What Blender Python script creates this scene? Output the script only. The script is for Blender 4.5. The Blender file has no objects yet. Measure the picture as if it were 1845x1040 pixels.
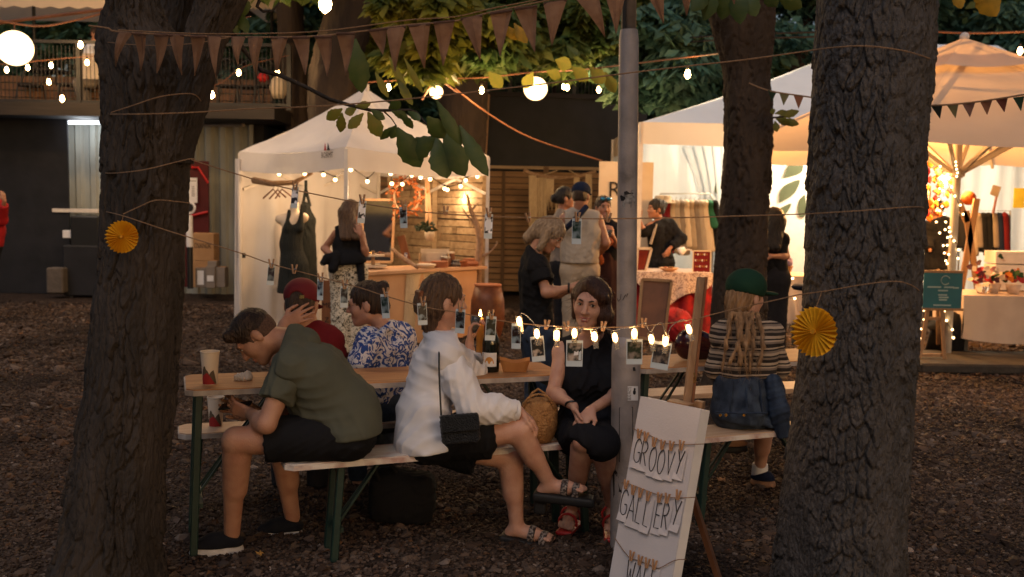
import bpy, math, random
import numpy as np
from mathutils import Vector, Matrix
rng = random.Random(11)
nr = np.random.RandomState(5)
SC = bpy.context.scene
COL = SC.collection
R = math.radians
# ------------------------------------------------------------ camera
F = 1800.0
CAM = np.array([0.0, 0.0, 1.62])
PIT, ROL = math.atan(155 / F), R(1.0)
FW = np.array([0, math.cos(PIT), -math.sin(PIT)])
UP0 = np.array([0, math.sin(PIT), math.cos(PIT)])
RT0 = np.array([1.0, 0, 0])
RT = RT0 * math.cos(ROL) + UP0 * math.sin(ROL)
UPV = UP0 * math.cos(ROL) - RT0 * math.sin(ROL)
cd = bpy.data.cameras.new('camera'); cam = bpy.data.objects.new('camera', cd); COL.objects.link(cam)
cd.sensor_width = 36; cd.lens = 36 * F / 1845; cd.clip_end = 400; cd.clip_start = 0.05
cam.matrix_world = Matrix(((RT[0], UPV[0], -FW[0], CAM[0]), (RT[1], UPV[1], -FW[1], CAM[1]), (RT[2], UPV[2], -FW[2], CAM[2]), (0, 0, 0, 1)))
cd.dof.use_dof = True; cd.dof.focus_distance = 4.3; cd.dof.aperture_fstop = 3.4
SC.camera = cam
# ------------------------------------------------------------ light
world = bpy.data.worlds.new('World'); SC.world = world; world.use_nodes = True
wn = world.node_tree.nodes; wl = world.node_tree.links
sky = wn.new('ShaderNodeTexSky'); sky.sky_type = 'NISHITA'; sky.sun_disc = False
SUN_EL, SUN_ROT = R(9), R(150)
sky.sun_elevation = SUN_EL; sky.sun_rotation = SUN_ROT; sky.air_density = 1.0; sky.dust_density = 2.5; sky.ozone_density = 1.0
tint = wn.new('ShaderNodeMix'); tint.data_type = 'RGBA'; tint.blend_type = 'MULTIPLY'; tint.inputs[0].default_value = 1.0
tint.inputs[7].default_value = (1.0, 0.93, 1.0, 1)
wl.new(sky.outputs[0], tint.inputs[6]); bg = wn['Background']; wl.new(tint.outputs[2], bg.inputs[0])
bg.inputs[1].default_value = 0.066
sd = bpy.data.lights.new('sun', 'SUN'); sun = bpy.data.objects.new('sun', sd); COL.objects.link(sun)
sd.energy = 0.66; sd.angle = R(35); sd.color = (1.0, 0.93, 0.93)
sun.rotation_euler = (R(38), 0, R(-24))
SC.view_settings.view_transform = 'Standard'; SC.view_settings.look = 'None'; SC.view_settings.gamma = 1
SC.view_settings.use_curve_mapping = False; SC.view_settings.exposure = 0.3
try:
    SC.cycles.use_denoising = True; SC.cycles.denoiser = 'OPENIMAGEDENOISE'
    SC.cycles.max_bounces = 5; SC.cycles.diffuse_bounces = 3; SC.cycles.glossy_bounces = 2; SC.cycles.transmission_bounces = 4
    SC.cycles.transparent_max_bounces = 6; SC.cycles.sample_clamp_indirect = 4; SC.cycles.caustics_reflective = False; SC.cycles.caustics_refractive = False
    SC.cycles.use_light_tree = True
except Exception: pass

# ------------------------------------------------------------ pixel <-> place
def ray(px, py): return FW + RT * (px - 922.5) / F + UPV * (520 - py) / F
def P(px, py, Y):
    d = ray(px, py); return CAM + d * (Y / d[1])
def G(px, py, z=0.0):
    d = ray(px, py); return CAM + d * ((z - CAM[2]) / d[2])
def V3(*a): return np.array(a, float)
def unit(v):
    v = np.asarray(v, float); return v / max(1e-9, np.linalg.norm(v))
def lerp(a, b, t): return np.asarray(a) * (1 - t) + np.asarray(b) * t
def hx(h, m=1.0):
    h = h.lstrip('#'); c = [int(h[i:i + 2], 16) / 255 for i in (0, 2, 4)]
    return tuple(min(1, m * (x / 12.92 if x < .04045 else ((x + .055) / 1.055) ** 2.4)) for x in c)
# ------------------------------------------------------------ objects
def thing(name, label, cat, loc=(0, 0, 0), group=None):
    o = bpy.data.objects.new(name, None); COL.objects.link(o); o.location = tuple(map(float, loc)); o.empty_display_size = .05
    o['label'] = label; o['category'] = cat
    if group: o['group'] = group
    return o
def tag(o, label, cat, group=None):
    o['label'] = label; o['category'] = cat
    if group: o['group'] = group
    return o
def origin(o):
    v = np.zeros(3)
    while o is not None:
        v = v + np.array(o.location); o = o.parent
    return v
def npmesh(name, V, Fs, smooth=False, sharp=None):
    me = bpy.data.meshes.new(name); V = np.asarray(V, np.float32)
    if isinstance(Fs, np.ndarray):
        n, k = Fs.shape; li = Fs.ravel().astype(np.int32); st = (np.arange(n) * k).astype(np.int32)
    else:
        ls = np.array([len(f) for f in Fs], np.int32); n = len(ls); li = np.fromiter((i for f in Fs for i in f), np.int32); st = np.concatenate([[0], np.cumsum(ls)[:-1]]).astype(np.int32)
    me.vertices.add(len(V)); me.vertices.foreach_set('co', V.ravel())
    me.loops.add(len(li)); me.loops.foreach_set('vertex_index', li)
    me.polygons.add(n); me.polygons.foreach_set('loop_start', st)
    me.update(calc_edges=True); me.validate()
    me.polygons.foreach_set('use_smooth', np.full(len(me.polygons), bool(smooth)))
    if smooth:
        if sharp:
            try: me.set_sharp_from_angle(angle=R(sharp))
            except Exception: pass
    return me
def link(name, me, m, parent=None, loc=None, kind=None, label=None):
    o = bpy.data.objects.new(name, me); COL.objects.link(o)
    if m is not None:
        for mm in (m if isinstance(m, (list, tuple)) else [m]): me.materials.append(mm)
    if parent is not None: o.parent = parent
    if loc is not None: o.location = tuple(map(float, loc))
    if kind: o['kind'] = kind
    if label: o['label'] = label
    return o
def npobj(name, V, Fs, m, parent=None, smooth=False, sharp=None, kind=None, loc=None, label=None):
    """V in world space; stored relative to the parent's origin (or loc)"""
    off = origin(parent) if parent is not None else np.zeros(3)
    if loc is not None: off = off + np.asarray(loc)
    return link(name, npmesh(name, np.asarray(V) - off, Fs, smooth, sharp), m, parent, loc, kind, label)
def frame(d, up=(0, 0, 1)):
    d = unit(d); x = np.cross(d, up)
    if np.linalg.norm(x) < 1e-4: x = np.cross(d, (0, 1, 0))
    x = unit(x); return x, np.cross(x, d), d     # side, up', dir
class MB:
    def __init__(s): s.v = []; s.f = []
    def add(s, vs, fs):
        b = len(s.v); s.v.extend([tuple(map(float, q)) for q in vs]); s.f.extend([tuple(b + i for i in f) for f in fs]); return s
    def box(s, c, h, ax=None):
        c = np.asarray(c, float); ax = np.eye(3) if ax is None else np.asarray(ax)
        vs = [c + ax[0] * h[0] * i + ax[1] * h[1] * j + ax[2] * h[2] * k for i in (-1, 1) for j in (-1, 1) for k in (-1, 1)]
        return s.add(vs, [(0, 1, 3, 2), (4, 6, 7, 5), (0, 4, 5, 1), (2, 3, 7, 6), (0, 2, 6, 4), (1, 5, 7, 3)])
    def bbox(s, c, h, ax=None, b=.004):
        """box with chamfered vertical and horizontal edges"""
        c = np.asarray(c, float); ax = np.eye(3) if ax is None else np.asarray(ax); vs = []
        b = min(b, min(h) * .6); pts = []
        for i in (-1, 1):
            for j in (-1, 1):
                for k in (-1, 1):
                    for q in range(3):
                        e = [h[0] - b, h[1] - b, h[2] - b]; e[q] = h[q]
                        pts.append((i * e[0], j * e[1], k * e[2]))
        from itertools import product
        bm_pts = np.array(pts); vs = [c + ax[0] * p[0] + ax[1] * p[1] + ax[2] * p[2] for p in bm_pts]
        ix = {}
        for n_, (i, j, k, q) in enumerate((i, j, k, q) for i in (-1, 1) for j in (-1, 1) for k in (-1, 1) for q in range(3)): ix[i, j, k, q] = n_
        fs = []
        for q in range(3):
            o = [a for a in range(3) if a != q]
            for sg in (-1, 1):
                cyc = []
                for (u, w) in ((-1, -1), (1, -1), (1, 1), (-1, 1)):
                    t = [0, 0, 0]; t[q] = sg; t[o[0]] = u; t[o[1]] = w; cyc.append(ix[t[0], t[1], t[2], q])
                fs.append(tuple(cyc))
        for q in range(3):
            o = [a for a in range(3) if a != q]
            for u in (-1, 1):
                for w in (-1, 1):
                    t = [0, 0, 0]; t[o[0]] = u; t[o[1]] = w
                    t1 = list(t); t1[q] = -1; t2 = list(t); t2[q] = 1
                    fs.append((ix[tuple(t1) + (o[0],)], ix[tuple(t2) + (o[0],)], ix[tuple(t2) + (o[1],)], ix[tuple(t1) + (o[1],)]))
        for i in (-1, 1):
            for j in (-1, 1):
                for k in (-1, 1): fs.append((ix[i, j, k, 0], ix[i, j, k, 1], ix[i, j, k, 2]))
        b0 = len(s.v); s.v.extend([tuple(map(float, q)) for q in vs])
        V = np.array(vs)
        for f in fs:
            n = np.cross(V[f[1]] - V[f[0]], V[f[2]] - V[f[0]]); m_ = V[list(f)].mean(0) - c
            s.f.append(tuple(b0 + i for i in (f if n @ m_ > 0 else f[::-1])))
        return s
    def beam(s, a, b, w, h, up=(0, 0, 1), bev=0):
        a = np.asarray(a, float); b = np.asarray(b, float); x, y, d = frame(b - a, up); L = np.linalg.norm(b - a)
        return (s.bbox((a + b) / 2, (w / 2, h / 2, L / 2), (x, y, d), bev) if bev else s.box((a + b) / 2, (w / 2, h / 2, L / 2), (x, y, d)))
    def tube(s, pts, r, n=7, cap=True):
        pts = [np.asarray(p, float) for p in pts]; N = len(pts); rs = [r] * N if np.isscalar(r) else list(r)
        b = len(s.v); x = None
        for i in range(N):
            d = unit(pts[min(i + 1, N - 1)] - pts[max(i - 1, 0)])
            if x is None: x, y, _ = frame(d)
            else:
                x = unit(x - d * (x @ d)); y = np.cross(d, x)
            if i == 0: y = np.cross(d, x)
            for k in range(n):
                t = 2 * math.pi * k / n; s.v.append(tuple(pts[i] + (x * math.cos(t) + y * math.sin(t)) * rs[i]))
        for i in range(N - 1):
            for k in range(n):
                k2 = (k + 1) % n; s.f.append((b + i * n + k, b + i * n + k2, b + (i + 1) * n + k2, b + (i + 1) * n + k))
        if cap:
            s.f.append(tuple(b + k for k in reversed(range(n)))); s.f.append(tuple(b + (N - 1) * n + k for k in range(n)))
        return s
    def lathe(s, c, prof, n=16, ax=(0, 0, 1), sx=1.0, fn=None, up=None):
        x, y, d = frame(ax, up if up is not None else ((0, 0, 1) if abs(unit(ax)[2]) < .9 else (0, 1, 0))); c = np.asarray(c, float); b = len(s.v)
        y = np.cross(d, x)
        for (r, z) in prof:
            for k in range(n):
                t = 2 * math.pi * k / n; rr = r * (fn(t, z) if fn else 1); s.v.append(tuple(c + x * math.cos(t) * rr * sx + y * math.sin(t) * rr + d * z))
        for i in range(len(prof) - 1):
            for k in range(n):
                k2 = (k + 1) % n; s.f.append((b + i * n + k, b + i * n + k2, b + (i + 1) * n + k2, b + (i + 1) * n + k))
        if prof[0][0] > 1e-4: s.f.append(tuple(b + k for k in reversed(range(n))))
        if prof[-1][0] > 1e-4: s.f.append(tuple(b + (len(prof) - 1) * n + k for k in range(n)))
        return s
    def prism(s, pts, ext):
        """closed polygon pts (3d) extruded by ext"""
        n = len(pts); ext = np.asarray(ext, float); a = [np.asarray(p, float) for p in pts]
        s.add(a + [p + ext for p in a], [tuple(reversed(range(n))), tuple(range(n, 2 * n))] + [(i, (i + 1) % n, n + (i + 1) % n, n + i) for i in range(n)])
        return s
    def ball(s, c, r, n=10, m=6, ax=None):
        c = np.asarray(c, float); ax = np.eye(3) if ax is None else np.asarray(ax); r = (r, r, r) if np.isscalar(r) else r
        b = len(s.v); s.v.append(tuple(c - ax[2] * r[2]))
        for i in range(1, m):
            f = math.pi * i / m - math.pi / 2
            for k in range(n):
                t = 2 * math.pi * k / n; s.v.append(tuple(c + ax[0] * r[0] * math.cos(f) * math.cos(t) + ax[1] * r[1] * math.cos(f) * math.sin(t) + ax[2] * r[2] * math.sin(f)))
        s.v.append(tuple(c + ax[2] * r[2])); e = len(s.v) - 1
        for k in range(n): s.f.append((b, b + 1 + (k + 1) % n, b + 1 + k)); s.f.append((e, e - n + k, e - n + (k + 1) % n))
        for i in range(m - 2):
            for k in range(n): s.f.append((b + 1 + i * n + k, b + 1 + i * n + (k + 1) % n, b + 1 + (i + 1) * n + (k + 1) % n, b + 1 + (i + 1) * n + k))
        return s
    def sheet(s, fn, nu, nv):
        b = len(s.v)
        for i in range(nu + 1):
            for j in range(nv + 1): s.v.append(tuple(map(float, fn(i / nu, j / nv))))
        for i in range(nu):
            for j in range(nv): s.f.append((b + i * (nv + 1) + j, b + (i + 1) * (nv + 1) + j, b + (i + 1) * (nv + 1) + j + 1, b + i * (nv + 1) + j + 1))
        return s
    def build(s, name, m, parent=None, smooth=False, sharp=None, kind=None, loc=None, label=None):
        return npobj(name, np.array(s.v), s.f, m, parent, smooth, sharp, kind, loc, label)
def lamp(name, p, energy, color, rad=.04, kind='POINT'):
    l = bpy.data.lights.new(name, kind); l.energy = energy; l.color = color; l.shadow_soft_size = rad
    o = bpy.data.objects.new(name, l); COL.objects.link(o); o.location = tuple(map(float, p)); return o
def catmull(pts, sub=6):
    pts = [np.asarray(p, float) for p in pts]; out = []; n = len(pts)
    for i in range(n - 1):
        p0, p1, p2, p3 = pts[max(i - 1, 0)], pts[i], pts[i + 1], pts[min(i + 2, n - 1)]
        for k in range(sub):
            t = k / sub; out.append(.5 * (2 * p1 + (p2 - p0) * t + (2 * p0 - 5 * p1 + 4 * p2 - p3) * t * t + (3 * p1 - p0 - 3 * p2 + p3) * t ** 3))
    out.append(pts[-1]); return out
def dup(o, loc=None, label=None, parent=None):
    """copy of a thing with its parts and sub-parts"""
    c = o.copy(); COL.objects.link(c)
    if parent is not None: c.parent = parent
    if loc is not None: c.location = tuple(map(float, loc))
    if label: c['label'] = label
    for ch in list(o.children): dup(ch, parent=c)
    return c
def textmesh(s, size, width=None):
    """flat letters: 2d verts centred, faces"""
    c = bpy.data.curves.new('lettering', 'FONT'); c.body = s; c.size = size; c.align_x = 'CENTER'; c.align_y = 'CENTER'; c.resolution_u = 3
    o = bpy.data.objects.new('lettering', c); COL.objects.link(o); dg = bpy.context.evaluated_depsgraph_get()
    me = bpy.data.meshes.new_from_object(o.evaluated_get(dg)); vs = np.array([v.co[:] for v in me.vertices]); fs = [tuple(p.vertices) for p in me.polygons]
    bpy.data.objects.remove(o); bpy.data.curves.remove(c); bpy.data.meshes.remove(me)
    if width and len(vs): vs[:, 0] *= width / max(1e-6, np.ptp(vs[:, 0]))
    return vs, fs
def lettering(name, s, size, c, x, y, m, parent, width=None):
    vs, fs = textmesh(s, size, width); c = np.asarray(c); x = unit(x); y = unit(y)
    return npobj(name, [c + x * v[0] + y * v[1] for v in vs], fs, m, parent)

# ------------------------------------------------------------ materials
def nodes(name):
    m = bpy.data.materials.new(name); m.use_nodes = True; return m, m.node_tree.nodes, m.node_tree.links
def c4(c): return (c[0], c[1], c[2], 1)
def mat(name, col, rough=.75, col2=None, scale=6, detail=5, lo=.35, hi=.65, stretch=(1, 1, 1), bump=0, bscale=40, bstretch=None, metal=0, spec=.3, trans=0, glass=0, sheen=0, third=None):
    m, n, l = nodes(name); b = n['Principled BSDF']
    b.inputs['Roughness'].default_value = rough; b.inputs['Metallic'].default_value = metal
    b.inputs['Specular IOR Level'].default_value = spec
    if sheen: b.inputs['Sheen Weight'].default_value = sheen
    if glass: b.inputs['Transmission Weight'].default_value = glass; b.inputs['IOR'].default_value = 1.35
    tc = n.new('ShaderNodeTexCoord'); src = None
    if col2 is None: col2 = tuple(x * .8 for x in col)
    mp = n.new('ShaderNodeMapping'); mp.inputs['Scale'].default_value = stretch; l.new(tc.outputs['Object'], mp.inputs[0])
    no = n.new('ShaderNodeTexNoise'); no.inputs['Scale'].default_value = scale; no.inputs['Detail'].default_value = detail; l.new(mp.outputs[0], no.inputs[0])
    rp = n.new('ShaderNodeValToRGB'); e = rp.color_ramp.elements; e[0].position = lo; e[1].position = hi; e[0].color = c4(col); e[1].color = c4(col2)
    if third:
        q = e.new(third[0]); q.color = c4(third[1])
    l.new(no.outputs[0], rp.inputs[0]); src = rp.outputs[0]
    l.new(src, b.inputs['Base Color'])
    if bump:
        mp2 = n.new('ShaderNodeMapping'); mp2.inputs['Scale'].default_value = bstretch or stretch; l.new(tc.outputs['Object'], mp2.inputs[0])
        n2 = n.new('ShaderNodeTexNoise'); n2.inputs['Scale'].default_value = bscale; n2.inputs['Detail'].default_value = 4; l.new(mp2.outputs[0], n2.inputs[0])
        bp = n.new('ShaderNodeBump'); bp.inputs['Strength'].default_value = bump; bp.inputs['Distance'].default_value = .02; l.new(n2.outputs[0], bp.inputs['Height']); l.new(bp.outputs[0], b.inputs['Normal'])
    if trans:
        t = n.new('ShaderNodeBsdfTranslucent'); l.new(src, t.inputs[0]); mx = n.new('ShaderNodeMixShader'); mx.inputs[0].default_value = trans
        l.new(b.outputs[0], mx.inputs[1]); l.new(t.outputs[0], mx.inputs[2]); l.new(mx.outputs[0], n['Material Output'].inputs[0])
    return m
def emit(name, col, strength):
    m, n, l = nodes(name); b = n['Principled BSDF']; b.inputs['Base Color'].default_value = c4(col)
    b.inputs['Emission Color'].default_value = c4(col); b.inputs['Emission Strength'].default_value = strength
    try: m.cycles.emission_sampling = 'NONE'
    except Exception: pass
    return m
def wood(name, col, col2, scale=3, along=0, rough=.6, bump=.25, ring=1.0):
    st = [14.0, 14.0, 14.0]; st[along] = .9
    return mat(name, col, rough, col2, scale=scale * ring, detail=8, lo=.3, hi=.7, stretch=tuple(st), bump=bump, bscale=scale * 2)
def weave(name, col, col2, rough=.9, sc=260, trans=0.0, amt=.4, blot=3):
    """coarse woven cloth: crossed fine waves over a mottled colour"""
    m = mat(name, col, rough, col2, scale=blot, trans=trans, spec=.1); n = m.node_tree.nodes; l = m.node_tree.links; b = n['Principled BSDF']
    tc = n.new('ShaderNodeTexCoord'); hs = []
    for ax in ('X', 'Z'):
        w = n.new('ShaderNodeTexWave'); w.bands_direction = ax; w.inputs['Scale'].default_value = sc / 6.28; w.inputs['Distortion'].default_value = 1.5; w.inputs['Detail'].default_value = 2; w.inputs['Detail Scale'].default_value = 2
        l.new(tc.outputs['Object'], w.inputs[0]); hs.append(w)
    mu = n.new('ShaderNodeMath'); mu.operation = 'ADD'; l.new(hs[0].outputs[1], mu.inputs[0]); l.new(hs[1].outputs[1], mu.inputs[1])
    bp = n.new('ShaderNodeBump'); bp.inputs['Strength'].default_value = amt; bp.inputs['Distance'].default_value = .003; l.new(mu.outputs[0], bp.inputs['Height']); l.new(bp.outputs[0], b.inputs['Normal'])
    return m
# ------------------------------------------------------------ soft bodies: distance fields turned into one continuous skin
class S:
    """list of primitives blended smoothly; each entry (kind, data, k, op)"""
    def __init__(s, wr=None): s.p = []; s.wr = wr; s.lo = np.full(3, 1e9); s.hi = np.full(3, -1e9)
    def _bb(s, c, r): s.lo = np.minimum(s.lo, np.asarray(c) - r); s.hi = np.maximum(s.hi, np.asarray(c) + r)
    def cap(s, a, b, ra, rb=None, k=.02, op='u'):
        rb = ra if rb is None else rb; a = np.asarray(a, float); b = np.asarray(b, float)
        if op == 'u': s._bb(a, ra); s._bb(b, rb)
        s.p.append(('cap', (a, b, ra, rb), k, op)); return s
    def slv(s, a, b, ra, rb, k=.02, op='u'):
        """tapered tube that ends flat at b"""
        a = np.asarray(a, float); b = np.asarray(b, float); s._bb(a, ra); s._bb(b, rb); s.p.append(('slv', (a, b, ra, rb), k, op)); return s
    def ell(s, c, r, ax=None, k=.02, op='u'):
        c = np.asarray(c, float); r = np.asarray(r if not np.isscalar(r) else (r, r, r), float); A = np.eye(3) if ax is None else np.array(ax)
        if op == 'u': s._bb(c, r.max())
        s.p.append(('ell', (c, A, r), k, op)); return s
    def box(s, c, h, ax=None, rd=.01, k=.02, op='u'):
        c = np.asarray(c, float); A = np.eye(3) if ax is None else np.array(ax)
        if op == 'u': s._bb(c, np.linalg.norm(h))
        s.p.append(('box', (c, A, np.asarray(h, float), rd), k, op)); return s
    def cut(s, c, nrm, k=.006):
        """removes everything on the side the normal points to"""
        s.p.append(('pl', (np.asarray(c, float), unit(nrm)), k, 'i')); return s
    def __call__(s, p):
        d = np.full(len(p), 10.0)
        wrd = s.wr is None; last = len(s.p)
        while last and s.p[last - 1][0] == 'pl': last -= 1
        for i_, (kind, q, k, op) in enumerate(s.p):
            if i_ == last and not wrd: d = d + s.wr(p); wrd = True
            if kind in ('cap', 'slv'):
                a, b, ra, rb = q; ba = b - a; L2 = ba @ ba + 1e-12; pa = p - a; t = (pa @ ba) / L2; h = np.clip(t, 0, 1)
                e = pa - h[:, None] * ba; x = np.sqrt(np.einsum('ij,ij->i', e, e)) - (ra + (rb - ra) * h)
                if kind == 'slv':
                    L = math.sqrt(L2); e = pa - t[:, None] * ba; xr = np.sqrt(np.einsum('ij,ij->i', e, e)) - (ra + (rb - ra) * h); x = np.where(t > .5, np.maximum(xr, (t - 1) * L), x)
            elif kind == 'ell':
                c, A, r = q; u = (p - c) @ A.T; k0 = np.sqrt((((u / r)) ** 2).sum(1)); k1 = np.sqrt(((u / r ** 2) ** 2).sum(1)) + 1e-9; x = k0 * (k0 - 1) / k1
            elif kind == 'box':
                c, A, hh, rd = q; u = np.abs((p - c) @ A.T) - hh + rd; x = np.sqrt((np.maximum(u, 0) ** 2).sum(1)) + np.minimum(u.max(1), 0) - rd
            elif kind == 'pl':
                c, nn = q; x = (p - c) @ nn
            if op == 'u':
                h = np.clip(.5 + .5 * (d - x) / k, 0, 1); d = d + (x - d) * h - k * h * (1 - h)
            elif op == 's':
                x = -x; h = np.clip(.5 - .5 * (d - x) / k, 0, 1); d = d + (x - d) * h + k * h * (1 - h)
            else:
                h = np.clip(.5 - .5 * (d - x) / k, 0, 1); d = d + (x - d) * h + k * h * (1 - h)
        if not wrd: d = d + s.wr(p)
        return d
def folds(amp, f=30, seed=0, dirs=None):
    """cloth creases: warped plane waves"""
    g = np.random.RandomState(seed); f = f * 2.3; ds = [unit(g.normal(size=3)) for _ in range(4)] if dirs is None else [unit(q) for q in dirs]; ph = g.rand(8) * 6
    def w(p):
        a = 0
        for i, q in enumerate(ds):
            o = unit(np.cross(q, (0.3, .5, .8))); z = np.sin((p @ q) * f * (.8 + .4 * i) + ph[i] + 2.0 * np.sin((p @ o) * f * .35 + ph[i + 3]) + .7 * np.sin((p @ q) * f * .31 + ph[i + 1]))
            m = np.clip(.35 + np.sin((p @ o) * f * .22 + ph[-1 - i] + 1.3 * np.sin((p @ q) * f * .17)), 0, 1)
            a = a + (np.exp(-3.2 * z * z) * 1.7 - .6) * m
        return -amp * a * .55
    return w
def surf(f, h, lo=None, hi=None):
    """sparse surface nets"""
    lo = (f.lo if lo is None else lo) - 3 * h; hi = (f.hi if hi is None else hi) + 3 * h; B = 5
    nb = np.ceil((hi - lo) / (h * B)).astype(int) + 1; n = nb * B
    gi = np.stack(np.meshgrid(*[np.arange(x) for x in nb], indexing='ij'), -1).reshape(-1, 3)
    cd_ = f(lo + (gi * B + (B - 1) / 2) * h); act = np.abs(cd_) < B * h * 1.35
    D = np.repeat(np.repeat(np.repeat(cd_.reshape(nb), B, 0), B, 1), B, 2).astype(np.float32)
    o = np.stack(np.meshgrid(*[np.arange(B)] * 3, indexing='ij'), -1).reshape(-1, 3)
    gp = (gi[act][:, None, :] * B + o[None]).reshape(-1, 3)
    if len(gp): D[gp[:, 0], gp[:, 1], gp[:, 2]] = f(lo + gp * h)
    ins = D < 0; c = [ins[i:n[0] - 1 + i, j:n[1] - 1 + j, k:n[2] - 1 + k] for i in (0, 1) for j in (0, 1) for k in (0, 1)]
    anyc = np.logical_or.reduce(c); allc = np.logical_and.reduce(c); A = np.argwhere(anyc & ~allc)
    cn = np.array([(i, j, k) for i in (0, 1) for j in (0, 1) for k in (0, 1)])
    val = np.stack([D[A[:, 0] + q[0], A[:, 1] + q[1], A[:, 2] + q[2]] for q in cn], 1)
    acc = np.zeros((len(A), 3)); cnt = np.zeros(len(A))
    for a in range(8):
        for b in range(a + 1, 8):
            if np.abs(cn[a] - cn[b]).sum() == 1:
                m = (val[:, a] < 0) != (val[:, b] < 0); t = val[m, a] / (val[m, a] - val[m, b]); acc[m] += cn[a] + t[:, None] * (cn[b] - cn[a]); cnt[m] += 1
    V = lo + (A + acc / np.maximum(cnt, 1)[:, None]) * h
    idx = np.full(n - 1, -1, np.int32); idx[A[:, 0], A[:, 1], A[:, 2]] = np.arange(len(A)); Q = []
    for ax in range(3):
        s0 = [slice(None)] * 3; s1 = [slice(None)] * 3; s0[ax] = slice(0, -1); s1[ax] = slice(1, None)
        e = np.argwhere(ins[tuple(s0)] != ins[tuple(s1)]); u, w = (ax + 1) % 3, (ax + 2) % 3
        e = e[(e[:, u] > 0) & (e[:, w] > 0) & (e[:, u] < n[u] - 1) & (e[:, w] < n[w] - 1)]
        du = np.zeros(3, int); du[u] = 1; dw = np.zeros(3, int); dw[w] = 1
        q = np.stack([idx[tuple((e - du - dw).T)], idx[tuple((e - dw).T)], idx[tuple(e.T)], idx[tuple((e - du).T)]], 1)
        fl = ~ins[tuple(e.T)]; q[fl] = q[fl][:, ::-1]; Q.append(q[(q >= 0).all(1)])
    return V, np.concatenate(Q)
def relax(V, Q, it):
    a = np.concatenate([Q[:, 0], Q[:, 1], Q[:, 2], Q[:, 3]]); b = np.concatenate([Q[:, 1], Q[:, 2], Q[:, 3], Q[:, 0]]); i = np.concatenate([a, b]); j = np.concatenate([b, a]); n = len(V); c = np.maximum(np.bincount(i, minlength=n), 1)
    for _ in range(it): V = V * .45 + .55 * np.stack([np.bincount(i, V[j, k], n) / c for k in range(3)], 1)
    return V
def soft(name, f, h, m, parent, label=None, lo=None, hi=None):
    V, Q = surf(f, h, lo, hi); V = relax(V, Q, 2 if h > .0054 else 1); return npobj(name, V, Q, m, parent, smooth=True, label=label)

# ------------------------------------------------------------ people
def headframe(c, f, up=(0, 0, 1), hs=1.0):
    f = unit(f); x = unit(np.cross(f, up)); u = np.cross(x, f); A = np.stack([x, f, u]); c = np.asarray(c, float)
    L = lambda a, b, z: c + hs * (A[0] * a + A[1] * b + A[2] * z)
    return L, A, hs
def head_sdf(s, L, A, hs, fine=True):
    r = lambda *a: np.array(a) * hs
    s.ell(L(0, -.014, .034), r(.074, .093, .088), A, k=.012)
    s.ell(L(0, .026, -.018), r(.060, .066, .088), A, k=.03)
    for q in (-1, 1):
        s.cap(L(q * .045, -.005, -.058), L(q * .014, .06, -.088), .021 * hs, .019 * hs, k=.03)
        s.ell(L(q * .036, .052, -.022), r(.026, .028, .026), A, k=.025)
        s.ell(L(q * .077, -.014, -.006), r(.010, .021, .034), A, k=.006)
    s.ell(L(0, .072, -.092), r(.019, .017, .016), A, k=.02)
    s.cap(L(-.036, .078, .030), L(.036, .078, .030), .012 * hs, k=.02)
    if fine:
        for q in (-1, 1):
            s.ell(L(q * .031, .101, .012), r(.020, .018, .014), A, k=.012, op='s')
            s.ell(L(q * .031, .0765, .012), r(.0135, .0125, .0125), A, k=.004)
    s.cap(L(0, .088, .020), L(0, .110, -.022), .0085 * hs, .0125 * hs, k=.010)
    for q in (-1, 1): s.ell(L(q * .012, .098, -.027), r(.009, .011, .008), A, k=.006)
    s.cap(L(-.017, .086, -.052), L(.017, .086, -.052), .0065 * hs, k=.006)
    s.cap(L(-.013, .086, -.064), L(.013, .086, -.064), .0075 * hs, k=.006)
def hand_sdf(s, w, d, pn, side, curl=.5, size=1.0, spread=.12, thumb=.6, idx=None):
    """w wrist, d towards the knuckles, pn palm normal, side = +1/-1 thumb side along cross(d, pn)"""
    d = unit(d); pn = unit(pn - d * (np.asarray(pn) @ d)); t = np.cross(d, pn) * side; z = size
    for i in range(4):
        o = (1.5 - i) * .019 * z; kn = w + d * (.088 - .004 * abs(i - 1.2)) * z + t * o
        s.cap(w + d * .012 * z + t * o * .6, kn, .0135 * z, .0105 * z, k=.012)
        ln = (.040, .045, .042, .033)[i] * z; c = curl if idx is None else idx[i]; dd = unit(d + t * spread * (1.5 - i)); p = kn; a = c * .8
        for j, q in enumerate((1.0, .66, .52)):
            dr = dd * math.cos(a) + pn * math.sin(a); e = p + dr * ln * q; s.cap(p, e, (.0092 - .0009 * j) * z, (.0085 - .0010 * j) * z, k=.004); p = e; a += c * 1.1
    b = w + d * .022 * z + t * .020 * z; m_ = b + unit(d * .6 + t * .75 + pn * .35 * thumb) * .042 * z; e = m_ + unit(d * .95 + t * .15 + pn * .4 * thumb) * .032 * z; g = e + unit(d + pn * .5 * thumb) * .024 * z
    s.cap(b, m_, .014 * z, .0115 * z, k=.012).cap(m_, e, .0105 * z, .0095 * z, k=.004).cap(e, g, .0095 * z, .008 * z, k=.004)
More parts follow.
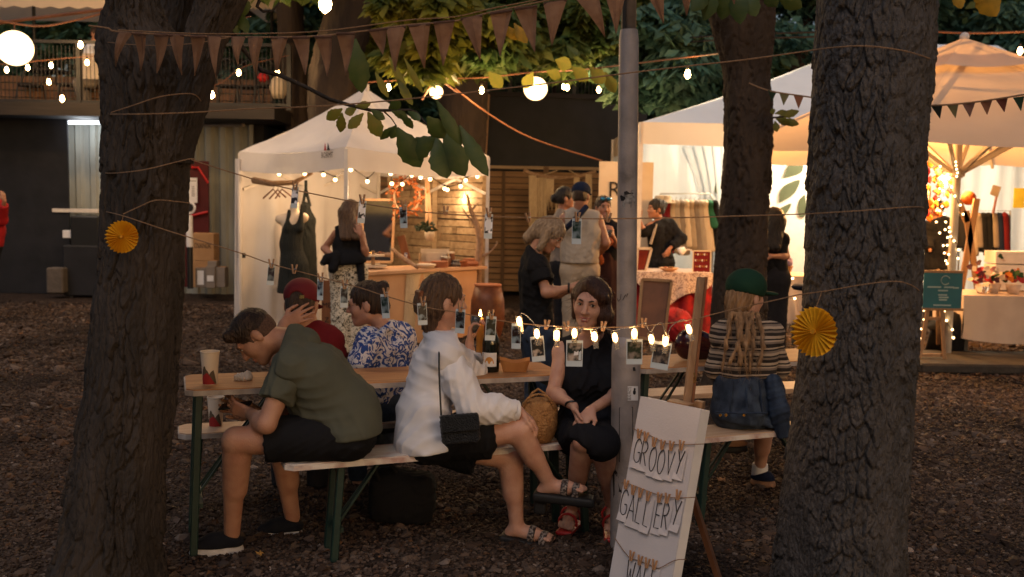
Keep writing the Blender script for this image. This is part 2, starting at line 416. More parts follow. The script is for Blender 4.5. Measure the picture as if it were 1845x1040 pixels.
def torso(s, J, g=1.0, inf=0.0, fem=False, depth=1.0, k=.03):
    """trunk between J['sL'], J['sR'] (shoulders), J['ch'], J['ws'] and J['hL'], J['hR'] (hips)"""
    lat = unit(J['sR'] - J['sL']); lw = unit(J['hR'] - J['hL']); sp = (np.linalg.norm(J['sR'] - J['sL'])) / 2
    ch = J['ch']; ws = J['ws']; hp = (J['hL'] + J['hR']) / 2; lm = unit(lat + lw)
    rc, rw, rh = ((.088, .082, .112) if fem else (.105, .098, .108)); rc, rw, rh = [x * g * depth + inf for x in (rc, rw, rh)]
    oc = sp * .50; ow = (.048 if fem else .065) * g; oh = np.linalg.norm(J['hR'] - J['hL']) / 2 * .85
    for q in (-1, 1):
        c = ch + lat * q * oc; w = ws + lm * q * ow; h = hp + lw * q * oh
        s.cap(c, w, rc, rw, k=k).cap(w, h, rw, rh, k=k)
    s.cap(J['sL'] * .93 + J['sR'] * .07, J['sR'] * .93 + J['sL'] * .07, .050 * g + inf, k=k)
    for q in ('sL', 'sR'): s.cap(J['nb'], J[q], .048 * g + inf, .056 * g + inf, k=k * .7); s.cap(J[q] * .88 + ch * .12, ch * .5 + J[q] * .5, .06 * g + inf, .085 * g + inf, k=k)
def arm(s, J, q, g=1.0, inf=0.0):
    s.cap(J['s' + q], J['e' + q], .052 * g + inf, .040 * g + inf, k=.02).cap(J['e' + q], J['w' + q], .043 * g + inf, .026 * g + inf, k=.015)
    m_ = lerp(J['e' + q], J['w' + q], .25); s.ell(m_, (.044 * g + inf,) * 3, k=.03)
def leg(s, J, q, g=1.0, inf=0.0, foot=True):
    h, k_, a = J['h' + q], J['k' + q], J['a' + q]
    s.cap(h, k_, .090 * g + inf, .058 * g + inf, k=.03).cap(k_, a, .056 * g + inf, .036 * g + inf, k=.02)
    back = unit(np.cross(np.cross(k_ - h, a - k_), a - k_)) if np.linalg.norm(np.cross(k_ - h, a - k_)) > .005 else np.zeros(3)
    back = -back if back @ (k_ - h) > 0 else back
    s.cap(lerp(k_, a, .16) + back * .014, lerp(k_, a, .5) + back * .012, .055 * g + inf, .046 * g + inf, k=.03)
    if foot and 't' + q in J:
        t = J['t' + q]; s.cap(a + V3(0, 0, -.01), lerp(a, t, .55) + V3(0, 0, -.012), .036 * g, .034 * g, k=.02); s.cap(lerp(a, t, .5), t, .032 * g, .020 * g, k=.02); hl = a - unit(t - a) * .035 + V3(0, 0, -.035); s.cap(a, hl, .032 * g, .028 * g, k=.02)
def toes(s, J, q, pn=None):
    a, t = J['a' + q], J['t' + q]; d = unit(t - a); u = V3(0, 0, 1) if pn is None else pn; x = unit(np.cross(d, u))
    for i in range(5):
        b = t + x * (i - 2) * .016 - d * .01; s.cap(b, b + d * (.034 - .005 * abs(i - 1)) - u * .006, .0105 if i else .013, .0085 if i else .011, k=.006)
def shoe(name, a, t, m, msole, parent, w=.046, high=False, label=None):
    """low canvas shoe from heel below ankle a to toe t, with a pale rubber sole as its sub-part"""
    d = unit(V3(t[0] - a[0], t[1] - a[1], 0)); x = np.cross(d, (0, 0, 1)); gz = min(a[2] - .075, t[2] - .02); hl = V3(a[0], a[1], gz) - d * .045; to = V3(t[0], t[1], gz) + d * .02; ln = np.linalg.norm(to - hl)
    s = S(); s.cap(hl + d * .035 + V3(0, 0, .045), hl + d * ln * .55 + V3(0, 0, .042), .043, .043, k=.03); s.cap(hl + d * ln * .5 + V3(0, 0, .038), to - d * .035 + V3(0, 0, .03), .045, .032, k=.03)
    s.cap(hl + d * .04 + V3(0, 0, .05), V3(a[0], a[1], a[2] - .0) , .042, .047, k=.02); s.cut(V3(a[0], a[1], a[2] + (.03 if high else -.012)), unit(V3(0, 0, 1) - d * .35)); s.cut(V3(0, 0, gz + .024), (0, 0, -1))
    o = soft(name, s, .006, m, parent, label); z = S(); z.cap(hl + d * .035, hl + d * ln * .6, .044, .045, k=.02).cap(hl + d * ln * .5, to - d * .03, .047, .034, k=.02)
    z.cut(V3(0, 0, gz + .030), (0, 0, 1)); z.cut(V3(0, 0, gz - .012), (0, 0, -1)); soft('sole', z, .006, msole, o); return o
def wisps(hair, n, ln, flow, m, seed=0, w=.0011, lift=.004, zmax=None):
    """loose single hairs lying over a head of hair"""
    me = hair.data; off = origin(hair); V = np.empty(len(me.vertices) * 3, np.float32); me.vertices.foreach_get('co', V); V = V.reshape(-1, 3) + off; N = np.empty(len(me.vertices) * 3, np.float32); me.vertices.foreach_get('normal', N); N = N.reshape(-1, 3)
    g_ = np.random.RandomState(seed); ok = np.where(zmax(V))[0] if zmax else np.arange(len(V)); ix = ok[g_.randint(0, len(ok), n)]; out = []; Q = []
    p = V[ix] + N[ix] * .0006; fl = np.array([flow(q) for q in p]); fl = fl + g_.normal(size=(n, 3)) * .22; nn = N[ix]; fl -= nn * (fl * nn).sum(1)[:, None]; fl /= np.linalg.norm(fl, axis=1)[:, None] + 1e-9; sd_ = np.cross(fl, nn); L_ = ln * (.5 + g_.rand(n))[:, None]; lf = lift * g_.rand(n)[:, None] ** 2
    for k, t in enumerate((0, .35, .7, 1.0)):
        c = p + fl * L_ * t + nn * (lf * math.sin(t * 2.2) - L_ * .12 * t * t) ; ww = w * (1 - .8 * t); out += [c - sd_ * ww, c + sd_ * ww]
    VV = np.stack(out, 1).reshape(-1, 3); b = np.arange(n) * 8; Q = np.concatenate([np.stack([b + 2 * k, b + 2 * k + 1, b + 2 * k + 3, b + 2 * k + 2], 1) for k in range(3)])
    npobj('loose_hairs', VV, Q, m, hair, kind='stuff')
def eyes(L, hs, parent, look=(0, 0), brow=True, A=None, iris=None, smile=False):
    for q in (-1, 1):
        MB().ball(L(q * .031, .0770, .012), (.0138 * hs, .0130 * hs, .0098 * hs), 10, 7, A).build('eye', MT['eyewhite'], parent, smooth=True)
        MB().ball(L(q * .031 + look[0] * .004, .0865, .0115 + look[1] * .004), (.0062 * hs, .0045 * hs, .0062 * hs), 8, 6, A).build('iris', iris or MT['dark_eye'], parent, smooth=True)
        if brow: MB().tube([L(q * .014, .094, .030), L(q * .030, .092, .036), L(q * .046, .080, .031)], [.0035 * hs, .004 * hs, .002 * hs], 6).build('eyebrow', MT['hair_dark'], parent, smooth=True)
        if brow: MB().tube([L(q * .016, .0868, .0125), L(q * .031, .0918, .0205), L(q * .046, .0835, .0135)], [.0016 * hs, .0026 * hs, .0016 * hs], 5).build('eyelash', MT['hair_dark'], parent, smooth=True)
    y = .0035 if smile else 0
    MB().tube([L(-.024 - y, .0835, -.056 + y * 1.7), L(-.012, .0905, -.0525), L(0, .0925, -.0535), L(.012, .0905, -.0525), L(.024 + y, .0835, -.056 + y * 1.7)], [.002 * hs, .0045 * hs, .005 * hs, .0045 * hs, .002 * hs], 6).build('upper_lip', MT['lip'], parent, smooth=True)
    MB().tube([L(-.022, .084, -.058), L(-.010, .091, -.0655), L(.010, .091, -.0655), L(.022, .084, -.058)], [.002 * hs, .0055 * hs, .0055 * hs, .002 * hs], 6).build('lower_lip', MT['lip'], parent, smooth=True)
    if smile: MB().tube([L(-.019, .0872, -.0555), L(0, .0935, -.0595), L(.019, .0872, -.0555)], [.001 * hs, .0034 * hs, .001 * hs], 6).build('teeth', MT['teeth'], parent, smooth=True)
def hair_sdf(L, A, hs, thick=.012, back=-.07, face=True, fr=(.066, .080, .105), fc=(0, .102, -.035), ears=True, noise=.003, f=90):
    s = S(wr=strands(L, A, noise, f)); r = lambda *a: np.array(a) * hs
    s.ell(L(0, -.016, .036), r(.074 + thick, .093 + thick, .088 + thick), A, k=.01)
    s.ell(L(0, -.05, -.02), r(.062 + thick, .05 + thick, .07), A, k=.03)
    if face: s.ell(L(*fc), r(*fr), A, k=.012, op='s')
    if ears:
        for q in (-1, 1): s.ell(L(q * .088, -.004, -.02), r(.026, .030, .045), A, k=.01, op='s')
    s.cut(L(0, 0, back), -A[2] - A[1] * .15, k=.012)
    return s
def strands(L, A, amp, f):
    c = L(0, 0, 0)
    def w(p):
        u = (p - c) @ A.T; an = np.arctan2(u[:, 0], u[:, 1] + .02); z = u[:, 2]
        return amp * (np.sin(an * f * .25 + 6 * np.sin(z * 14) + 3) + .6 * np.sin(an * f * .6 + 9 * np.sin(z * 10 + 1)) + .5 * np.sin(u[:, 1] * f * 2 + u[:, 0] * f))
    return w
# ------------------------------------------------------------ material library
MT = {}
def skin(name, c):
    m = mat(name, c, .5, (c[0] * .80, c[1] * .66, c[2] * .62), scale=17, detail=7, lo=.3, hi=.75, bump=.16, bscale=150, spec=.4)
    b = m.node_tree.nodes['Principled BSDF']; b.inputs['Subsurface Weight'].default_value = .06; b.inputs['Subsurface Radius'].default_value = (.012, .005, .003); b.inputs['Subsurface Scale'].default_value = 1.0
    return m
MT['skin_a'] = skin('skin_tan', (.42, .225, .145)); MT['skin_b'] = skin('skin_pale', (.52, .30, .215)); MT['skin_c'] = skin('skin_warm', (.40, .20, .125))
MT['lip'] = mat('lip', (.40, .13, .11), .45, spec=.4); MT['teeth'] = mat('teeth', (.75, .70, .62), .3); MT['eyewhite'] = mat('eye_white', (.62, .58, .54), .25, spec=.5); MT['dark_eye'] = mat('iris_dark', (.02, .012, .01), .15, spec=.6)
def hairm(name, a, b, st=(60, 60, 5)): return mat(name, a, .48, b, scale=1.0, detail=6, stretch=st, bump=.7, bscale=2.2, bstretch=(70, 70, 6), spec=.35)
MT['hair_dark'] = hairm('hair_dark_brown', (.022, .012, .008), (.045, .024, .014)); MT['hair_black'] = hairm('hair_black', (.008, .006, .006), (.018, .013, .012))
MT['hair_brown'] = hairm('hair_brown', (.06, .032, .018), (.11, .06, .033)); MT['hair_auburn'] = hairm('hair_auburn', (.035, .014, .008), (.07, .028, .015)); MT['hair_blond'] = hairm('hair_blond', (.17, .09, .042), (.36, .21, .105)); MT['hair_ash'] = hairm('hair_ash', (.17, .115, .075), (.30, .215, .14))
def cloth(name, c, c2=None, amt=.25, **kw): return weave(name, c, c2 or tuple(x * .82 for x in c), amt=amt, sc=900, blot=7, **kw)
MT['olive'] = cloth('olive_jersey', (.092, .094, .070), (.074, .076, .057)); MT['maroon'] = cloth('maroon_jersey', (.13, .012, .016)); MT['black_cloth'] = cloth('black_cloth', (.012, .012, .014), (.009, .009, .010))
MT['black_soft'] = cloth('black_dress_cloth', (.010, .010, .013), (.014, .014, .017)); MT['white_linen'] = cloth('white_linen', (.78, .76, .78), (.72, .70, .73), trans=.12); MT['beige'] = cloth('beige_cotton', (.38, .325, .27), (.33, .28, .23)); MT['khaki'] = cloth('khaki_cotton', (.40, .32, .24), (.33, .26, .19))
MT['navy'] = cloth('navy_cloth', (.014, .020, .045)); MT['green_cap'] = cloth('green_cotton', (.013, .042, .026)); MT['charcoal'] = cloth('charcoal_cloth', (.018, .018, .022)); MT['orange_cloth'] = cloth('rust_cloth', (.36, .10, .03), (.12, .03, .02))
MT['denim'] = mat('denim', (.030, .048, .085), .85, (.012, .020, .040), scale=14, detail=6, bump=.3, bscale=400); MT['denim_dark'] = mat('denim_dark', (.016, .024, .042), .9, (.046, .064, .100), scale=17, detail=6, bump=.3, bscale=400)
MT['shoe_black'] = cloth('black_canvas', (.012, .013, .018)); MT['rubber_white'] = mat('white_rubber', (.55, .52, .50), .6, (.38, .35, .33), scale=20); MT['rubber_black'] = mat('black_rubber', (.012, .011, .011), .6); MT['rubber_tan'] = mat('tan_rubber', (.30, .16, .09), .6)
MT['gold'] = mat('gold', (.7, .42, .12), .25, metal=1); MT['steel'] = mat('steel', (.5, .5, .5), .35, metal=1); MT['red_leather'] = mat('red_leather', (.42, .02, .02), .4, spec=.5)
MT['leopard'] = mat('spotted_strap', (.03, .02, .017), .5, (.22, .175, .15), scale=85, lo=.48, hi=.56, detail=2)
def pattern(name, a, b, sc, lo, hi, dist=2.0, third=None):
    m = mat(name, a, .85, b, scale=sc, lo=lo, hi=hi, detail=2, third=third); n = m.node_tree.nodes
    for q in n:
        if q.type == 'TEX_NOISE': q.inputs['Distortion'].default_value = dist
    return m
MT['blue_floral'] = pattern('blue_floral_print', (.60, .58, .60), (.022, .060, .24), 15, .47, .52, 3.4); MT['trouser_floral'] = pattern('leafy_print', (.62, .54, .42), (.05, .042, .028), 20, .52, .56, 3.0)
def stripes(name, cols, per, warp=.004):
    m, n, l = nodes(name); b = n['Principled BSDF']; b.inputs['Roughness'].default_value = .95; b.inputs['Specular IOR Level'].default_value = .1
    tc = n.new('ShaderNodeTexCoord'); sp = n.new('ShaderNodeSeparateXYZ'); l.new(tc.outputs['Object'], sp.inputs[0]); no = n.new('ShaderNodeTexNoise'); no.inputs['Scale'].default_value = 14; l.new(tc.outputs['Object'], no.inputs[0])
    a = n.new('ShaderNodeMath'); a.operation = 'MULTIPLY_ADD'; a.inputs[1].default_value = warp * 2; l.new(no.outputs[0], a.inputs[0]); l.new(sp.outputs[2], a.inputs[2])
    d = n.new('ShaderNodeMath'); d.operation = 'DIVIDE'; d.inputs[1].default_value = per; l.new(a.outputs[0], d.inputs[0]); fr = n.new('ShaderNodeMath'); fr.operation = 'FRACT'; l.new(d.outputs[0], fr.inputs[0])
    rp = n.new('ShaderNodeValToRGB'); rp.color_ramp.interpolation = 'CONSTANT'; e = rp.color_ramp.elements
    while len(e) < len(cols): e.new(.5)
    for i, (p, c) in enumerate(cols): e[i].position = p; e[i].color = c4(c)
    l.new(fr.outputs[0], rp.inputs[0]); l.new(rp.outputs[0], b.inputs[0])
    w = n.new('ShaderNodeTexWave'); w.bands_direction = 'X'; w.inputs['Scale'].default_value = 60; w.inputs['Distortion'].default_value = 2; l.new(tc.outputs['Object'], w.inputs[0]); bp = n.new('ShaderNodeBump'); bp.inputs['Strength'].default_value = .5; bp.inputs['Distance'].default_value = .004; l.new(w.outputs[1], bp.inputs['Height']); l.new(bp.outputs[0], b.inputs['Normal'])
    return m
_c, _d, _g = (.40, .31, .235), (.035, .028, .025), (.20, .155, .125)
MT['knit'] = stripes('striped_knit', [(0, _c), (.10, _d), (.22, _g), (.30, _d), (.36, _c), (.46, _g), (.54, _d), (.60, _c), (.66, _d), (.80, _g), (.88, _c), (.94, _d)], .135)
# timber, metal, fabric, paper
MT['table_top'] = wood('varnished_table_top', (.46, .22, .085), (.30, .125, .045), 3, 0, .58); MT['edge_grey'] = mat('worn_pale_edge', (.42, .37, .34), .6, (.24, .20, .18), scale=12)
MT['bench_white'] = mat('worn_white_paint', (.62, .56, .50), .6, (.30, .13, .10), scale=7, detail=8, lo=.44, hi=.68, stretch=(1, 2, 1), bump=.2, bscale=60); MT['bench_pale'] = wood('pale_bench_wood', (.52, .36, .24), (.40, .25, .16), 3, 0, .5)
MT['green_steel'] = mat('green_painted_steel', (.005, .021, .018), .45, (.008, .028, .022), scale=30, spec=.4); MT['easel'] = wood('easel_pine', (.33, .195, .105), (.25, .135, .065), 3, 2, .5); MT['pine_dark'] = wood('easel_brown', (.26, .10, .04), (.18, .065, .025), 3, 2, .5)
MT['fence'] = wood('weathered_fence_board', (.34, .20, .10), (.19, .105, .052), 1.6, 0, .85, .04); MT['fence_warm_dark'] = wood('fence_board_tan', (.33, .225, .125), (.20, .13, .07), 1.6, 0, .8, .04); MT['fence_warm'] = wood('fence_board_pale', (.44, .32, .19), (.27, .18, .10), 1.6, 0, .8, .04); MT['fence_post'] = wood('fence_post', (.17, .10, .055), (.10, .058, .03), 2, 2, .85)
MT['twine'] = mat('jute_twine', (.34, .21, .125), .95, (.22, .13, .075), scale=200, bump=.6, bscale=600); MT['burlap'] = weave('burlap', (.40, .245, .165), (.31, .18, .12), sc=820, trans=.22, amt=.9, blot=25); MT['burlap_hem'] = weave('burlap_hem', (.16, .095, .075), (.12, .07, .055), sc=820, amt=.7)
MT['peg'] = wood('clothespin_wood', (.46, .27, .15), (.36, .19, .10), 8, 2, .7); MT['paper'] = mat('white_card', (.72, .70, .70), .55, (.66, .64, .64), scale=10); MT['card'] = mat('letter_card', (.61, .57, .575), .6, (.55, .51, .515), scale=12); MT['board'] = mat('white_painted_board', (.62, .58, .585), .55, (.55, .51, .515), scale=5, bump=.08, bscale=120, lo=.3, hi=.7); MT['ink'] = mat('black_ink', (.014, .012, .014), .6)
MT['pole'] = mat('galvanised_pole', (.33, .285, .27), .55, (.23, .20, .19), scale=9, detail=9, metal=.15, bump=.15, bscale=90, third=(.8, (.12, .10, .09))); MT['yellow_paper'] = mat('yellow_tissue', (.80, .42, .015), .7, (.72, .34, .010), scale=30, trans=.2); MT['red'] = mat('red_paint', (.5, .02, .02), .5); MT['dark_red'] = mat('dark_red_board', (.075, .006, .006), .6)
MT['tent'] = weave('white_canopy_cloth', (.70, .66, .64), (.62, .58, .56), sc=500, trans=.16, amt=.15, blot=2); MT['tent_cool'] = weave('gazebo_cloth', (.70, .76, .84), (.64, .70, .78), sc=500, trans=.05, amt=.15, blot=2); MT['parasol'] = weave('ecru_parasol_cloth', (.74, .60, .47), (.69, .55, .42), sc=500, trans=.42, amt=.15, blot=1.5); MT['white_metal'] = mat('white_powder_coat', (.68, .62, .56), .45)
MT['bark_l'] = mat('chestnut_bark', (.052, .040, .033), .9, (.026, .021, .018), scale=7, detail=9, stretch=(1, 1, .3), bump=.9, bscale=55, third=(.78, (.10, .065, .048)), spec=.25); MT['bark_r'] = mat('rough_bark', (.060, .050, .046), .7, (.031, .026, .024), scale=16, detail=9, stretch=(1, 1, .5), bump=1.0, bscale=70, third=(.8, (.13, .115, .115)), spec=.5); MT['bark_m'] = mat('brown_bark', (.044, .029, .020), .9, (.024, .016, .012), scale=5, detail=9, stretch=(1, 1, .25), bump=1.0, bscale=25)
MT['black_tarp'] = mat('black_tarpaulin', (.010, .010, .012), .6, (.016, .016, .020), scale=3, bump=.3, bscale=5); MT['container_dark'] = mat('dark_container', (.012, .013, .017), .6, (.022, .022, .026), scale=3); MT['container_grey'] = mat('grey_container', (.30, .31, .28), .55, (.22, .225, .205), scale=4, detail=7, stretch=(1, 1, .3)); MT['dark_metal'] = mat('dark_metal', (.018, .017, .018), .5, spec=.4); MT['deck'] = wood('deck_edge', (.030, .024, .022), (.018, .015, .014), 2, 0, .8)
MT['cardboard'] = mat('cardboard', (.40, .23, .11), .85, (.34, .19, .09), scale=6); MT['carton_grey'] = mat('grey_carton', (.22, .18, .15), .8); MT['carton_dark'] = mat('dark_slab', (.05, .042, .036), .9, (.03, .026, .022), scale=9, bump=.4, bscale=40); MT['stone'] = mat('stone_block', (.11, .09, .075), .9, scale=12, bump=.4, bscale=30); MT['plastic_black'] = mat('black_plastic', (.014, .014, .015), .4, spec=.4)
MT['cable'] = mat('black_cable', (.02, .016, .013), .6); MT['cable_brown'] = mat('brown_cable', (.20, .08, .04), .7); MT['clear'] = mat('clear_plastic', (.95, .85, .7), .12, glass=.75, spec=.5); MT['glass'] = mat('clear_glass', (.95, .95, .93), .03, (.95, .95, .93), glass=.94, spec=.5); MT['bottle'] = mat('dark_bottle_glass', (.006, .009, .006), .06, spec=.6); MT['wine'] = mat('white_wine', (.85, .5, .14), .1, glass=.6); MT['amber'] = mat('brown_wicker_pot', (.17, .055, .02), .5, (.10, .03, .012), scale=14)
def bulbm(n, c, s): return emit(n, c, s)
MT['bulb'] = emit('bulb_glow', (1.0, .62, .25), 34); MT['bulb_soft'] = emit('fairy_glow', (1.0, .66, .30), 9); MT['globe'] = emit('globe_glow', (1.0, .70, .36), 3.0); MT['tube'] = emit('tube_glow', (.88, .93, 1.0), 3.0); MT['flame'] = emit('candle_flame', (1.0, .62, .2), 18); MT['clip_led'] = emit('clip_led_glow', (1.0, .60, .24), 15)
MT['basket'] = mat('straw_basket', (.42, .22, .085), .8, (.28, .13, .045), scale=40, bump=.8, bscale=90); MT['bag_black'] = mat('black_woven_leather', (.012, .013, .015), .35, bump=1.0, bscale=140, spec=.5); MT['napkin'] = mat('white_napkin', (.75, .68, .60), .9, trans=.2); MT['tray'] = mat('brown_paper_tray', (.42, .20, .07), .8, (.34, .15, .05), scale=12)
MT['cream'] = mat('cream_cloth', (.66, .55, .42), .9, (.60, .48, .36), scale=4, trans=.1); MT['white_cloth'] = mat('white_tablecloth', (.64, .52, .45), .9, (.58, .46, .40), scale=5); MT['peach'] = mat('peach_board', (.62, .36, .20), .75, (.54, .30, .16), scale=3); MT['terracotta'] = mat('terracotta', (.35, .12, .05), .8, (.24, .08, .035), scale=10); MT['leaf_dark'] = mat('dark_leaf', (.018, .030, .014), .5, trans=.2); MT['driftwood'] = mat('driftwood', (.36, .23, .14), .85, (.24, .14, .08), scale=18, bump=.6, bscale=40); MT['macrame'] = mat('macrame_cord', (.60, .45, .28), .95, (.42, .30, .18), scale=10, stretch=(20, 20, 1), bump=.9, bscale=3); MT['autumn'] = mat('autumn_leaf', (.40, .11, .02), .7, (.22, .05, .012), scale=14, trans=.3)
MT['macrame_dark'] = mat('dark_macrame', (.022, .025, .022), .95, (.012, .013, .012), scale=5, stretch=(30, 30, 2), bump=1.0, bscale=3)
# ------------------------------------------------------------ ground, gravel
def groundmat():
    m, n, l = nodes('gravel_ground'); b = n['Principled BSDF']; b.inputs['Roughness'].default_value = .95; b.inputs['Specular IOR Level'].default_value = .15
    tc = n.new('ShaderNodeTexCoord'); vo = n.new('ShaderNodeTexVoronoi'); vo.inputs['Scale'].default_value = 34; l.new(tc.outputs['Object'], vo.inputs[0])
    big = n.new('ShaderNodeTexNoise'); big.inputs['Scale'].default_value = .6; big.inputs['Detail'].default_value = 5; l.new(tc.outputs['Object'], big.inputs[0])
    r1 = n.new('ShaderNodeValToRGB'); e = r1.color_ramp.elements; e[0].color = (.020, .014, .011, 1); e[1].color = (.09, .07, .06, 1); e[0].position = .1; q = e.new(.6); q.color = (.045, .029, .021, 1); l.new(vo.outputs['Color'], r1.inputs[0])
    mx = n.new('ShaderNodeMix'); mx.data_type = 'RGBA'; mx.blend_type = 'MULTIPLY'; mx.inputs[0].default_value = .7; r2 = n.new('ShaderNodeValToRGB'); r2.color_ramp.elements[0].position = .35; r2.color_ramp.elements[1].position = .65; r2.color_ramp.elements[0].color = (.6, .48, .42, 1); l.new(big.outputs[0], r2.inputs[0]); l.new(r1.outputs[0], mx.inputs[6]); l.new(r2.outputs[0], mx.inputs[7]); l.new(mx.outputs[2], b.inputs[0])
    bp = n.new('ShaderNodeBump'); bp.inputs['Strength'].default_value = 1; bp.inputs['Distance'].default_value = .02; bp.invert = True; l.new(vo.outputs['Distance'], bp.inputs['Height']); l.new(bp.outputs[0], b.inputs['Normal']); return m
g = MB().sheet(lambda u, v: (-150 + 300 * u, -100 + 300 * v, 0), 2, 2).build('ground', groundmat(), kind='structure')
def stonemat():
    m, n, l = nodes('gravel_stone'); b = n['Principled BSDF']; b.inputs['Roughness'].default_value = .8; b.inputs['Specular IOR Level'].default_value = .25
    oi = n.new('ShaderNodeObjectInfo'); r = n.new('ShaderNodeValToRGB'); e = r.color_ramp.elements; e[0].color = (.032, .021, .015, 1); e[1].color = (.28, .24, .21, 1)
    for p, c in ((.35, (.056, .036, .026, 1)), (.62, (.080, .057, .044, 1)), (.90, (.105, .084, .072, 1)), (.94, (.11, .058, .028, 1)), (.98, (.13, .105, .095, 1))): q = e.new(p); q.color = c
    l.new(oi.outputs['Random'], r.inputs[0]); ge = n.new('ShaderNodeNewGeometry'); no = n.new('ShaderNodeTexNoise'); no.inputs['Scale'].default_value = .9; no.inputs['Detail'].default_value = 6; l.new(ge.outputs['Position'], no.inputs[0])
    r2 = n.new('ShaderNodeValToRGB'); r2.color_ramp.elements[0].position = .36; r2.color_ramp.elements[1].position = .64; r2.color_ramp.elements[0].color = (.42, .36, .32, 1); r2.color_ramp.elements[1].color = (1.25, 1.12, 1.02, 1); l.new(no.outputs[0], r2.inputs[0]); mx = n.new('ShaderNodeMix'); mx.data_type = 'RGBA'; mx.blend_type = 'MULTIPLY'; mx.inputs[0].default_value = 1; l.new(r.outputs[0], mx.inputs[6]); l.new(r2.outputs[0], mx.inputs[7]); l.new(mx.outputs[2], b.inputs[0]); return m
def gravel():
    pts = []; 
    for y0, y1, den in ((3.0, 6.2, 3400), (6.2, 9, 1900), (9, 15, 420)):
        n = int((y1 ** 2 - y0 ** 2) * .5 * 1.45 * den); y = np.sqrt(nr.rand(n) * (y1 ** 2 - y0 ** 2) + y0 ** 2); x = (nr.rand(n) - .5) * 1.45 * y
        sc = (.0075 + .0075 * nr.rand(n) ** 2 + .018 * (nr.rand(n) > .985)) * (1 if y0 < 6 else 1.25 if y0 < 9 else 1.9); pts.append(np.stack([x, y, sc * .25, sc], 1))
    a = np.concatenate(pts); me = bpy.data.meshes.new('gravel'); me.vertices.add(len(a)); me.vertices.foreach_set('co', a[:, :3].astype(np.float32).ravel()); at = me.attributes.new('sc', 'FLOAT', 'POINT'); at.data.foreach_set('value', a[:, 3].astype(np.float32))
    o = bpy.data.objects.new('gravel', me); COL.objects.link(o); o['kind'] = 'stuff'; o['label'] = 'loose brown and grey gravel stones covering the ground'
    ng = bpy.data.node_groups.new('scatter_stones', 'GeometryNodeTree'); ng.interface.new_socket('Geometry', in_out='INPUT', socket_type='NodeSocketGeometry'); ng.interface.new_socket('Geometry', in_out='OUTPUT', socket_type='NodeSocketGeometry')
    N = ng.nodes.new; Lk = ng.links.new; gi = N('NodeGroupInput'); go = N('NodeGroupOutput'); jo = N('GeometryNodeJoinGeometry')
    for s in range(3):
        ic = N('GeometryNodeMeshIcoSphere'); ic.inputs['Radius'].default_value = 1; ic.inputs['Subdivisions'].default_value = 1
        rv = N('FunctionNodeRandomValue'); rv.data_type = 'FLOAT_VECTOR'; rv.inputs[0].default_value = (-.42, -.42, -.3); rv.inputs[1].default_value = (.42, .42, .3); rv.inputs['Seed'].default_value = s * 7 + 1
        sp = N('GeometryNodeSetPosition'); Lk(ic.outputs['Mesh'], sp.inputs[0]); Lk(rv.outputs[0], sp.inputs['Offset']); sm = N('GeometryNodeSetMaterial'); sm.inputs['Material'].default_value = SM; Lk(sp.outputs[0], sm.inputs[0]); gt = N('GeometryNodeGeometryToInstance'); Lk(sm.outputs[0], gt.inputs[0]); Lk(gt.outputs[0], jo.inputs[0])
    ip = N('GeometryNodeInstanceOnPoints'); Lk(gi.outputs[0], ip.inputs['Points']); Lk(jo.outputs[0], ip.inputs['Instance']); ip.inputs['Pick Instance'].default_value = True
    na = N('GeometryNodeInputNamedAttribute'); na.data_type = 'FLOAT'; na.inputs[0].default_value = 'sc'; rs = N('FunctionNodeRandomValue'); rs.data_type = 'FLOAT_VECTOR'; rs.inputs[0].default_value = (.7, .6, .4); rs.inputs[1].default_value = (1.35, 1.1, .8)
    ml = N('ShaderNodeVectorMath'); ml.operation = 'SCALE'; Lk(rs.outputs[0], ml.inputs[0]); Lk(na.outputs[0], ml.inputs['Scale']); Lk(ml.outputs[0], ip.inputs['Scale'])
    rr = N('FunctionNodeRandomValue'); rr.data_type = 'FLOAT_VECTOR'; rr.inputs[0].default_value = (-.4, -.4, 0); rr.inputs[1].default_value = (.4, .4, 6.28); rr.inputs['Seed'].default_value = 3; Lk(rr.outputs[0], ip.inputs['Rotation']); Lk(ip.outputs[0], go.inputs[0])
    md = o.modifiers.new('scatter', 'NODES'); md.node_group = ng; me.materials.append(SM)
SM = stonemat(); gravel()
# fallen leaves: small curled blades
def fallen():
    V = []; Fs = []
    for i in range(1100):
        y = math.sqrt(rng.random() * (14 ** 2 - 3.2 ** 2) + 3.2 ** 2); x = (rng.random() - .5) * 1.4 * y; s = rng.uniform(.012, .035); a = rng.random() * 6.28; z = .016; d = V3(math.cos(a), math.sin(a), rng.uniform(-.2, .3)) * s; e = V3(-math.sin(a), math.cos(a), rng.uniform(-.3, .3)) * s * .42; c = V3(x, y, z); b = len(V); up = V3(0, 0, rng.uniform(.002, .012))
        V += [c - d, c - e + up, c + d * .2 + up * .3, c + e + up, c + d]; Fs += [(b, b + 1, b + 2), (b, b + 2, b + 3), (b + 1, b + 4, b + 2), (b + 2, b + 4, b + 3)]
    npobj('fallen_leaves', V, Fs, mat('dry_leaf', (.16, .075, .03), .8, (.07, .035, .018), scale=3, lo=.4, hi=.6, third=(.95, (.24, .15, .05))), kind='stuff')['label'] = 'small dry brown leaves lying in the gravel'
fallen()
def sceneleaf(px, py, D, r, c, label):
    o = G(px, py); g_ = np.random.RandomState(int(px)); n = 11; V = [V3(*o) + V3(0, 0, .03)]; 
    for k in range(n): t = k / n * 6.28; q = r * (1 if k % 2 else .55) * g_.uniform(.8, 1.15); V.append(o + V3(math.cos(t) * q, math.sin(t) * q * .8, .02 + g_.uniform(0, .02)))
    tag(npobj('fallen_leaf', V, [(0, 1 + k, 1 + (k + 1) % n) for k in range(n)], mat('leaf_pale', c, .8, trans=.2)), label, 'leaf')
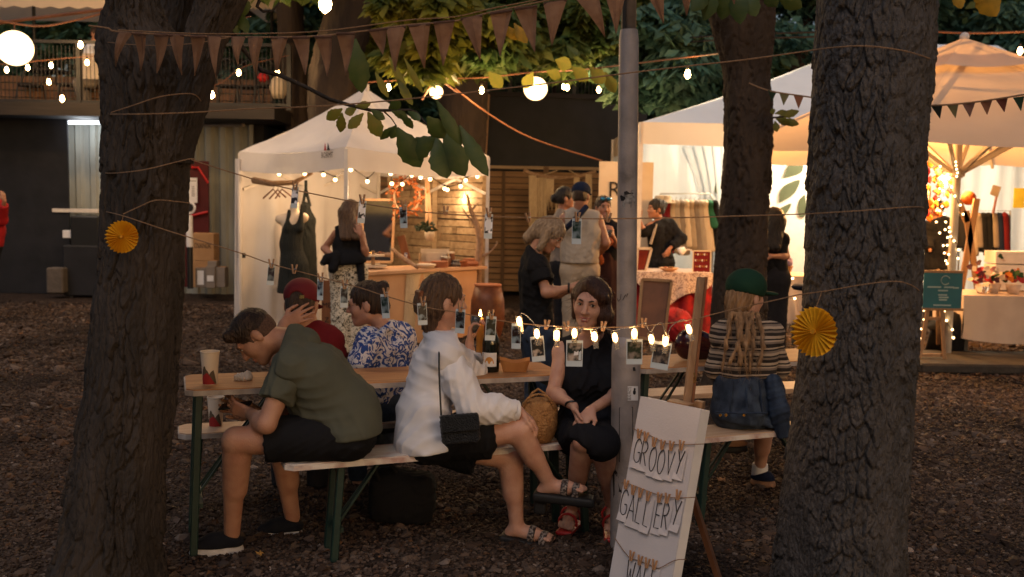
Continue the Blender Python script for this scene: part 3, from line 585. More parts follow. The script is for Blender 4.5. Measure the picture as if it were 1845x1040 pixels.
sceneleaf(1300, 872, 5.2, .04, (.40, .22, .12), 'pale tan fallen leaf on gravel near the canvas shoe')
sceneleaf(468, 1008, 4.4, .022, (.38, .20, .05), 'small yellow leaf on gravel behind the heel of the front sneaker')
# ------------------------------------------------------------ tree trunks with bark relief
def vnoise(u, v, seed=0):
    return (np.sin(u * 1.7 + 2.1 * np.sin(v * .9 + seed)) + np.sin(v * 1.3 + 1.7 * np.sin(u * 1.1 + seed * 2.3)) + .5 * np.sin(u * 3.1 + v * 2.7 + seed)) / 2.5
def voro(u, v, nu, seed):
    fu = np.floor(u).astype(int); fv = np.floor(v).astype(int); f1 = np.full(u.shape, 9.0); f2 = np.full(u.shape, 9.0); h1 = np.zeros(u.shape); dv = np.zeros(u.shape); du = np.zeros(u.shape)
    hs = lambda a, b, c: (np.sin(a * 127.1 + b * 311.7 + c * 74.7 + seed) * 43758.5453) % 1
    for i in (-1, 0, 1):
        for j in (-1, 0, 1):
            a = fu + i; b = fv + j; am = a % nu; eu = u - (a + .15 + .7 * hs(am, b, 1)); ev = v - (b + .1 + .8 * hs(am, b, 2)); d = np.sqrt(eu ** 2 + ev ** 2); n1 = d < f1; dv = np.where(n1, ev, dv); du = np.where(n1, eu, du); f2 = np.where(n1, f1, np.minimum(f2, d)); h1 = np.where(n1, hs(am, b, 3), h1); f1 = np.where(n1, d, f1)
    return f2 - f1, h1, du, dv
def sstep(x, a, b): t = np.clip((x - a) / (b - a), 0, 1); return t * t * (3 - 2 * t)
def barkfield(th, z, nu, zs, depth, seed, lean=0.0):
    msk = sstep(vnoise(np.cos(th) * 3 + z * 1.7, np.sin(th) * 3 - z * .9, seed + 4), -.35, .5); nx = th / (2 * math.pi) * nu; u = nx + .75 * vnoise(z * 7 + np.cos(th) * 2, np.sin(th) * 3, seed) + .18 * vnoise(z * 31, np.sin(th * 1.0) * 14, seed + 1) + lean * z * 8; v = z / zs + .4 * vnoise(np.cos(th) * 9, np.sin(th) * 9 + z * 5, seed + 2) + hashrow(nx, nu)
    d, hh, du, dv = voro(u, v, nu, seed); d2, h2, du2, dv2 = voro(u * 2 + 3.3, v * 2.6 + 1.7, nu * 2, seed + 9)
    depth = depth * (.55 + .6 * msk)
    return depth * (sstep(d, 0, .17) * (.55 + .6 * hh - .75 * dv * (.3 + hh) + .8 * du * (hh - .5)) - .75) + depth * .36 * sstep(d2, 0, .22) * (.4 + h2 - .9 * dv2 + 1.2 * du2 * (h2 - .5)) + depth * .10 * vnoise(th * 60, z * 150, seed)
def hashrow(nx, nu): return 0.0 * nx
def trunk(name, rows, D, m, parent, nz, nt, z0, z1, bark, flare=.25, flip=False):
    """rows: (pixel y, left x, right x) of the outline at distance D"""
    c = np.array([P((a + b) / 2, y, D) for y, a, b in rows]); r = np.array([(b - a) / 2 * ((q - CAM) @ FW) ** 2 / np.linalg.norm(q - CAM) / F * .985 for (y, a, b), q in zip(rows, c)]); o = np.argsort(c[:, 2]); c = c[o]; r = r[o]
    zz = np.linspace(z0, z1, nz); ex = lambda k, arr: np.interp(zz, c[:, 2], arr) + np.where(zz > c[-1, 2], (zz - c[-1, 2]) * (arr[-1] - arr[-2]) / (c[-1, 2] - c[-2, 2]), 0) + np.where(zz < c[0, 2], (zz - c[0, 2]) * (arr[1] - arr[0]) / (c[1, 2] - c[0, 2]), 0)
    k = np.ones(9) / 9; sm = lambda a: np.convolve(np.pad(a, 4, 'edge'), k, 'valid')
    cx, cy, rr = sm(ex(0, c[:, 0])), sm(ex(0, c[:, 1])), sm(ex(0, r)); rr = np.maximum(rr, .02) * (1 + flare * np.exp(-np.maximum(zz, 0) / .12))
    th = np.arange(nt) / nt * 2 * math.pi; T, Z = np.meshgrid(th, zz); 
    h = barkfield(T, Z, *bark) + .03 * rr[:, None] * np.sin(T * 3 + Z * 1.5 + bark[3]) + .02 * rr[:, None] * np.sin(T * 5 - Z * 2.3)
    RR = rr[:, None] + h; V = np.stack([cx[:, None] + RR * np.cos(T), cy[:, None] + RR * np.sin(T), Z], -1).reshape(-1, 3)
    i, j = np.meshgrid(np.arange(nz - 1), np.arange(nt), indexing='ij'); j2 = (j + 1) % nt; Q = np.stack([i * nt + j, i * nt + j2, (i + 1) * nt + j2, (i + 1) * nt + j], -1).reshape(-1, 4)
    return V, Q
def join(parts):
    V = []; Q = []; b = 0
    for v, q in parts: V.append(v); Q.append(q + b); b += len(v)
    return np.concatenate(V), np.concatenate(Q)
t_left = thing('chestnut_tree', 'forked brown trunk with vertical furrows at the left, wearing a yellow paper rosette', 'tree', P(215, 900, 3.95) * V3(1, 1, 0))
LR = [(1040, 98, 289), (850, 130, 300), (700, 156, 320), (540, 171, 331), (500, 177, 333), (400, 183, 338), (260, 183, 346), (200, 184, 352), (150, 180, 366), (105, 174, 360), (70, 176, 330), (40, 182, 303), (0, 190, 288), (-120, 192, 270)]
RRw = [(300, 232, 345), (260, 245, 352), (200, 270, 371), (140, 298, 388), (90, 320, 402), (40, 340, 425), (0, 352, 446), (-120, 380, 500)]
MRw = [(240, 225, 320), (130, 245, 330), (60, 270, 345), (0, 285, 355), (-120, 295, 365)]
V, Q = join([trunk('', LR, 3.95, None, None, 430, 300, -.05, 3.1, (24, .21, .017, 3, .1)), trunk('', RRw, 3.93, None, None, 190, 170, 1.75, 3.1, (14, .19, .014, 5, .0), 0), trunk('', MRw, 4.55, None, None, 120, 120, 1.7, 3.4, (14, .19, .014, 8, .0), 0)])
npobj('trunk', V, Q, MT['bark_l'], t_left, smooth=True)
t_right = thing('chestnut_tree', 'broad dark trunk with rough plated bark at the right, in front of the orange parasol', 'tree', P(1525, 900, 3.6) * V3(1, 1, 0))
RW = [(1040, 1392, 1635), (860, 1411, 1642), (690, 1430, 1648), (540, 1441, 1656), (284, 1450, 1666), (230, 1452, 1669), (150, 1456, 1678), (85, 1459, 1686), (0, 1464, 1690), (-120, 1468, 1698)]
V, Q = trunk('', RW, 3.6, None, None, 480, 400, -.05, 3.0, (40, .105, .0115, 12, .06)); npobj('trunk', V, Q, MT['bark_r'], t_right, smooth=True)
t_mid = thing('chestnut_tree', 'dark brown trunk standing between the white gazebo and the beer tables', 'tree', P(1335, 600, 8.6) * V3(1, 1, 0))
MW = [(640, 1276, 1378), (600, 1280, 1379), (500, 1286, 1380), (430, 1291, 1382), (350, 1300, 1385), (270, 1304, 1391), (180, 1304, 1392), (130, 1302, 1386), (100, 1294, 1393), (50, 1278, 1396), (0, 1264, 1397), (-90, 1240, 1410)]
V, Q = trunk('', MW, 8.6, None, None, 300, 110, -.05, 4.3, (16, .30, .022, 4, .0)); npobj('trunk', V, Q, MT['bark_m'], t_mid, smooth=True)
# ------------------------------------------------------------ background trees
def leafm(name, a, b, t=.4, third=None): return mat(name, a, .55, b, scale=2.2, detail=6, lo=.38, hi=.62, trans=t, third=third)
LF = [leafm('foliage_deep', (.06, .135, .085), (.11, .175, .08)), leafm('foliage_mid', (.07, .13, .04), (.12, .14, .035)), leafm('foliage_blue', (.075, .175, .14), (.12, .20, .13)), leafm('foliage_gold', (.16, .15, .018), (.07, .10, .02))]  # gold foliage: the bulbs' light on these leaves is put into their colour
def crown(c, rad, n, size, m, parent, seed, clumps=26, name='crown'):
    g_ = np.random.RandomState(seed); k = g_.normal(size=(clumps, 3)); k = k / np.linalg.norm(k, axis=1)[:, None] * (g_.rand(clumps, 1) ** .45) * np.array(rad) + np.array(c); w = g_.randint(0, clumps, n); cr = np.array(rad).min() * .34 * (0.6 + .8 * g_.rand(clumps))
    q = g_.normal(size=(n, 3)); q = q / np.linalg.norm(q, axis=1)[:, None] * (g_.rand(n, 1) ** .5); p = k[w] + q * cr[w][:, None] * np.array([1.25, 1.25, .75])
    a = g_.rand(n) * 6.28; dr = np.stack([np.cos(a), np.sin(a), -.35 - .7 * g_.rand(n)], 1); dr /= np.linalg.norm(dr, axis=1)[:, None]; sd_ = np.cross(dr, g_.normal(size=(n, 3)) * .5 + np.array([0, 0, 1])); sd_ /= np.linalg.norm(sd_, axis=1)[:, None]
    L = (size * (.6 + .8 * g_.rand(n)))[:, None]; nn = np.cross(dr, sd_)
    V = np.stack([p, p + dr * L * .62 + sd_ * L * .26 - nn * L * .04, p + dr * L * 1.15, p + dr * L * .62 - sd_ * L * .26 - nn * L * .04], 1).reshape(-1, 3); Q = np.arange(n * 4).reshape(n, 4)
    return npobj(name, V, Q, m, parent)
def bgtree(px, D, base, rows, cr, label, m, seed, n=9000, size=.22, bk=(14, .35, .025, 4, 0)):
    b = P(px, base, D) * V3(1, 1, 0); t = thing('chestnut_tree', label, 'tree', b, 'trees behind the stalls')
    if rows: V, Q = trunk('', rows, D, None, None, 90, 60, -.05, cr[0][2] if cr else 6, bk, .15); npobj('trunk', V, Q, MT['bark_m'], t, smooth=True)
    else: V_ = MB().tube([b, b + V3(.1, 0, 2), b + V3(-.1, .1, 4.2), b + V3(.3, .2, 6.5)], [.26, .2, .17, .1], 14).build('trunk', MT['bark_m'], t, smooth=True)
    for i, (x, y, z, rx, ry, rz) in enumerate(cr): crown((x, y, z), (rx, ry, rz), n, size, m[i % len(m)] if isinstance(m, list) else m, t, seed + i)
    return t
def X(px, D): return (px - 922.5) * D / F
bgtree(535, 16.9, 520, [(520, 512, 560), (220, 514, 556), (90, 503, 552), (0, 496, 547), (-100, 485, 545)], [(X(520, 17), 17.5, 6.2, 2.4, 1.6, 1.5)], 'slim tan trunk left of the white stall tent, behind the terrace rail', [LF[2]], 21)
bgtree(598, 14.6, 540, [(540, 560, 640), (260, 556, 638), (180, 552, 640), (110, 560, 652), (60, 575, 668), (0, 592, 690), (-90, 620, 720)], [(X(640, 15), 15.3, 5.6, 2.2, 1.6, 1.2), (X(760, 15), 15.8, 4.6, 1.6, 1.2, .75)], 'thick leaning trunk directly behind the peak of the white stall tent', [LF[1], LF[3]], 31)
bgtree(832, 15.4, 540, [(540, 800, 868), (300, 796, 872), (230, 792, 876), (170, 788, 880), (90, 770, 880), (0, 750, 880)], [(X(840, 15.5), 16.2, 5.3, 1.9, 1.5, 1.2), (X(770, 12.8), 12.8, 3.85, .95, .8, .55), (X(860, 13.4), 13.4, 3.7, .85, .7, .5)], 'stout trunk between the stall tent and the black tarpaulin wall', [LF[1], LF[3], LF[1]], 41)
bgtree(1010, 21, 500, None, [(X(930, 21), 21, 5.7, 2.3, 2, 2.0), (X(1060, 21), 21.5, 5.9, 2.2, 2, 2.0), (X(985, 14.5), 14.5, 4.15, 1.1, .8, .62)], 'leafy tree behind the black tarpaulin wall, above the round lantern', [LF[2], LF[0], LF[1]], 51, n=10000)
bgtree(1200, 20, 500, None, [(X(1190, 20), 20, 5.2, 2.1, 1.8, 1.9), (X(1230, 19), 19, 3.9, 1.5, 1.3, 1.1), (X(1195, 14), 14.6, 3.9, .85, .7, .8)], 'dark bushy tree behind the peak of the white gazebo, left of the middle trunk', [LF[1], LF[0], LF[2]], 61, n=10000)
bgtree(1430, 19.5, 500, None, [(X(1420, 19.5), 20, 5.4, 2.0, 1.6, 2.2)], 'green tree seen between the middle trunk and the right trunk', [LF[2]], 71, n=11000)
bgtree(1760, 19.5, 500, None, [(X(1720, 19.5), 20, 5.6, 2.4, 1.8, 1.6), (X(1850, 19.5), 20.4, 5.2, 2.3, 1.8, 1.9)], 'misty green tree above the orange parasol at the top right', [LF[2], LF[1]], 81, n=10000)
bgtree(90, 22, 500, None, [(X(60, 22), 22, 5.6, 3.0, 2, 1.9), (X(330, 22), 22, 5.8, 3.0, 2, 1.8)], 'dark tree beyond the lit terrace at the top left', [LF[0], LF[2]], 91, n=10000)
bgtree(440, 21, 500, None, [(X(450, 21), 21, 5.2, 2.2, 1.8, 1.8), (X(660, 22), 22, 5.8, 2.6, 1.8, 2.2)], 'dark tree beyond the terrace, behind the slim tan trunk', [LF[2], LF[0]], 101, n=10000)
fw_ = [crown((x, 30 + rng.uniform(-2, 2), z), (4.2, 2.2, 2.6), 5200, .42, None, None, 200 + i) for i, (x, z) in enumerate(((-17, 4), (-11, 4.6), (-5, 4.2), (1, 4.8), (7, 4.3), (13, 4.6), (19, 4.2)))]
def merge(objs, name, m, label):
    V = []; Q = []; b = 0
    for o in objs:
        me = o.data; v = np.empty(len(me.vertices) * 3, np.float32); me.vertices.foreach_get('co', v); V.append(v.reshape(-1, 3)); Q.append(np.arange(len(me.vertices)).reshape(-1, 4) + b); b += len(me.vertices); bpy.data.objects.remove(o)
    o = npobj(name, np.concatenate(V), np.concatenate(Q), m, kind='stuff'); o['label'] = label
merge(fw_, 'far_wood', LF[0], 'dark mass of far trees beyond the market')
# ------------------------------------------------------------ foreground chestnut leaves
CHL = mat('chestnut_leaf', (.048, .080, .020), .5, (.070, .095, .024), scale=30, trans=.35, spec=.4); CHY = mat('yellowed_chestnut_leaf', (.42, .24, .02), .55, (.26, .17, .02), scale=25, trans=.45); CHG = mat('lit_chestnut_leaf', (.13, .145, .026), .5, (.17, .15, .03), scale=30, trans=.5)  # CHG: lamp glow on the leaves is put into the brighter yellow-green colour
def leafmesh(a, b, w, view, cup=.12, jag=.0, seed=0):
    """obovate leaflet from stalk a to tip b, folded on its midrib, with toothed margin"""
    a = np.asarray(a); b = np.asarray(b); d = b - a; L = np.linalg.norm(d); d = d / L; x = unit(np.cross(d, view)); nn = np.cross(x, d); g_ = np.random.RandomState(seed); V = []; Fs = []; n = 10; tw = g_.uniform(-.5, .5)
    for i in range(n + 1):
        t = i / n; ww = w * (math.sin(math.pi * min(1, t ** 1.35 * .98 + .02)) ** .85) * .5 + .0005; ww *= 1 + jag * (1 if i % 2 else -1) * (0 < i < n); xx = x * math.cos(tw * t) + nn * math.sin(tw * t); nw = np.cross(xx, d)
        p = a + d * L * t - nn * L * cup * math.sin(math.pi * t) * .8
        V += [p - xx * ww + nw * ww * .35, p, p + xx * ww + nw * ww * .35]
    for i in range(n):
        for k in (0, 1): q = i * 3 + k; Fs.append((q, q + 1, q + 4, q + 3))
    return V, Fs
def leaf(parent, x0, y0, x1, y1, w, D, m=None, D2=None, cup=.1):
    D2 = D2 or D + rng.uniform(-.05, .05); a = P(x0, y0, D); b = P(x1, y1, D2); V, Fs = leafmesh(a, b, w * D / F, unit(a - CAM), cup, .07, int(x0 * 7 + y1)); return npobj('leaf', V, Fs, m or CHL, parent, smooth=True)
br = thing('hanging_branch', 'thin chestnut branch with broad green leaves hanging in front of the white stall tent', 'branch', P(640, 190, 4.0))
MB().tube([P(x, y, 4.0 + i * .01) for i, (x, y) in enumerate(((395, 30), (420, 62), (440, 91), (471, 127), (505, 136), (549, 156), (596, 180), (632, 190), (669, 199), (700, 199), (739, 198), (752, 203)))], [.012, .011, .010, .009, .009, .008, .008, .0075, .007, .006, .005, .004], 7).tube([P(752, 203, 4.11), P(770, 226, 4.1), P(789, 248, 4.1)], [.004, .003, .0025], 5).tube([P(690, 199, 4.1), P(705, 213, 4.1), P(715, 228, 4.1)], [.004, .003, .002], 5).tube([P(468, 0, 4), P(463, 12, 4), P(474, 21, 4), P(490, 20, 4), P(503, 6, 4)], [.008, .007, .006, .005, .004], 6).tube([P(471, 127, 4.03), P(462, 118, 4.03), P(452, 122, 4.03)], [.005, .004, .002], 5).build('twig', MT['bark_l'], br, smooth=True)
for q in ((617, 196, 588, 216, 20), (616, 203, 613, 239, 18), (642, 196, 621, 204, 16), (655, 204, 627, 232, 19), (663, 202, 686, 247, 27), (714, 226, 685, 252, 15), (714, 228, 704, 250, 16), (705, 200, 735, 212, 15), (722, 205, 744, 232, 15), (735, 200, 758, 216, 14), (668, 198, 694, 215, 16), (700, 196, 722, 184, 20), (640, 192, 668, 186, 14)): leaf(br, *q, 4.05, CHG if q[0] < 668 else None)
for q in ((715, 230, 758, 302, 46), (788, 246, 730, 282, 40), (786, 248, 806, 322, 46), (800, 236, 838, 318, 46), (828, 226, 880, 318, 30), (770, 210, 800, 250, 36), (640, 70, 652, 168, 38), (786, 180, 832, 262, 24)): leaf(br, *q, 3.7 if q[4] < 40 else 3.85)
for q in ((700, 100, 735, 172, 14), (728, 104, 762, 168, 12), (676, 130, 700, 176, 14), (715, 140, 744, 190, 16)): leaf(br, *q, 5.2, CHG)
def sprig(label, leaves, D, m=None, stem=None):
    t = thing('leaf_sprig', label, 'leaves', P(leaves[0][0], leaves[0][1], D))
    for q in leaves: leaf(t, *q, D, m)
    if stem: MB().tube([P(x, y, D) for x, y in stem], .004 * D / 4, 5).build('twig', MT['bark_l'], t)
sprig('green chestnut leaves beside the fork of the left trunk, at the top edge', [(372, 0, 352, 62, 26), (398, -20, 398, 22, 30), (420, -8, 398, 38, 32), (425, -10, 440, 30, 34), (430, 20, 446, 60, 20), (432, 22, 424, 62, 18), (404, 18, 402, 42, 22)], 4.0)
sprig('drooping leaves at the top edge in front of the middle trunk', [(1290, -30, 1268, 38, 30), (1310, -26, 1300, 36, 34), (1325, -30, 1334, 44, 34), (1345, -20, 1362, 30, 30), (1280, -22, 1246, 20, 28), (1375, -20, 1400, 12, 30), (1400, -10, 1445, 14, 30)], 4.4)
sprig('two yellow chestnut leaves hanging into the top right corner', [(1722, -20, 1732, 16, 20), (1760, -30, 1796, 30, 40), (1750, -30, 1775, 8, 22)], 4.2, CHY)
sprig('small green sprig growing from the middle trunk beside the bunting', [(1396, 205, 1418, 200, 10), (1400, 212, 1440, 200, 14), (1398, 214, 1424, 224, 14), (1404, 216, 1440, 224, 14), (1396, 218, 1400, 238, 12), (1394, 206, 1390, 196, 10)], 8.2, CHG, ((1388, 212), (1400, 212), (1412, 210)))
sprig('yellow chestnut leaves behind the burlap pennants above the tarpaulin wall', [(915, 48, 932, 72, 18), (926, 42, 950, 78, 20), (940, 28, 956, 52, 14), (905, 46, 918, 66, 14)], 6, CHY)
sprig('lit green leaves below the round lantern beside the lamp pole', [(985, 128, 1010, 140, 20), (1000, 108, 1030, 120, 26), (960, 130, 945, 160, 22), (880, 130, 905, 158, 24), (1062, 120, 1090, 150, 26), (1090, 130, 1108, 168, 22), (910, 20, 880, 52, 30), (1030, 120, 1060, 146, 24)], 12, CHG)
# ------------------------------------------------------------ container bar with roof terrace (back left)
YC = 16.7
def PX(px, D): return X(px, D)
def PZ(py, px, D): return P(px, py, D)[2]
cont = thing('container_bar', 'pale grey corrugated container bar under the roof terrace, behind the left trunk', 'building', (-6.2, YC, 0))
def corr(x0, x1, z0, z1, y, pitch=.24, dep=.05):
    m = MB(); n = int((x1 - x0) / pitch); pts = []
    for i in range(n + 1):
        x = x0 + i * pitch
        for dx, dy in ((0, 0), (.35, 0), (.5, dep), (.85, dep)): pts.append((min(x + dx * pitch, x1), y + dy))
    vs = [(a, b, z0) for a, b in pts] + [(a, b, z1) for a, b in pts]; N = len(pts); return m.add(vs, [(i, i + 1, N + i + 1, N + i) for i in range(N - 1)])
corr(PX(112, YC), PX(455, YC), 0, 2.85, YC).build('corrugated_wall', MT['container_grey'], cont)
MB().box((-5.9, YC + 1.25, 1.42), (1.7, 1.1, 1.42)).build('container_shell', MT['container_dark'], cont)
MB().box((-6.6, YC - .55, 2.93), (2.9, .62, .10)).build('deck_beam', MT['deck'], cont); MB().box((-6.4, YC + 1.6, 2.97), (2.7, 1.5, .05)).build('terrace_floor', MT['deck'], cont)
for a, b, y in ((118, 186, 219), (352, 440, 223)):
    p, q = P(a, y, YC - .14), P(b, y, YC - .14); MB().beam(p, q, .07, .09).build('light_housing', MT['white_metal'], cont); MB().tube([p + V3(.02, -.06, -.02), q + V3(-.02, -.06, -.02)], .03, 8).build('light_tube', MT['tube'] if a < 200 else MT['steel'], cont)
lamp('tube_light', P(152, 232, YC - .5), 17, (.85, .93, 1.0), .2)
p, q = P(104, 379, YC - .3), P(186, 380, YC - .3); MB().box((p + q) / 2, ((q[0] - p[0]) / 2, .2, .028)).build('counter_ledge', MT['white_metal'], cont)
MB().box((P(113, 380, YC - .35) * V3(1, 1, 0) + V3(0, 0, 1.35)), (.05, .05, 1.35)).build('post', MT['dark_metal'], cont)
tag(MB().box((PX(50, 16.2) - .4, 16.25, 1.43), (1.05, .02, 1.42)).build('black_curtain', MT['black_tarp'], None, loc=(PX(50, 16.2) - .4, 16.25, 0)), 'tall black cloth panel hanging at the left edge below the terrace', 'curtain')
# dark service unit below the ledge
t = thing('grill_cart', 'black service cabinet on legs standing against the container, left of the left trunk', 'cabinet', P(150, 522, 16.0) * V3(1, 1, 0))
a, b = PX(140, 16), PX(190, 16); zc = PZ(388, 160, 16); MB().bbox(((a + b) / 2, 16, zc - .35), ((b - a) / 2, .3, .34), b=.02).build('hood', MT['plastic_black'], t); MB().bbox(((a + b) / 2 - .05, 16, .43), ((b - a) / 2 + .06, .34, .40), b=.02).build('cabinet_body', MT['black_tarp'], t)
for i in (0, 1): MB().tube([(a + i * (b - a), 15.7, 0), (a + i * (b - a), 15.7, .1)], .03).build('caster', MT['dark_metal'], t)
tag(MB().bbox(P(104, 505, 15.6), (.13, .12, .2), b=.02).build('stone_block', MT['stone'], None), 'pale stone block at the foot of the post beside the black panel', 'stone')
tag(MB().bbox(P(123, 422, 15.9), (.07, .05, .06), b=.005).build('paper_box', MT['paper'], None), 'small white box with a red strip on the service counter', 'box')
# red board with outline, notice and sign post
t = thing('notice_board', 'dark red board with bright red angular outline leaning against the container', 'board', P(360, 470, 16.2) * V3(1, 1, 0))
a, b = P(330, 290, 16.3), P(377, 425, 16.3); MB().box(((a[0] + b[0]) / 2, 16.3, (a[2] + .15) / 2), ((b[0] - a[0]) / 2, .025, (a[2] - .15) / 2)).build('panel', MT['dark_red'], t)
for pp in (((345, 302), (357, 302), (375, 330)), ((345, 389), (374, 382))): MB().tube([P(x, y, 16.24) for x, y in pp], .02, 5).build('outline', MT['red'], t)
a = P(347, 343, 16.22); o = MB().box(a, (.075, .006, .20)).build('notice', MT['paper'], t); 
for z, w_ in ((.15, .05), (.06, .02), (.03, .022), (0, .02), (-.03, .024), (-.06, .03), (-.09, .028)): MB().box(a + V3(.012, -.0075, z), (w_, .001, .006)).build('print_line', MT['carton_grey'], o)
t = thing('sign_post', 'slim post with white upper sleeve and round white top sign beside the red board', 'post', P(343, 520, 15.4) * V3(1, 1, 0)); a = P(343, 520, 15.4)
MB().tube([a, P(342, 445, 15.4)], .045, 10).build('lower_post', MT['plastic_black'], t); MB().tube([P(342, 445, 15.4), P(341, 388, 15.4)], .05, 10).build('white_sleeve', MT['paper'], t); MB().lathe(P(341, 374, 15.4), [(.10, -.01), (.10, .01)], 20, (0, -1, 0)).build('round_sign', MT['paper'], t); MB().lathe(P(341, 374, 15.38), [(.065, -.004), (.065, .004)], 20, (0, -1, 0)).build('sign_mark', MT['ink'], t)
def carton(px0, py0, px1, py1, D, m, label, txt=None, dep=.3, extra=None):
    a, b = P(px0, py1, D), P(px1, py0, D); c = (a + b) / 2; t = thing('carton', label, 'box', (c[0], D, a[2])); MB().bbox((c[0], D + dep / 2, c[2]), ((b[0] - a[0]) / 2, dep / 2, (b[2] - a[2]) / 2), b=.006).build('box_body', m, t)
    w = (b[0] - a[0]) / 2
    MB().box((c[0], D + dep / 2, b[2] + .004), (w * .98, .02, .003)).build('packing_tape', MT['tray'], t)
    if txt:
        for s, z, q in txt: lettering('print', s, q, (c[0], D - .004, c[2] + z), (1, 0, 0), (0, 0, 1), MT['ink'], t, width=w * 1.5)
    if extra: MB().box((c[0] + extra[0], D - .004, c[2] + extra[1]), (extra[2], .003, extra[3])).build('sticker', extra[4], t)
    return t
carton(345, 421, 385, 470, 15.9, MT['cardboard'], 'upper tan cardboard box with black print beside the left trunk', (('CNAINOK', .02, .12),))
carton(345, 471, 385, 518, 15.9, MT['cardboard'], 'lower tan cardboard box under the printed one beside the left trunk'); carton(352, 483, 371, 518, 15.5, MT['carton_grey'], 'small carton with pale oval print in front of the tan boxes', None, .2, (0, 0, .05, .11, MT['paper'])); carton(371, 480, 387, 519, 15.45, MT['carton_grey'], 'small grey carton with white sticker, middle of the three low cartons', None, .2, (0, -.02, .05, .045, MT['paper'])); carton(388, 482, 405, 518, 15.5, MT['carton_grey'], 'plain brown carton nearest the tent, rightmost of the low cartons', None, .2); carton(374, 471, 390, 481, 15.5, MT['carton_grey'], 'small upper carton lying on the two low grey cartons', None, .2)
# ------------------------------------------------------------ terrace rail, chairs, umbrella
def rail(x0, x1, y, zf, label, mesh=True, h=1.02):
    t = thing('terrace_railing', label, 'railing', ((x0 + x1) / 2, y, zf)); MB().beam((x0, y, zf + h), (x1, y, zf + h), .05, .05).build('top_rail', MT['dark_metal'], t); MB().beam((x0, y, zf + .08), (x1, y, zf + .08), .04, .04).build('bottom_rail', MT['dark_metal'], t)
    n = max(2, int((x1 - x0) / 1.3));
    for i in range(n + 1): x = x0 + (x1 - x0) * i / n; MB().box((x, y, zf + h / 2), (.035, .035, h / 2)).build('rail_post', MT['dark_metal'], t)
    m = MB(); k = int((x1 - x0) / .065)
    for i in range(k): m.box((x0 + (i + .5) * (x1 - x0) / k, y, zf + h / 2), (.005, .005, h / 2 - .06))
    m.build('wire_infill', MT['dark_metal'], t, kind='stuff'); return t
rail(PX(-40, 16.2), PX(520, 16.2), 16.2, 3.03, 'dark wire railing of the roof terrace at the left'); 
def chair(x, y, z, a, label):
    t = thing('bistro_chair', label, 'chair', (x, y, z), 'chairs on the roof terrace'); c, s = math.cos(a), math.sin(a); W = lambda u, v, w: V3(x + u * c - v * s, y + u * s + v * c, z + w); ax = (V3(c, s, 0), V3(-s, c, 0), V3(0, 0, 1))
    MB().lathe(W(0, 0, .45), [(.2, -.02), (.21, 0), (.2, .015)], 14).build('seat', MT['deck'], t)
    MB().tube([W(.19 * math.sin(q), -.19 * math.cos(q), .46 + .42 * math.cos(q / 1.0 - 0) ** .5) if abs(q) < 1.5 else W(.2 * math.copysign(1, q), 0, .46) for q in np.linspace(-1.55, 1.55, 11)], .016, 6).build('back_hoop', MT['dark_metal'], t)
    m = MB(); [m.tube([W(u, -.18, .47), W(u * .9, -.2, .47 + .38 * math.cos(u * 5))], .006, 4) for u in (-.12, -.06, 0, .06, .12)]; m.build('back_cane', MT['deck'], t)
    for u, v in ((-1, -1), (1, -1), (1, 1), (-1, 1)): MB().tube([W(u * .14, v * .14, .44), W(u * .19, v * .19, 0)], .014, 6).build('leg', MT['dark_metal'], t)
for i, (px, d, a, l) in enumerate(((128, 17.2, .4, 'dark round-back chair on the terrace, leftmost behind the rail'), (165, 17.6, 2.2, 'dark round-back chair below the white-shirted terrace guest'), (412, 17.0, .2, 'dark cane chair on the terrace just right of the left trunk'), (446, 17.1, .5, 'dark cane chair on the terrace, second from the left trunk'), (482, 16.9, -.2, 'dark cane chair on the terrace beside the slim tan trunk'), (60, 17.4, 1.2, 'dark chair on the terrace under the big round lantern'))): chair(PX(px, d), d, 3.03, a, l)
t = thing('bistro_table', 'small round table on the terrace beside the guest in white', 'table', (PX(95, 17.8), 17.8, 3.03)); c = V3(PX(95, 17.8), 17.8, 3.03); MB().lathe(c + V3(0, 0, .72), [(.36, 0), (.36, .03)], 20).build('tabletop', MT['deck'], t); MB().tube([c, c + V3(0, 0, .72)], .03, 8).build('table_leg', MT['dark_metal'], t); MB().lathe(c, [(.22, 0), (.05, .03)], 14).build('foot_plate', MT['dark_metal'], t)
tag(MB().ball(P(474, 140, 16.6), (.10, .1, .08)).build('red_bag', MT['red'], None, smooth=True), 'small red bag on the terrace behind the rail', 'bag')
tag(MB().lathe(P(502, 158, 16.4), [(.08, -.18), (.13, -.1), (.15, 0), (.13, .1), (.05, .19)], 14).build('paper_lantern', MT['cream'], None, smooth=True), 'unlit cream paper lantern on the terrace rail by the slim tan trunk', 'lantern')
def umbrella_band(px0, px1, py, D, label):
    a, b = PX(px0, D), PX(px1, D); z = PZ(py, (px0 + px1) / 2, D); t = thing('terrace_parasol', label, 'parasol', ((a + b) / 2, D + 1.3, z - 2)); cx = (a + b) / 2; r = (b - a) / 2
    MB().add([(a, D, z + .22), (b, D, z + .22), (b, D + 2.6, z + .22), (a, D + 2.6, z + .22), (cx, D + 1.3, z + 1.1)], [(0, 1, 4), (1, 2, 4), (2, 3, 4), (3, 0, 4)]).build('canopy', MT['parasol'], t)
    m = MB(); n = 12
    for i in range(n): x0, x1 = a + (b - a) * i / n, a + (b - a) * (i + 1) / n; m.add([(x0, D, z + .22), (x1, D, z + .22), (x1, D - .01, z + .02), ((x0 + x1) / 2, D - .01, z - .02), (x0, D - .01, z + .02)], [(0, 1, 2, 3, 4)])
    m.build('valance', MT['parasol'], t); MB().tube([(cx, D + 1.3, 3.03), (cx, D + 1.3, z + 1.1)], .03, 8).build('pole', MT['dark_metal'], t)
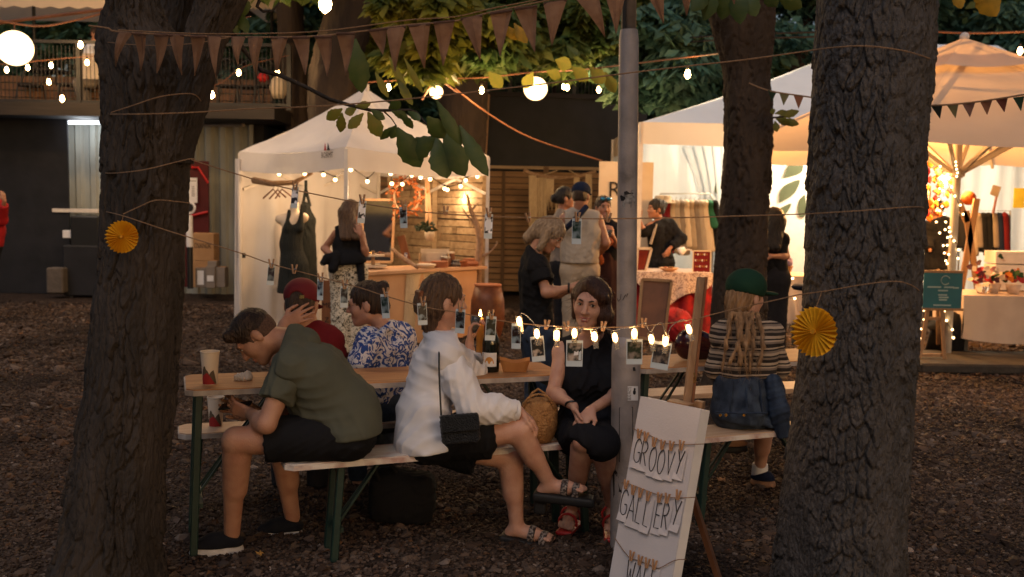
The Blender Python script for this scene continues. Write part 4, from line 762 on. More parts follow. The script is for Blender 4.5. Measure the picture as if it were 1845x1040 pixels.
umbrella_band(-190, 196, 12, 16.9, 'ecru parasol over the terrace at the top left corner'); umbrella_band(415, 500, 16, 17.6, 'ecru parasol over the terrace right of the left trunk fork')
pb_ = thing('added_planter', 'added brown slatted planter bench catching the bulb light behind the terrace railing at the top left', 'planter', (-6.6, 17.0, 3.03)); BW = wood('planter_board', (.20, .10, .05), (.12, .06, .03), 2, 0, .8)  # made-up planter boards, added to give the terrace bulbs something to light
for k in range(5): MB().box((-6.7, 17.55, 3.1 + k * .125), (2.5, .015, .055)).build('board', BW, pb_)
for x in (-9.1, -7.9, -6.7, -5.5, -4.3): MB().box((x, 17.59, 3.36), (.03, .025, .33)).build('planter_post', BW, pb_)
tag(MB().sheet(lambda u, v: V3(PX(150, 16.9) + .28 * u, 16.9 + .03 * math.sin(u * 14), PZ(96, 150, 16.9) - .42 * v), 12, 3).build('canvas_panel', MT['cream'], None, smooth=True), 'pale lit canvas sheet hung on the terrace rail below the guest in white', 'cloth')
# ------------------------------------------------------------ dark container wall, timber fence
YF = 17.3
dw = thing('dark_container', 'long black tarpaulin-covered container wall behind the timber fence', 'building', (.6, YF + .6, 0))
MB().box((.75, YF + 1.5, 1.73), (1.55, 1.2, 1.73)).build('wall', MT['black_tarp'], dw); MB().beam((-.82, YF + .28, 3.50), (2.3, YF + .28, 3.46), .06, .08).build('roof_edge', MT['deck'], dw); MB().tube([(-.55, YF + .27, 3.45), (-.5, YF + .26, 2.3), (-.48, YF + .27, 0)], .02, 6).build('conduit', MT['navy'], dw)
rail(-.1, 2.2, YF + .8, 3.47, 'lit wire railing on top of the black container wall', h=.8)
tag(MB().tube([P(879, 170, 16.4), P(872, 300, 16.4), P(868, 330, 16.4) * V3(1, 1, 0)], .035, 8).build('wooden_pole', MT['easel'], None), 'thin pale wooden pole beside the stout trunk behind the stall tent', 'pole')
fc = thing('timber_fence', 'brown horizontal board fence along the back between stall tent and gazebo', 'fence', (-.3, YF, 0))
xs = [-2.6, -.9, .55, 1.75]; 
for i in range(3):
    for k in range(20):
        z = .08 + k * .104; h = .0455 + rng.uniform(-.003, .002); MB().box(((xs[i] + xs[i + 1]) / 2 + rng.uniform(-.006, .006), YF + rng.uniform(-.006, .006), z + .05), ((xs[i + 1] - xs[i]) / 2 - .03, .011, h)).build('plank', MT['fence'], fc)
for x in xs: MB().box((x, YF - .03, 1.12), (.045, .045, 1.12)).build('fence_post', MT['fence_post'], fc)
for i in range(3): MB().box(((xs[i] + xs[i + 1]) / 2, YF - .028, 1.1), (.03, .015, 1.05)).build('batten', MT['fence_post'], fc)
MB().box((-.42, YF, 2.22), (2.2, .06, .025)).build('cap_rail', MT['fence_warm'], fc)
# macrame on driftwood
t = thing('macrame_hanging', 'cream macrame curtain on a curved driftwood stick hung on the fence', 'wall hanging', P(1008, 320, 16.6))
MB().tube(catmull([P(x, y, 16.6) for x, y in ((943, 307), (960, 314), (985, 319), (1015, 321), (1045, 318), (1062, 313), (1074, 310))], 3), .035, 7).build('driftwood_stick', MT['driftwood'], t, smooth=True)
for x0, x1, yb, ys in ((953, 966, 450, 316), (966, 985, 440, 320), (985, 998, 372, 322), (1055, 1066, 452, 314), (1034, 1044, 390, 320)):
    n = 6; m = MB()
    for k in range(n):
        x = x0 + (x1 - x0) * (k + .5) / n; y = yb + (9 * math.sin(k * 2.1)); m.tube([P(x, ys, 16.57), P(x + rng.uniform(-1, 1), (ys + y) / 2, 16.55), P(x, y, 16.57)], [.013, .018, .012], 5)
    m.build('cord_panel', MT['macrame'], t, smooth=True)
MB().tube([P(975, 317, 16.6), P(1005, 307, 16.6)], .008, 4).tube([P(1043, 317, 16.6), P(1025, 307, 16.6)], .008, 4).build('hanging_cord', MT['macrame'], t)
tag(MB().tube([(a := P(1003, 345, 16.55)), a + V3(0, -.02, -.6)], .016, 6).build('macrame_tassel', MT['macrame'], None), 'single cream cord tassel hanging in the middle of the macrame', 'tassel')
# ------------------------------------------------------------ white stall tent
N_, L_, R_ = V3(PX(622, 10.5), 10.5, 0), V3(PX(432, 12.0), 12.0, 0), V3(PX(876, 12.1), 12.1, 0); B_ = L_ + R_ - N_; ZV, ZE, ZP = 1.945, 2.17, 2.95; PK = (N_ + L_ + R_ + B_) / 4 + V3(0, 0, ZP)
tent = thing('market_tent', 'white pop-up stall tent strung with little bulbs', 'tent', (N_ + L_ + R_ + B_) / 4)
def zz(p, z): return V3(p[0], p[1], z)
for a, b in ((L_, N_), (N_, R_), (R_, B_), (B_, L_)):
    def fn(u, v, a=a, b=b):
        e = zz(lerp(a, b, u), ZE); p = lerp(e, PK, v); return p - V3(0, 0, .13 * math.sin(math.pi * v) * (.4 + .6 * math.sin(math.pi * u)) + .05 * math.sin(math.pi * u) * (1 - v) + .012 * math.sin(u * 23 + v * 4) * math.sin(math.pi * v) * math.sin(math.pi * u) + .010 * math.sin(u * 9 - v * 14) * (1 - v))
    MB().sheet(fn, 30, 20).build('roof_panel', MT['tent'], tent, smooth=True)
    nrm = unit(np.cross(b - a, (0, 0, 1))); 
    def fv(u, v, a=a, b=b, nrm=nrm): return zz(lerp(a, b, u), ZE - .05 * math.sin(math.pi * u)) + V3(0, 0, -(ZE - ZV) * v * (1 - .0 * u)) + nrm * (.012 + .02 * v * math.sin(u * 9) + .01 * math.sin(u * 25) * v)
    MB().sheet(fv, 24, 4).build('valance', MT['tent'], tent, smooth=True)
for p in (N_, L_, R_, B_): MB().box(zz(p, ZE / 2 - .02), (.02, .02, ZE / 2)).build('tent_leg', MT['white_metal'], tent)
for a, b in ((R_, B_), (L_, B_)):
    q = lerp(a, b, .5); MB().beam(zz(lerp(a, b, .02), 1.72), zz(q, 2.08), .018, .03).build('truss_bar', MT['white_metal'], tent); MB().beam(zz(lerp(a, b, .02), 2.08), zz(q, 1.74), .018, .03).build('truss_bar', MT['white_metal'], tent); MB().beam(zz(q, 1.74), zz(lerp(a, b, .98), 2.08), .018, .03).build('truss_bar', MT['white_metal'], tent); MB().beam(zz(q, 2.08), zz(lerp(a, b, .98), 1.72), .018, .03).build('truss_bar', MT['white_metal'], tent)
def fw1(u, v): p = lerp(L_, B_, u); return zz(p, 2.05 * (1 - v)) + unit(V3(1, 1, 0)) * .0 + V3(-.03, .03, 0) * (math.sin(u * 22) + .5 * math.sin(u * 51 + v * 3)) * (.4 + v)
MB().sheet(fw1, 50, 8).build('side_wall', MT['tent'], tent, smooth=True)
def fw2(u, v): p = lerp(L_, N_, u * .10 * (.35 + .65 * v)); return zz(p, 2.08 * (1 - v)) + V3(-.035 - .05 * v + .03 * math.sin(u * 12), -.02 + .03 * math.sin(u * 12 + 1), 0)
MB().sheet(fw2, 12, 8).build('tied_curtain', MT['tent'], tent, smooth=True)
MB().lathe(zz(L_, .93) + V3(.02, -.03, 0), [(.045, -.03), (.05, 0), (.045, .03)], 10).build('curtain_clamp', MT['plastic_black'], tent)
MB().tube([PK - V3(0, 0, .05), PK + V3(0, 0, .04)], .05, 8).build('peak_cap', MT['tent'], tent)
d = unit(N_ - L_); cl = zz(lerp(L_, N_, .865), 2.085) + unit(np.cross(N_ - L_, (0, 0, 1))) * .04
lettering('valance_logo', 'BORMT', .085, cl, d, (0, 0, 1), MT['ink'], tent, width=.21); q = unit(np.cross(N_ - L_, (0, 0, 1))) * .003
MB().prism([cl + V3(0, 0, .05) + q - d * .05, cl + V3(0, 0, .05) + q - d * .005, cl + V3(0, 0, .13) + q - d * .03], q).build('logo_mark', MT['red'], tent); MB().prism([cl + V3(0, 0, .05) + q + d * .005, cl + V3(0, 0, .05) + q + d * .06, cl + V3(0, 0, .13) + q + d * .02], q).build('logo_mark', MT['ink'], tent)
# bulb string inside the tent
tb = thing('string_lights', 'string of small warm bulbs looped under the front edge of the stall tent', 'lights', N_ + V3(0, 0, 1.8))
bp_ = [(503, 314, 11.6), (534, 306, 11.3), (549, 313, 11.6), (583, 315, 11.4), (604, 324, 11.5), (632, 306, 10.6), (662, 327, 11.2), (683, 307, 10.9), (704, 313, 11.1), (706, 331, 11.5), (725, 332, 11.6), (742, 316, 11.3), (758, 320, 11.4), (775, 323, 11.6), (801, 340, 11.8), (806, 342, 11.8), (830, 336, 12), (839, 325, 12), (860, 318, 12.1), (690, 423, 13.6), (673, 437, 13.2)]
MB().tube([P(x, y - 5, d_) for x, y, d_ in bp_[:19]], .006, 4).build('cable', MT['cable'], tb)
for x, y, d_ in bp_:
    b = MB().ball(P(x, y, d_), .021, 8, 6).build('bulb', MT['bulb_soft'], tb, smooth=True); MB().tube([P(x, y, d_) + V3(0, 0, .015), P(x, y, d_) + V3(0, 0, .05)], .012, 6).build('socket', MT['cable'], b)
for x, y, d_, e in ((560, 330, 11.6, 17), (640, 335, 11.6, 15), (700, 340, 11.9, 17), (760, 345, 12.0, 17), (830, 350, 12.3, 15)): lamp('bulb_light', P(x, y, d_) + V3(0, .2, -.06), e * .62, (1, .66, .36), .05)
# slatted back wall of the stall
sw = thing('slatted_screen', 'warmly lit pale board screen forming the back of the stall tent', 'screen', lerp(R_, B_, .5) + V3(.15, .15, 0)); e = unit(B_ - R_); nn = unit(np.cross(e, (0, 0, 1))); o_ = nn * .12 if nn[1] > 0 else -nn * .12
pa, pb = R_ + o_ + e * .16, R_ + o_ + e * 2.02
for k in range(22):
    us = [0] + sorted(rng.uniform(.12, .88) for _ in range(2)) + [1]
    for i in range(3):
        a, b = lerp(pa, pb, us[i] + .003) + o_ * rng.uniform(-.05, .05), lerp(pa, pb, us[i + 1] - .003) + o_ * rng.uniform(-.05, .05); z = .06 + k * .092 + rng.uniform(-.004, .004); MB().beam(zz(a, z), zz(b, z), .016, .081 + rng.uniform(-.005, .004), (0, 0, 1)).build('plank', MT['fence_warm'] if (k * 7 + i * 3) % 5 < 3 else MT['fence_warm_dark'], sw)
for u in (0, .5, 1.0): p = lerp(pa, pb, u) - o_ * .12; MB().box(zz(p, 1.05), (.03, .03, 1.05)).build('screen_post', MT['fence_warm'], sw)
# ------------------------------------------------------------ stall counter and goods
ct = thing('stall_counter', 'peach board counter with a pale cane sheet hung on its front', 'counter', zz(lerp(N_, R_, .55), 0)); a, b = lerp(N_, R_, .09), lerp(N_, R_, .97); inn = unit(B_ - R_)
MB().beam(zz((a + b) / 2 + inn * .25 - (b - a) / 2 - e * 0, .835), zz((a + b) / 2 + inn * .25 + (b - a) / 2, .835), .62, .035, (0, 0, 1)).build('countertop', MT['peach'], ct); MB().beam(zz(a, .41), zz(b - (b - a) * .06, .41), .02, .80, (0, 0, 1)).build('front_board', MT['peach'], ct); MB().beam(zz(b - (b - a) * .07 + inn * .05, .41), zz(b - (b - a) * .07 + inn * .5, .41), .02, .80, (0, 0, 1)).build('end_board', MT['peach'], ct)
nf = unit(np.cross(b - a, (0, 0, 1)));  nf = nf if nf[1] < 0 else -nf
cane = mat('cane_webbing', (.62, .47, .30), .7, (.40, .27, .15), scale=2, bump=1.0, bscale=16, bstretch=(6, 6, 1.2)); 
MB().sheet(lambda u, v: zz(lerp(a, b, .34 + .28 * u - .03 * v), .83 - .80 * v) + nf * (.02 + .03 * math.sin(u * 10) * (.3 + v)), 24, 12).build('cane_sheet', cane, ct, smooth=True)
def onc(px, py, D): p = P(px, py, D); return p
def pot(px, py, D, prof, m, label, cat='jar', name='jar', cap=None):
    c = P(px, py, D); t = thing(name, label, cat, c); MB().lathe(c, prof, 14).build('body', m, t, smooth=True, sharp=50); z1 = prof[-1][1]; r1 = prof[-1][0]
    MB().lathe(c + V3(0, 0, z1 - .004), [(r1 * .93, 0), (r1 * 1.06, .006), (r1 * 1.06, .018), (r1 * .85, .022)], 14).build('rim' if not cap else 'lid', cap or m, t, smooth=True, sharp=40); return t
Zc = .853
def cp(px, D): p = P(px, 480, D); return V3(p[0], D, Zc)
def potc(px, D, prof, m, label, cat, name, cap=None): c = cp(px, D); t = thing(name, label, cat, c); MB().lathe(c, prof, 14).build('body', m, t, smooth=True, sharp=50); MB().lathe(c + V3(0, 0, prof[-1][1] - .004), [(prof[-1][0] * .92, 0), (prof[-1][0] * 1.08, .006), (prof[-1][0] * 1.08, .02), (prof[-1][0] * .85, .024)], 14).build('lid' if cap else 'rim', cap or m, t, smooth=True, sharp=40)
potc(803, 11.75, [(.055, 0), (.06, .05), (.055, .10)], MT['amber'], 'low glazed jar with metal lid, centre of the stall counter', 'jar', 'jar', MT['steel']); potc(792, 11.6, [(.09, 0), (.10, .03), (.095, .055)], MT['terracotta'], 'terracotta dish at the front of the stall counter', 'dish', 'dish'); potc(768, 11.45, [(.08, 0), (.10, .02), (.105, .03)], MT['cream'], 'shallow cream dish on the stall counter', 'dish', 'dish'); potc(845, 11.95, [(.10, 0), (.12, .03), (.10, .06), (.07, .07)], MT['terracotta'], 'squat terracotta pot near the right tent leg', 'pot', 'pot')
potc(822, 11.8, [(.07, 0), (.085, .03), (.05, .06)], MT['leopard'], 'small dark woven pouch on the stall counter', 'pouch', 'pouch'); potc(812, 11.9, [(.05, 0), (.05, .12), (.045, .15)], MT['amber'], 'tall amber jar behind the low jar on the counter', 'jar', 'jar', MT['cream']); potc(834, 11.8, [(.06, 0), (.06, .035), (.05, .05)], MT['autumn'], 'rust coloured soap box beside the woven pouch', 'box', 'soap_box')
c = cp(782, 11.8); t = thing('display_crate', 'pale open display crate with cards on the stall counter', 'crate', c)
for s in (-1, 1): MB().box(c + V3(s * .17, 0, .075), (.008, .10, .075)).build('side_board', MT['fence_warm'], t)
MB().box(c + V3(0, .10, .10), (.17, .006, .10)).build('back_board', MT['cream'], t); MB().box(c + V3(0, -.1, .03), (.17, .006, .03)).build('front_board', MT['peach'], t); MB().box(c + V3(.02, .02, .10), (.11, .02, .06)).build('card_stack', MT['cream'], t)
t = thing('driftwood_branch', 'smooth driftwood branch leaning on the stall counter by the mirror', 'driftwood', cp(735, 11.2)); MB().tube(catmull([P(707, 449, 11.5), P(722, 462, 11.4), P(736, 472, 11.3), P(753, 482, 11.2)], 3), [.022] * 3 + [.03] * 4 + [.022] * 3, 8).build('stem', MT['driftwood'], t, smooth=True)
t = thing('wood_sign', 'narrow dark wooden plank sign standing on the stall counter', 'sign', cp(727, 11.6)); a = P(722, 425, 11.6); b = P(734, 470, 11.6); MB().beam(b, a, .09, .02, (0, 1, .1)).build('plank_board', MT['pine_dark'], t); MB().box(lerp(a, b, .78) + V3(0, -.014, 0), (.018, .003, .03)).build('badge', MT['blue_floral'], t)
t = thing('cake_stand', 'two-tier wooden ring display stand left on the stall counter', 'stand', cp(672, 11.2)); c = cp(672, 11.2)
for z, r in ((.02, .16), (.14, .13)): MB().lathe(c + V3(0, 0, z), [(r, 0), (r, .018)], 18).build('tier', MT['cream'], t)
MB().tube([c, c + V3(0, 0, .2)], .02, 8).build('column', MT['driftwood'], t)
for i in range(7): p = c + V3(.11 * math.cos(i * .9), .11 * math.sin(i * .9), .17); MB().lathe(p, [(.018, 0), (.022, .01), (.012, .02)], 8).build('trinket', (MT['amber'], MT['terracotta'], MT['gold'])[i % 3], t)
# driftwood tree at right post, macrame net plant holder, ladder, wreath, mirror
t = thing('driftwood_tree', 'tall forked driftwood trunk standing beside the right tent leg', 'driftwood', P(862, 500, 12.0) * V3(1, 1, 0)); D = 12.05
MB().tube(catmull([P(858, 560, D), P(862, 470, D), P(864, 430, D), P(857, 400, D), P(847, 376, D), P(842, 350, D)], 3), [.05, .05, .05, .048, .046, .044, .042, .04, .036, .034, .03, .028, .024, .02, .016, .01], 8).build('trunk', MT['driftwood'], t, smooth=True)
for q in (((866, 462), (878, 458), (886, 452), (896, 438), (893, 436)), ((848, 380), (856, 372), (862, 366)), ((858, 410), (850, 398), (838, 384), (832, 372)), ((852, 385), (845, 366), (838, 345))): MB().tube(catmull([P(x, y, D) for x, y in q], 2), np.linspace(.022, .006, (len(q) - 1) * 2 + 1), 6).build('limb', MT['driftwood'], t, smooth=True)
t = thing('display_ladder', 'slim pale wooden ladder leaning on the slatted screen', 'ladder', P(770, 470, 12.6) * V3(1, 1, 0)); D = 12.5
for xa, xb in ((768, 769), (771, 777)): MB().beam(P(xa, 322, D), P(xb, 425 + (xb - xa) * 0, D - .1), .035, .02).build('rail', MT['easel'], t)
for y in (345, 370, 395): MB().beam(P(768, y, D - .03), P(773 + (y - 345) * .05, y, D - .03), .02, .02).build('rung', MT['easel'], t)
w = thing('leaf_wreath', 'round wreath of rust autumn leaves hanging on the slatted screen', 'wreath', P(735, 355, 12.5)); wc = P(733, 354, 12.5); lv = MB(); g_ = np.random.RandomState(4)
MB().tube([wc + V3(math.cos(k / 20 * 6.283) * .16, 0, math.sin(k / 20 * 6.283) * .20) for k in range(21)], .014, 6).build('hoop', MT['driftwood'], w)
for i in range(190):
    a = g_.rand() * 6.283; rr = 1 + g_.normal() * .24; p = wc + V3(math.cos(a) * .165 * rr, g_.normal() * .04 - .02, math.sin(a) * .215 * rr); V, Fs = leafmesh(p, p + unit(g_.normal(size=3)) * .05, .024, (0, 1, .01), .2); lv.add(V[::1], Fs)
lv.build('leaves', MT['autumn'], w, kind='stuff', smooth=True)
mirm = mat('mirror_glass', (.75, .75, .75), .04, metal=1)
mi = thing('wall_mirror', 'wooden framed mirror on the back wall of the stall reflecting lights', 'mirror', P(685, 420, 12.9)); D = 12.75
MB().prism([P(655, 362, D), P(710, 362, D), P(706, 470, D), P(655, 470, D)], V3(0, .02, 0)).build('glass_pane', mirm, mi)
for q in ((653, 360, 711, 360), (711, 360, 706, 472), (706, 472, 653, 472), (653, 472, 653, 360)): MB().beam(P(q[0], q[1], D), P(q[2], q[3], D), .028, .03, (0, 1, 0)).build('frame_bar', MT['peach'], mi)
pl = thing('potted_plant', 'leafy plant in a pale hanging pot in front of the slatted screen', 'plant', P(770, 435, 12.2)); pc = P(774, 425, 12.2); MB().lathe(pc, [(.04, -.06), (.06, 0), (.062, .05)], 12).build('pot', MT['cream'], pl, smooth=True); lv = MB()
for i in range(60): p = pc + V3(g_.normal() * .05 - .05, g_.normal() * .05, .05 + abs(g_.normal()) * .05); V, Fs = leafmesh(p, p + unit(V3(g_.normal(), g_.normal(), .2)) * .07, .03, (0, 1, .01), .2); lv.add(V, Fs)
lv.build('foliage', MT['leaf_dark'], pl, kind='stuff', smooth=True)
# hangers, rod, dresses, bust
rd = thing('clothes_rod', 'driftwood rod with empty wooden hangers under the left tent edge', 'rod', P(500, 320, 11.7)); D = 11.7
MB().tube([P(457, 325, 11.9), P(490, 331, D), P(530, 329, D), P(562, 312, 11.6)], [.04, .035, .028, .02], 8).build('rod', MT['driftwood'], rd, smooth=True)
for i, (x, y) in enumerate(((492, 333), (500, 334), (508, 333))):
    h = MB().tube([P(x - 18 + i * 3, y + 25, D), P(x, y + 8, D + .02 * i), P(x + 12 + i * 3, y + 22, D + .1)], .010, 5).build('hanger', MT['amber'], rd); MB().tube([P(x, y + 8, D), P(x + 2, y + 2, D), P(x, y - 4, D)], .004, 4).build('hook', MT['steel'], h)
mn = thing('dress_form', 'headless pale dress form wearing a dark macrame dress inside the stall tent', 'mannequin', P(530, 560, 11.9) * V3(1, 1, 0)); D = 11.7
s = S(); sc_ = D / F
s.cap(P(531, 368, D), P(529, 392, D), .045, .06, k=.03).cap(P(504, 395, D), P(548, 392, D), .055, .055, k=.05).cap(P(527, 405, D), P(524, 440, D), .12, .11, k=.06).cap(P(524, 440, D), P(527, 485, D), .11, .135, k=.06); soft('torso_form', s, .012, MT['cream'], mn)
s = S(folds(.006, 40, 2, [(1, 0, 0), (1, .3, 0)])); s.cap(P(528, 412, D), P(524, 440, D), .128, .122, k=.06).cap(P(524, 440, D), P(530, 480, D), .122, .15, k=.05).cap(P(528, 470, D), P(526, 532, D), .14, .18, k=.05).cap(P(540, 480, D), P(545, 532, D), .10, .12, k=.05).cap(P(521, 380, D - .06), P(519, 412, D - .09), .02, .05, k=.03).cap(P(543, 382, D - .06), P(541, 412, D - .09), .02, .05, k=.03).cut(P(530, 528, D), (0, 0, -1)); soft('dress', s, .012, MT['macrame_dark'], mn); MB().tube([P(530, 500, D), P(530, 590, D)], .02, 8).build('stand', MT['driftwood'], mn)
hd_ = thing('hanging_dress', 'long dark dress on a hanger behind the dress form', 'dress', P(552, 330, 12.2)); D = 12.2
s = S(folds(.01, 34, 5, [(1, .2, 0), (1, -.3, 0)])); s.cap(P(550, 372, D), P(553, 400, D), .06, .10, k=.05).cap(P(553, 400, D), P(549, 510, D), .10, .16, k=.05).cut(P(550, 525, D), (0, 0, -1)); soft('garment', s, .014, MT['macrame_dark'], hd_); MB().tube([P(551, 325, D), P(551, 340, D), P(545, 372, D)], .02, 5).tube([P(551, 340, D), P(559, 372, D)], .02, 5).build('straps', MT['macrame_dark'], hd_)
t = thing('timber_plank', 'tall narrow tan lettered board leaning near the patterned trousers', 'board', P(588, 600, 10.8) * V3(1, 1, 0)); D = 10.8; a, b = P(580, 505, D), P(598, 592, D); MB().box((a + b) / 2, ((b[0] - a[0]) / 2, .012, (a[2] - b[2]) / 2)).build('board_face', MT['pine_dark'], t); 
for k, ch in enumerate(('', 'ME', 'Z')):
    if not ch: continue
    lettering('painted_letter', ch, .08, (a + b) / 2 + V3(0, -.016, .15 - k * .16), (1, 0, 0), (0, 0, 1), MT['ink'], t)
t = thing('wicker_pot', 'large rounded brown pot beside the right tent leg', 'pot', P(882, 590, 11.4) * V3(1, 1, 0)); c = P(878, 585, 11.4) * V3(1, 1, 0); zt = PZ(515, 878, 11.4); MB().lathe(c, [(.10, 0), (.16, .1), (.2, zt * .4), (.19, zt * .75), (.15, zt), (.13, zt - .02)], 20).build('body', MT['amber'], t, smooth=True); MB().lathe(c + V3(0, 0, zt), [(.135, -.01), (.155, 0), (.155, .02), (.13, .02)], 20).build('rim', MT['terracotta'], t, smooth=True)
# ------------------------------------------------------------ white gazebo with clothes stall
gx0, gx1, gy0, gy1, ze, zv, zr = 1.63, 8.6, 13.0, 16.6, 2.68, 2.40, 4.02
gz = thing('gazebo', 'large white gazebo with pale curtains, lit from inside, at the right', 'gazebo', (5, 14.8, 0))
r0, r1 = V3(5.0, 14.8, zr), V3(7.0, 14.8, zr); A, Bq, Cq, Dq = V3(gx0, gy0, ze), V3(gx1, gy0, ze), V3(gx1, gy1, ze), V3(gx0, gy1, ze)
for q in ((A, Bq, r1, r0), (Cq, Dq, r0, r1)): MB().sheet(lambda u, v, q=q: lerp(lerp(q[0], q[1], u), lerp(q[3], q[2], u), v) - V3(0, 0, .08 * math.sin(math.pi * v)), 12, 8).build('roof_panel', MT['tent_cool'], gz, smooth=True)
for q in ((Bq, Cq, r1), (Dq, A, r0)): MB().sheet(lambda u, v, q=q: lerp(lerp(q[0], q[1], u), q[2], v) - V3(0, 0, .06 * math.sin(math.pi * v)), 8, 8).build('roof_panel', MT['tent_cool'], gz, smooth=True)
for a, b in ((A, Bq), (Dq, A), (Bq, Cq)): MB().sheet(lambda u, v, a=a, b=b: lerp(a, b, u) + V3(0, -.015 - .015 * math.sin(u * 30) * v, -(ze - zv) * v - .03 * v * math.sin(u * math.pi)), 24, 3).build('valance', MT['parasol'], gz, smooth=True)
for x, y in ((gx0, gy0), (gx1, gy0), (gx0, gy1), (gx1, gy1)): MB().box((x, y + .03, ze / 2), (.03, .03, ze / 2)).build('gazebo_leg', MT['white_metal'], gz)
MB().sheet(lambda u, v: V3(gx0 + (gx1 - gx0) * u, gy1 - .06 + .05 * math.sin(u * 60) + .03 * math.sin(u * 131), ze * (1 - v)), 140, 2).build('back_curtain', MT['tent_cool'], gz, smooth=True); MB().sheet(lambda u, v: V3(gx0 + .03 + .02 * math.sin(u * 50), gy0 + .9 + (gy1 - gy0 - .9) * u, ze * (1 - v)), 60, 2).build('side_curtain', MT['tent_cool'], gz, smooth=True); MB().sheet(lambda u, v: V3(3.35 + .035 * math.sin(u * 30) - .55 * u * (1 - v) ** 2, 15.6 + .8 * u, ze * (1 - v) * (1 - .05 * u)), 30, 6).build('drape', MT['tent_cool'], gz, smooth=True)
lamp('gazebo_light', (3.1, 14.6, 2.45), 110, (1, .74, .45), .12); lamp('gazebo_light', (5.0, 14.9, 2.5), 180, (1, .78, .50), .12); lamp('gazebo_light', (7.2, 14.6, 2.4), 120, (1, .74, .46), .12)
for p, ll in (((3.1, 14.6, 2.55), 'shaded lamp under the gazebo roof above the clothes rack'), ((5.0, 14.9, 2.6), 'shaded lamp under the gazebo roof behind the right trunk'), ((7.2, 14.6, 2.5), 'shaded lamp under the gazebo roof behind the orange parasol')): tag(MB().lathe(p, [(.03, .1), (.12, .03), (.13, 0)], 14).build('pendant_lamp', MT['white_metal'], None), ll, 'lamp', 'lamps under the gazebo roof')
# leaf graphic on banner
bn = thing('leaf_banner', 'white banner with big dark green leaf shapes at the back of the gazebo', 'banner', P(1425, 380, 15.9)); D = 15.9
MB().box(P(1428, 370, D + .05), (.60, .01, 1.15)).build('banner_cloth', MT['paper'], bn); GL = mat('banner_green', (.075, .095, .055), .7)
def blob(pts): return [P(x, y, D) for x, y in catmull([(*p, 0) for p in pts + pts[:1]], 4)[:-1] and [(q[0], q[1]) for q in catmull([np.array([*p, 0.]) for p in pts + pts[:1]], 4)[:-1]]]
for pts in ([(1411, 321), (1420, 300), (1436, 285), (1446, 280), (1446, 308), (1430, 317)], [(1404, 366), (1406, 345), (1418, 332), (1440, 324), (1439, 335), (1428, 352)], [(1406, 375), (1418, 369), (1426, 367), (1420, 380), (1410, 390)], [(1450, 350), (1440, 362), (1438, 384), (1446, 392), (1454, 380)], [(1289, 299), (1295, 299), (1296, 345), (1288, 345), (1291, 320)]): MB().prism(blob(pts), V3(0, .012, 0)).build('leaf_shape', GL, bn)
# standing cream banner with lettering
t = thing('roll_banner', 'cream standing banner with sparse dark lettering left of the gazebo, behind the lamp pole', 'banner', P(1125, 520, 13.6) * V3(1, 1, 0)); D = 13.6; a, b = P(1080, 291, D), P(1171, 520, D); MB().box(((a[0] + b[0]) / 2, D, (a[2] + .3) / 2), ((b[0] - a[0]) / 2, .015, (a[2] - .3) / 2)).build('banner_sheet', MT['cream'], t); MB().box(((a[0] + b[0]) / 2, D, .16), ((b[0] - a[0]) / 2, .12, .05)).build('base', MT['steel'], t)
for ch, x, y in (('R', 1107, 343),): lettering('letter', ch, .30, P(x, y, D - .03), (1, 0, 0), (0, 0, 1), MT['ink'], t)
# clothes rack
rk = thing('clothes_rack', 'wire rail full of cream, brown and green garments inside the gazebo', 'clothes rack', P(1240, 520, 14.6) * V3(1, 1, 0)); D = 14.6
MB().tube([P(1185, 520, D) * V3(1, 1, 0), P(1186, 358, D), P(1190, 349, D), P(1280, 349, D), P(1284, 358, D), P(1284, 520, D) * V3(1, 1, 0)], .012, 6).build('rail_frame', MT['steel'], rk)
gm = [MT['maroon'], MT['khaki'], MT['beige'], MT['carton_grey'], MT['cream'], MT['khaki'], MT['carton_grey'], MT['beige'], MT['cream'], mat('green_garment', (.02, .12, .07), .9), MT['black_cloth']]
for i, m in enumerate(gm):
    x = 1200 + i * 8.4; y1 = 445 + rng.uniform(-8, 14) - (30 if i == 9 else 0); s = S(folds(.012, 22, i, [(1, .1, 0), (.8, -.6, .2)])); sh = P(x, 366, D); s.cap(sh + V3(.0, -.2, 0), sh + V3(.02, .2, 0), .045, .045, k=.05).cap(sh + V3(.0, -.12, -.05), P(x + 4 + i * .8, y1, D - .12), .07, .10, k=.06).cap(sh + V3(.02, .12, -.05), P(x + 4 + i * .8, y1, D + .12), .07, .10, k=.06).cut(P(x, y1 + 4, D), (0, 0, -1)); g1 = soft('garment', s, .022, m, rk); MB().tube([sh, sh + V3(0, 0, .06), sh + V3(.02, 0, .085)], .006, 4).build('hanger_hook', MT['steel'], g1)
t = thing('hat_display', 'two brown felt hats on top of the clothes rack', 'hats', P(1192, 358, 14.4)); 
for x in (1190, 1199): MB().lathe(P(x, 366, 14.4), [(.16, 0), (.15, .01), (.09, .02), (.085, .09), (.06, .11), (.02, .112)], 14).build('hat', MT['khaki'], t, smooth=True)
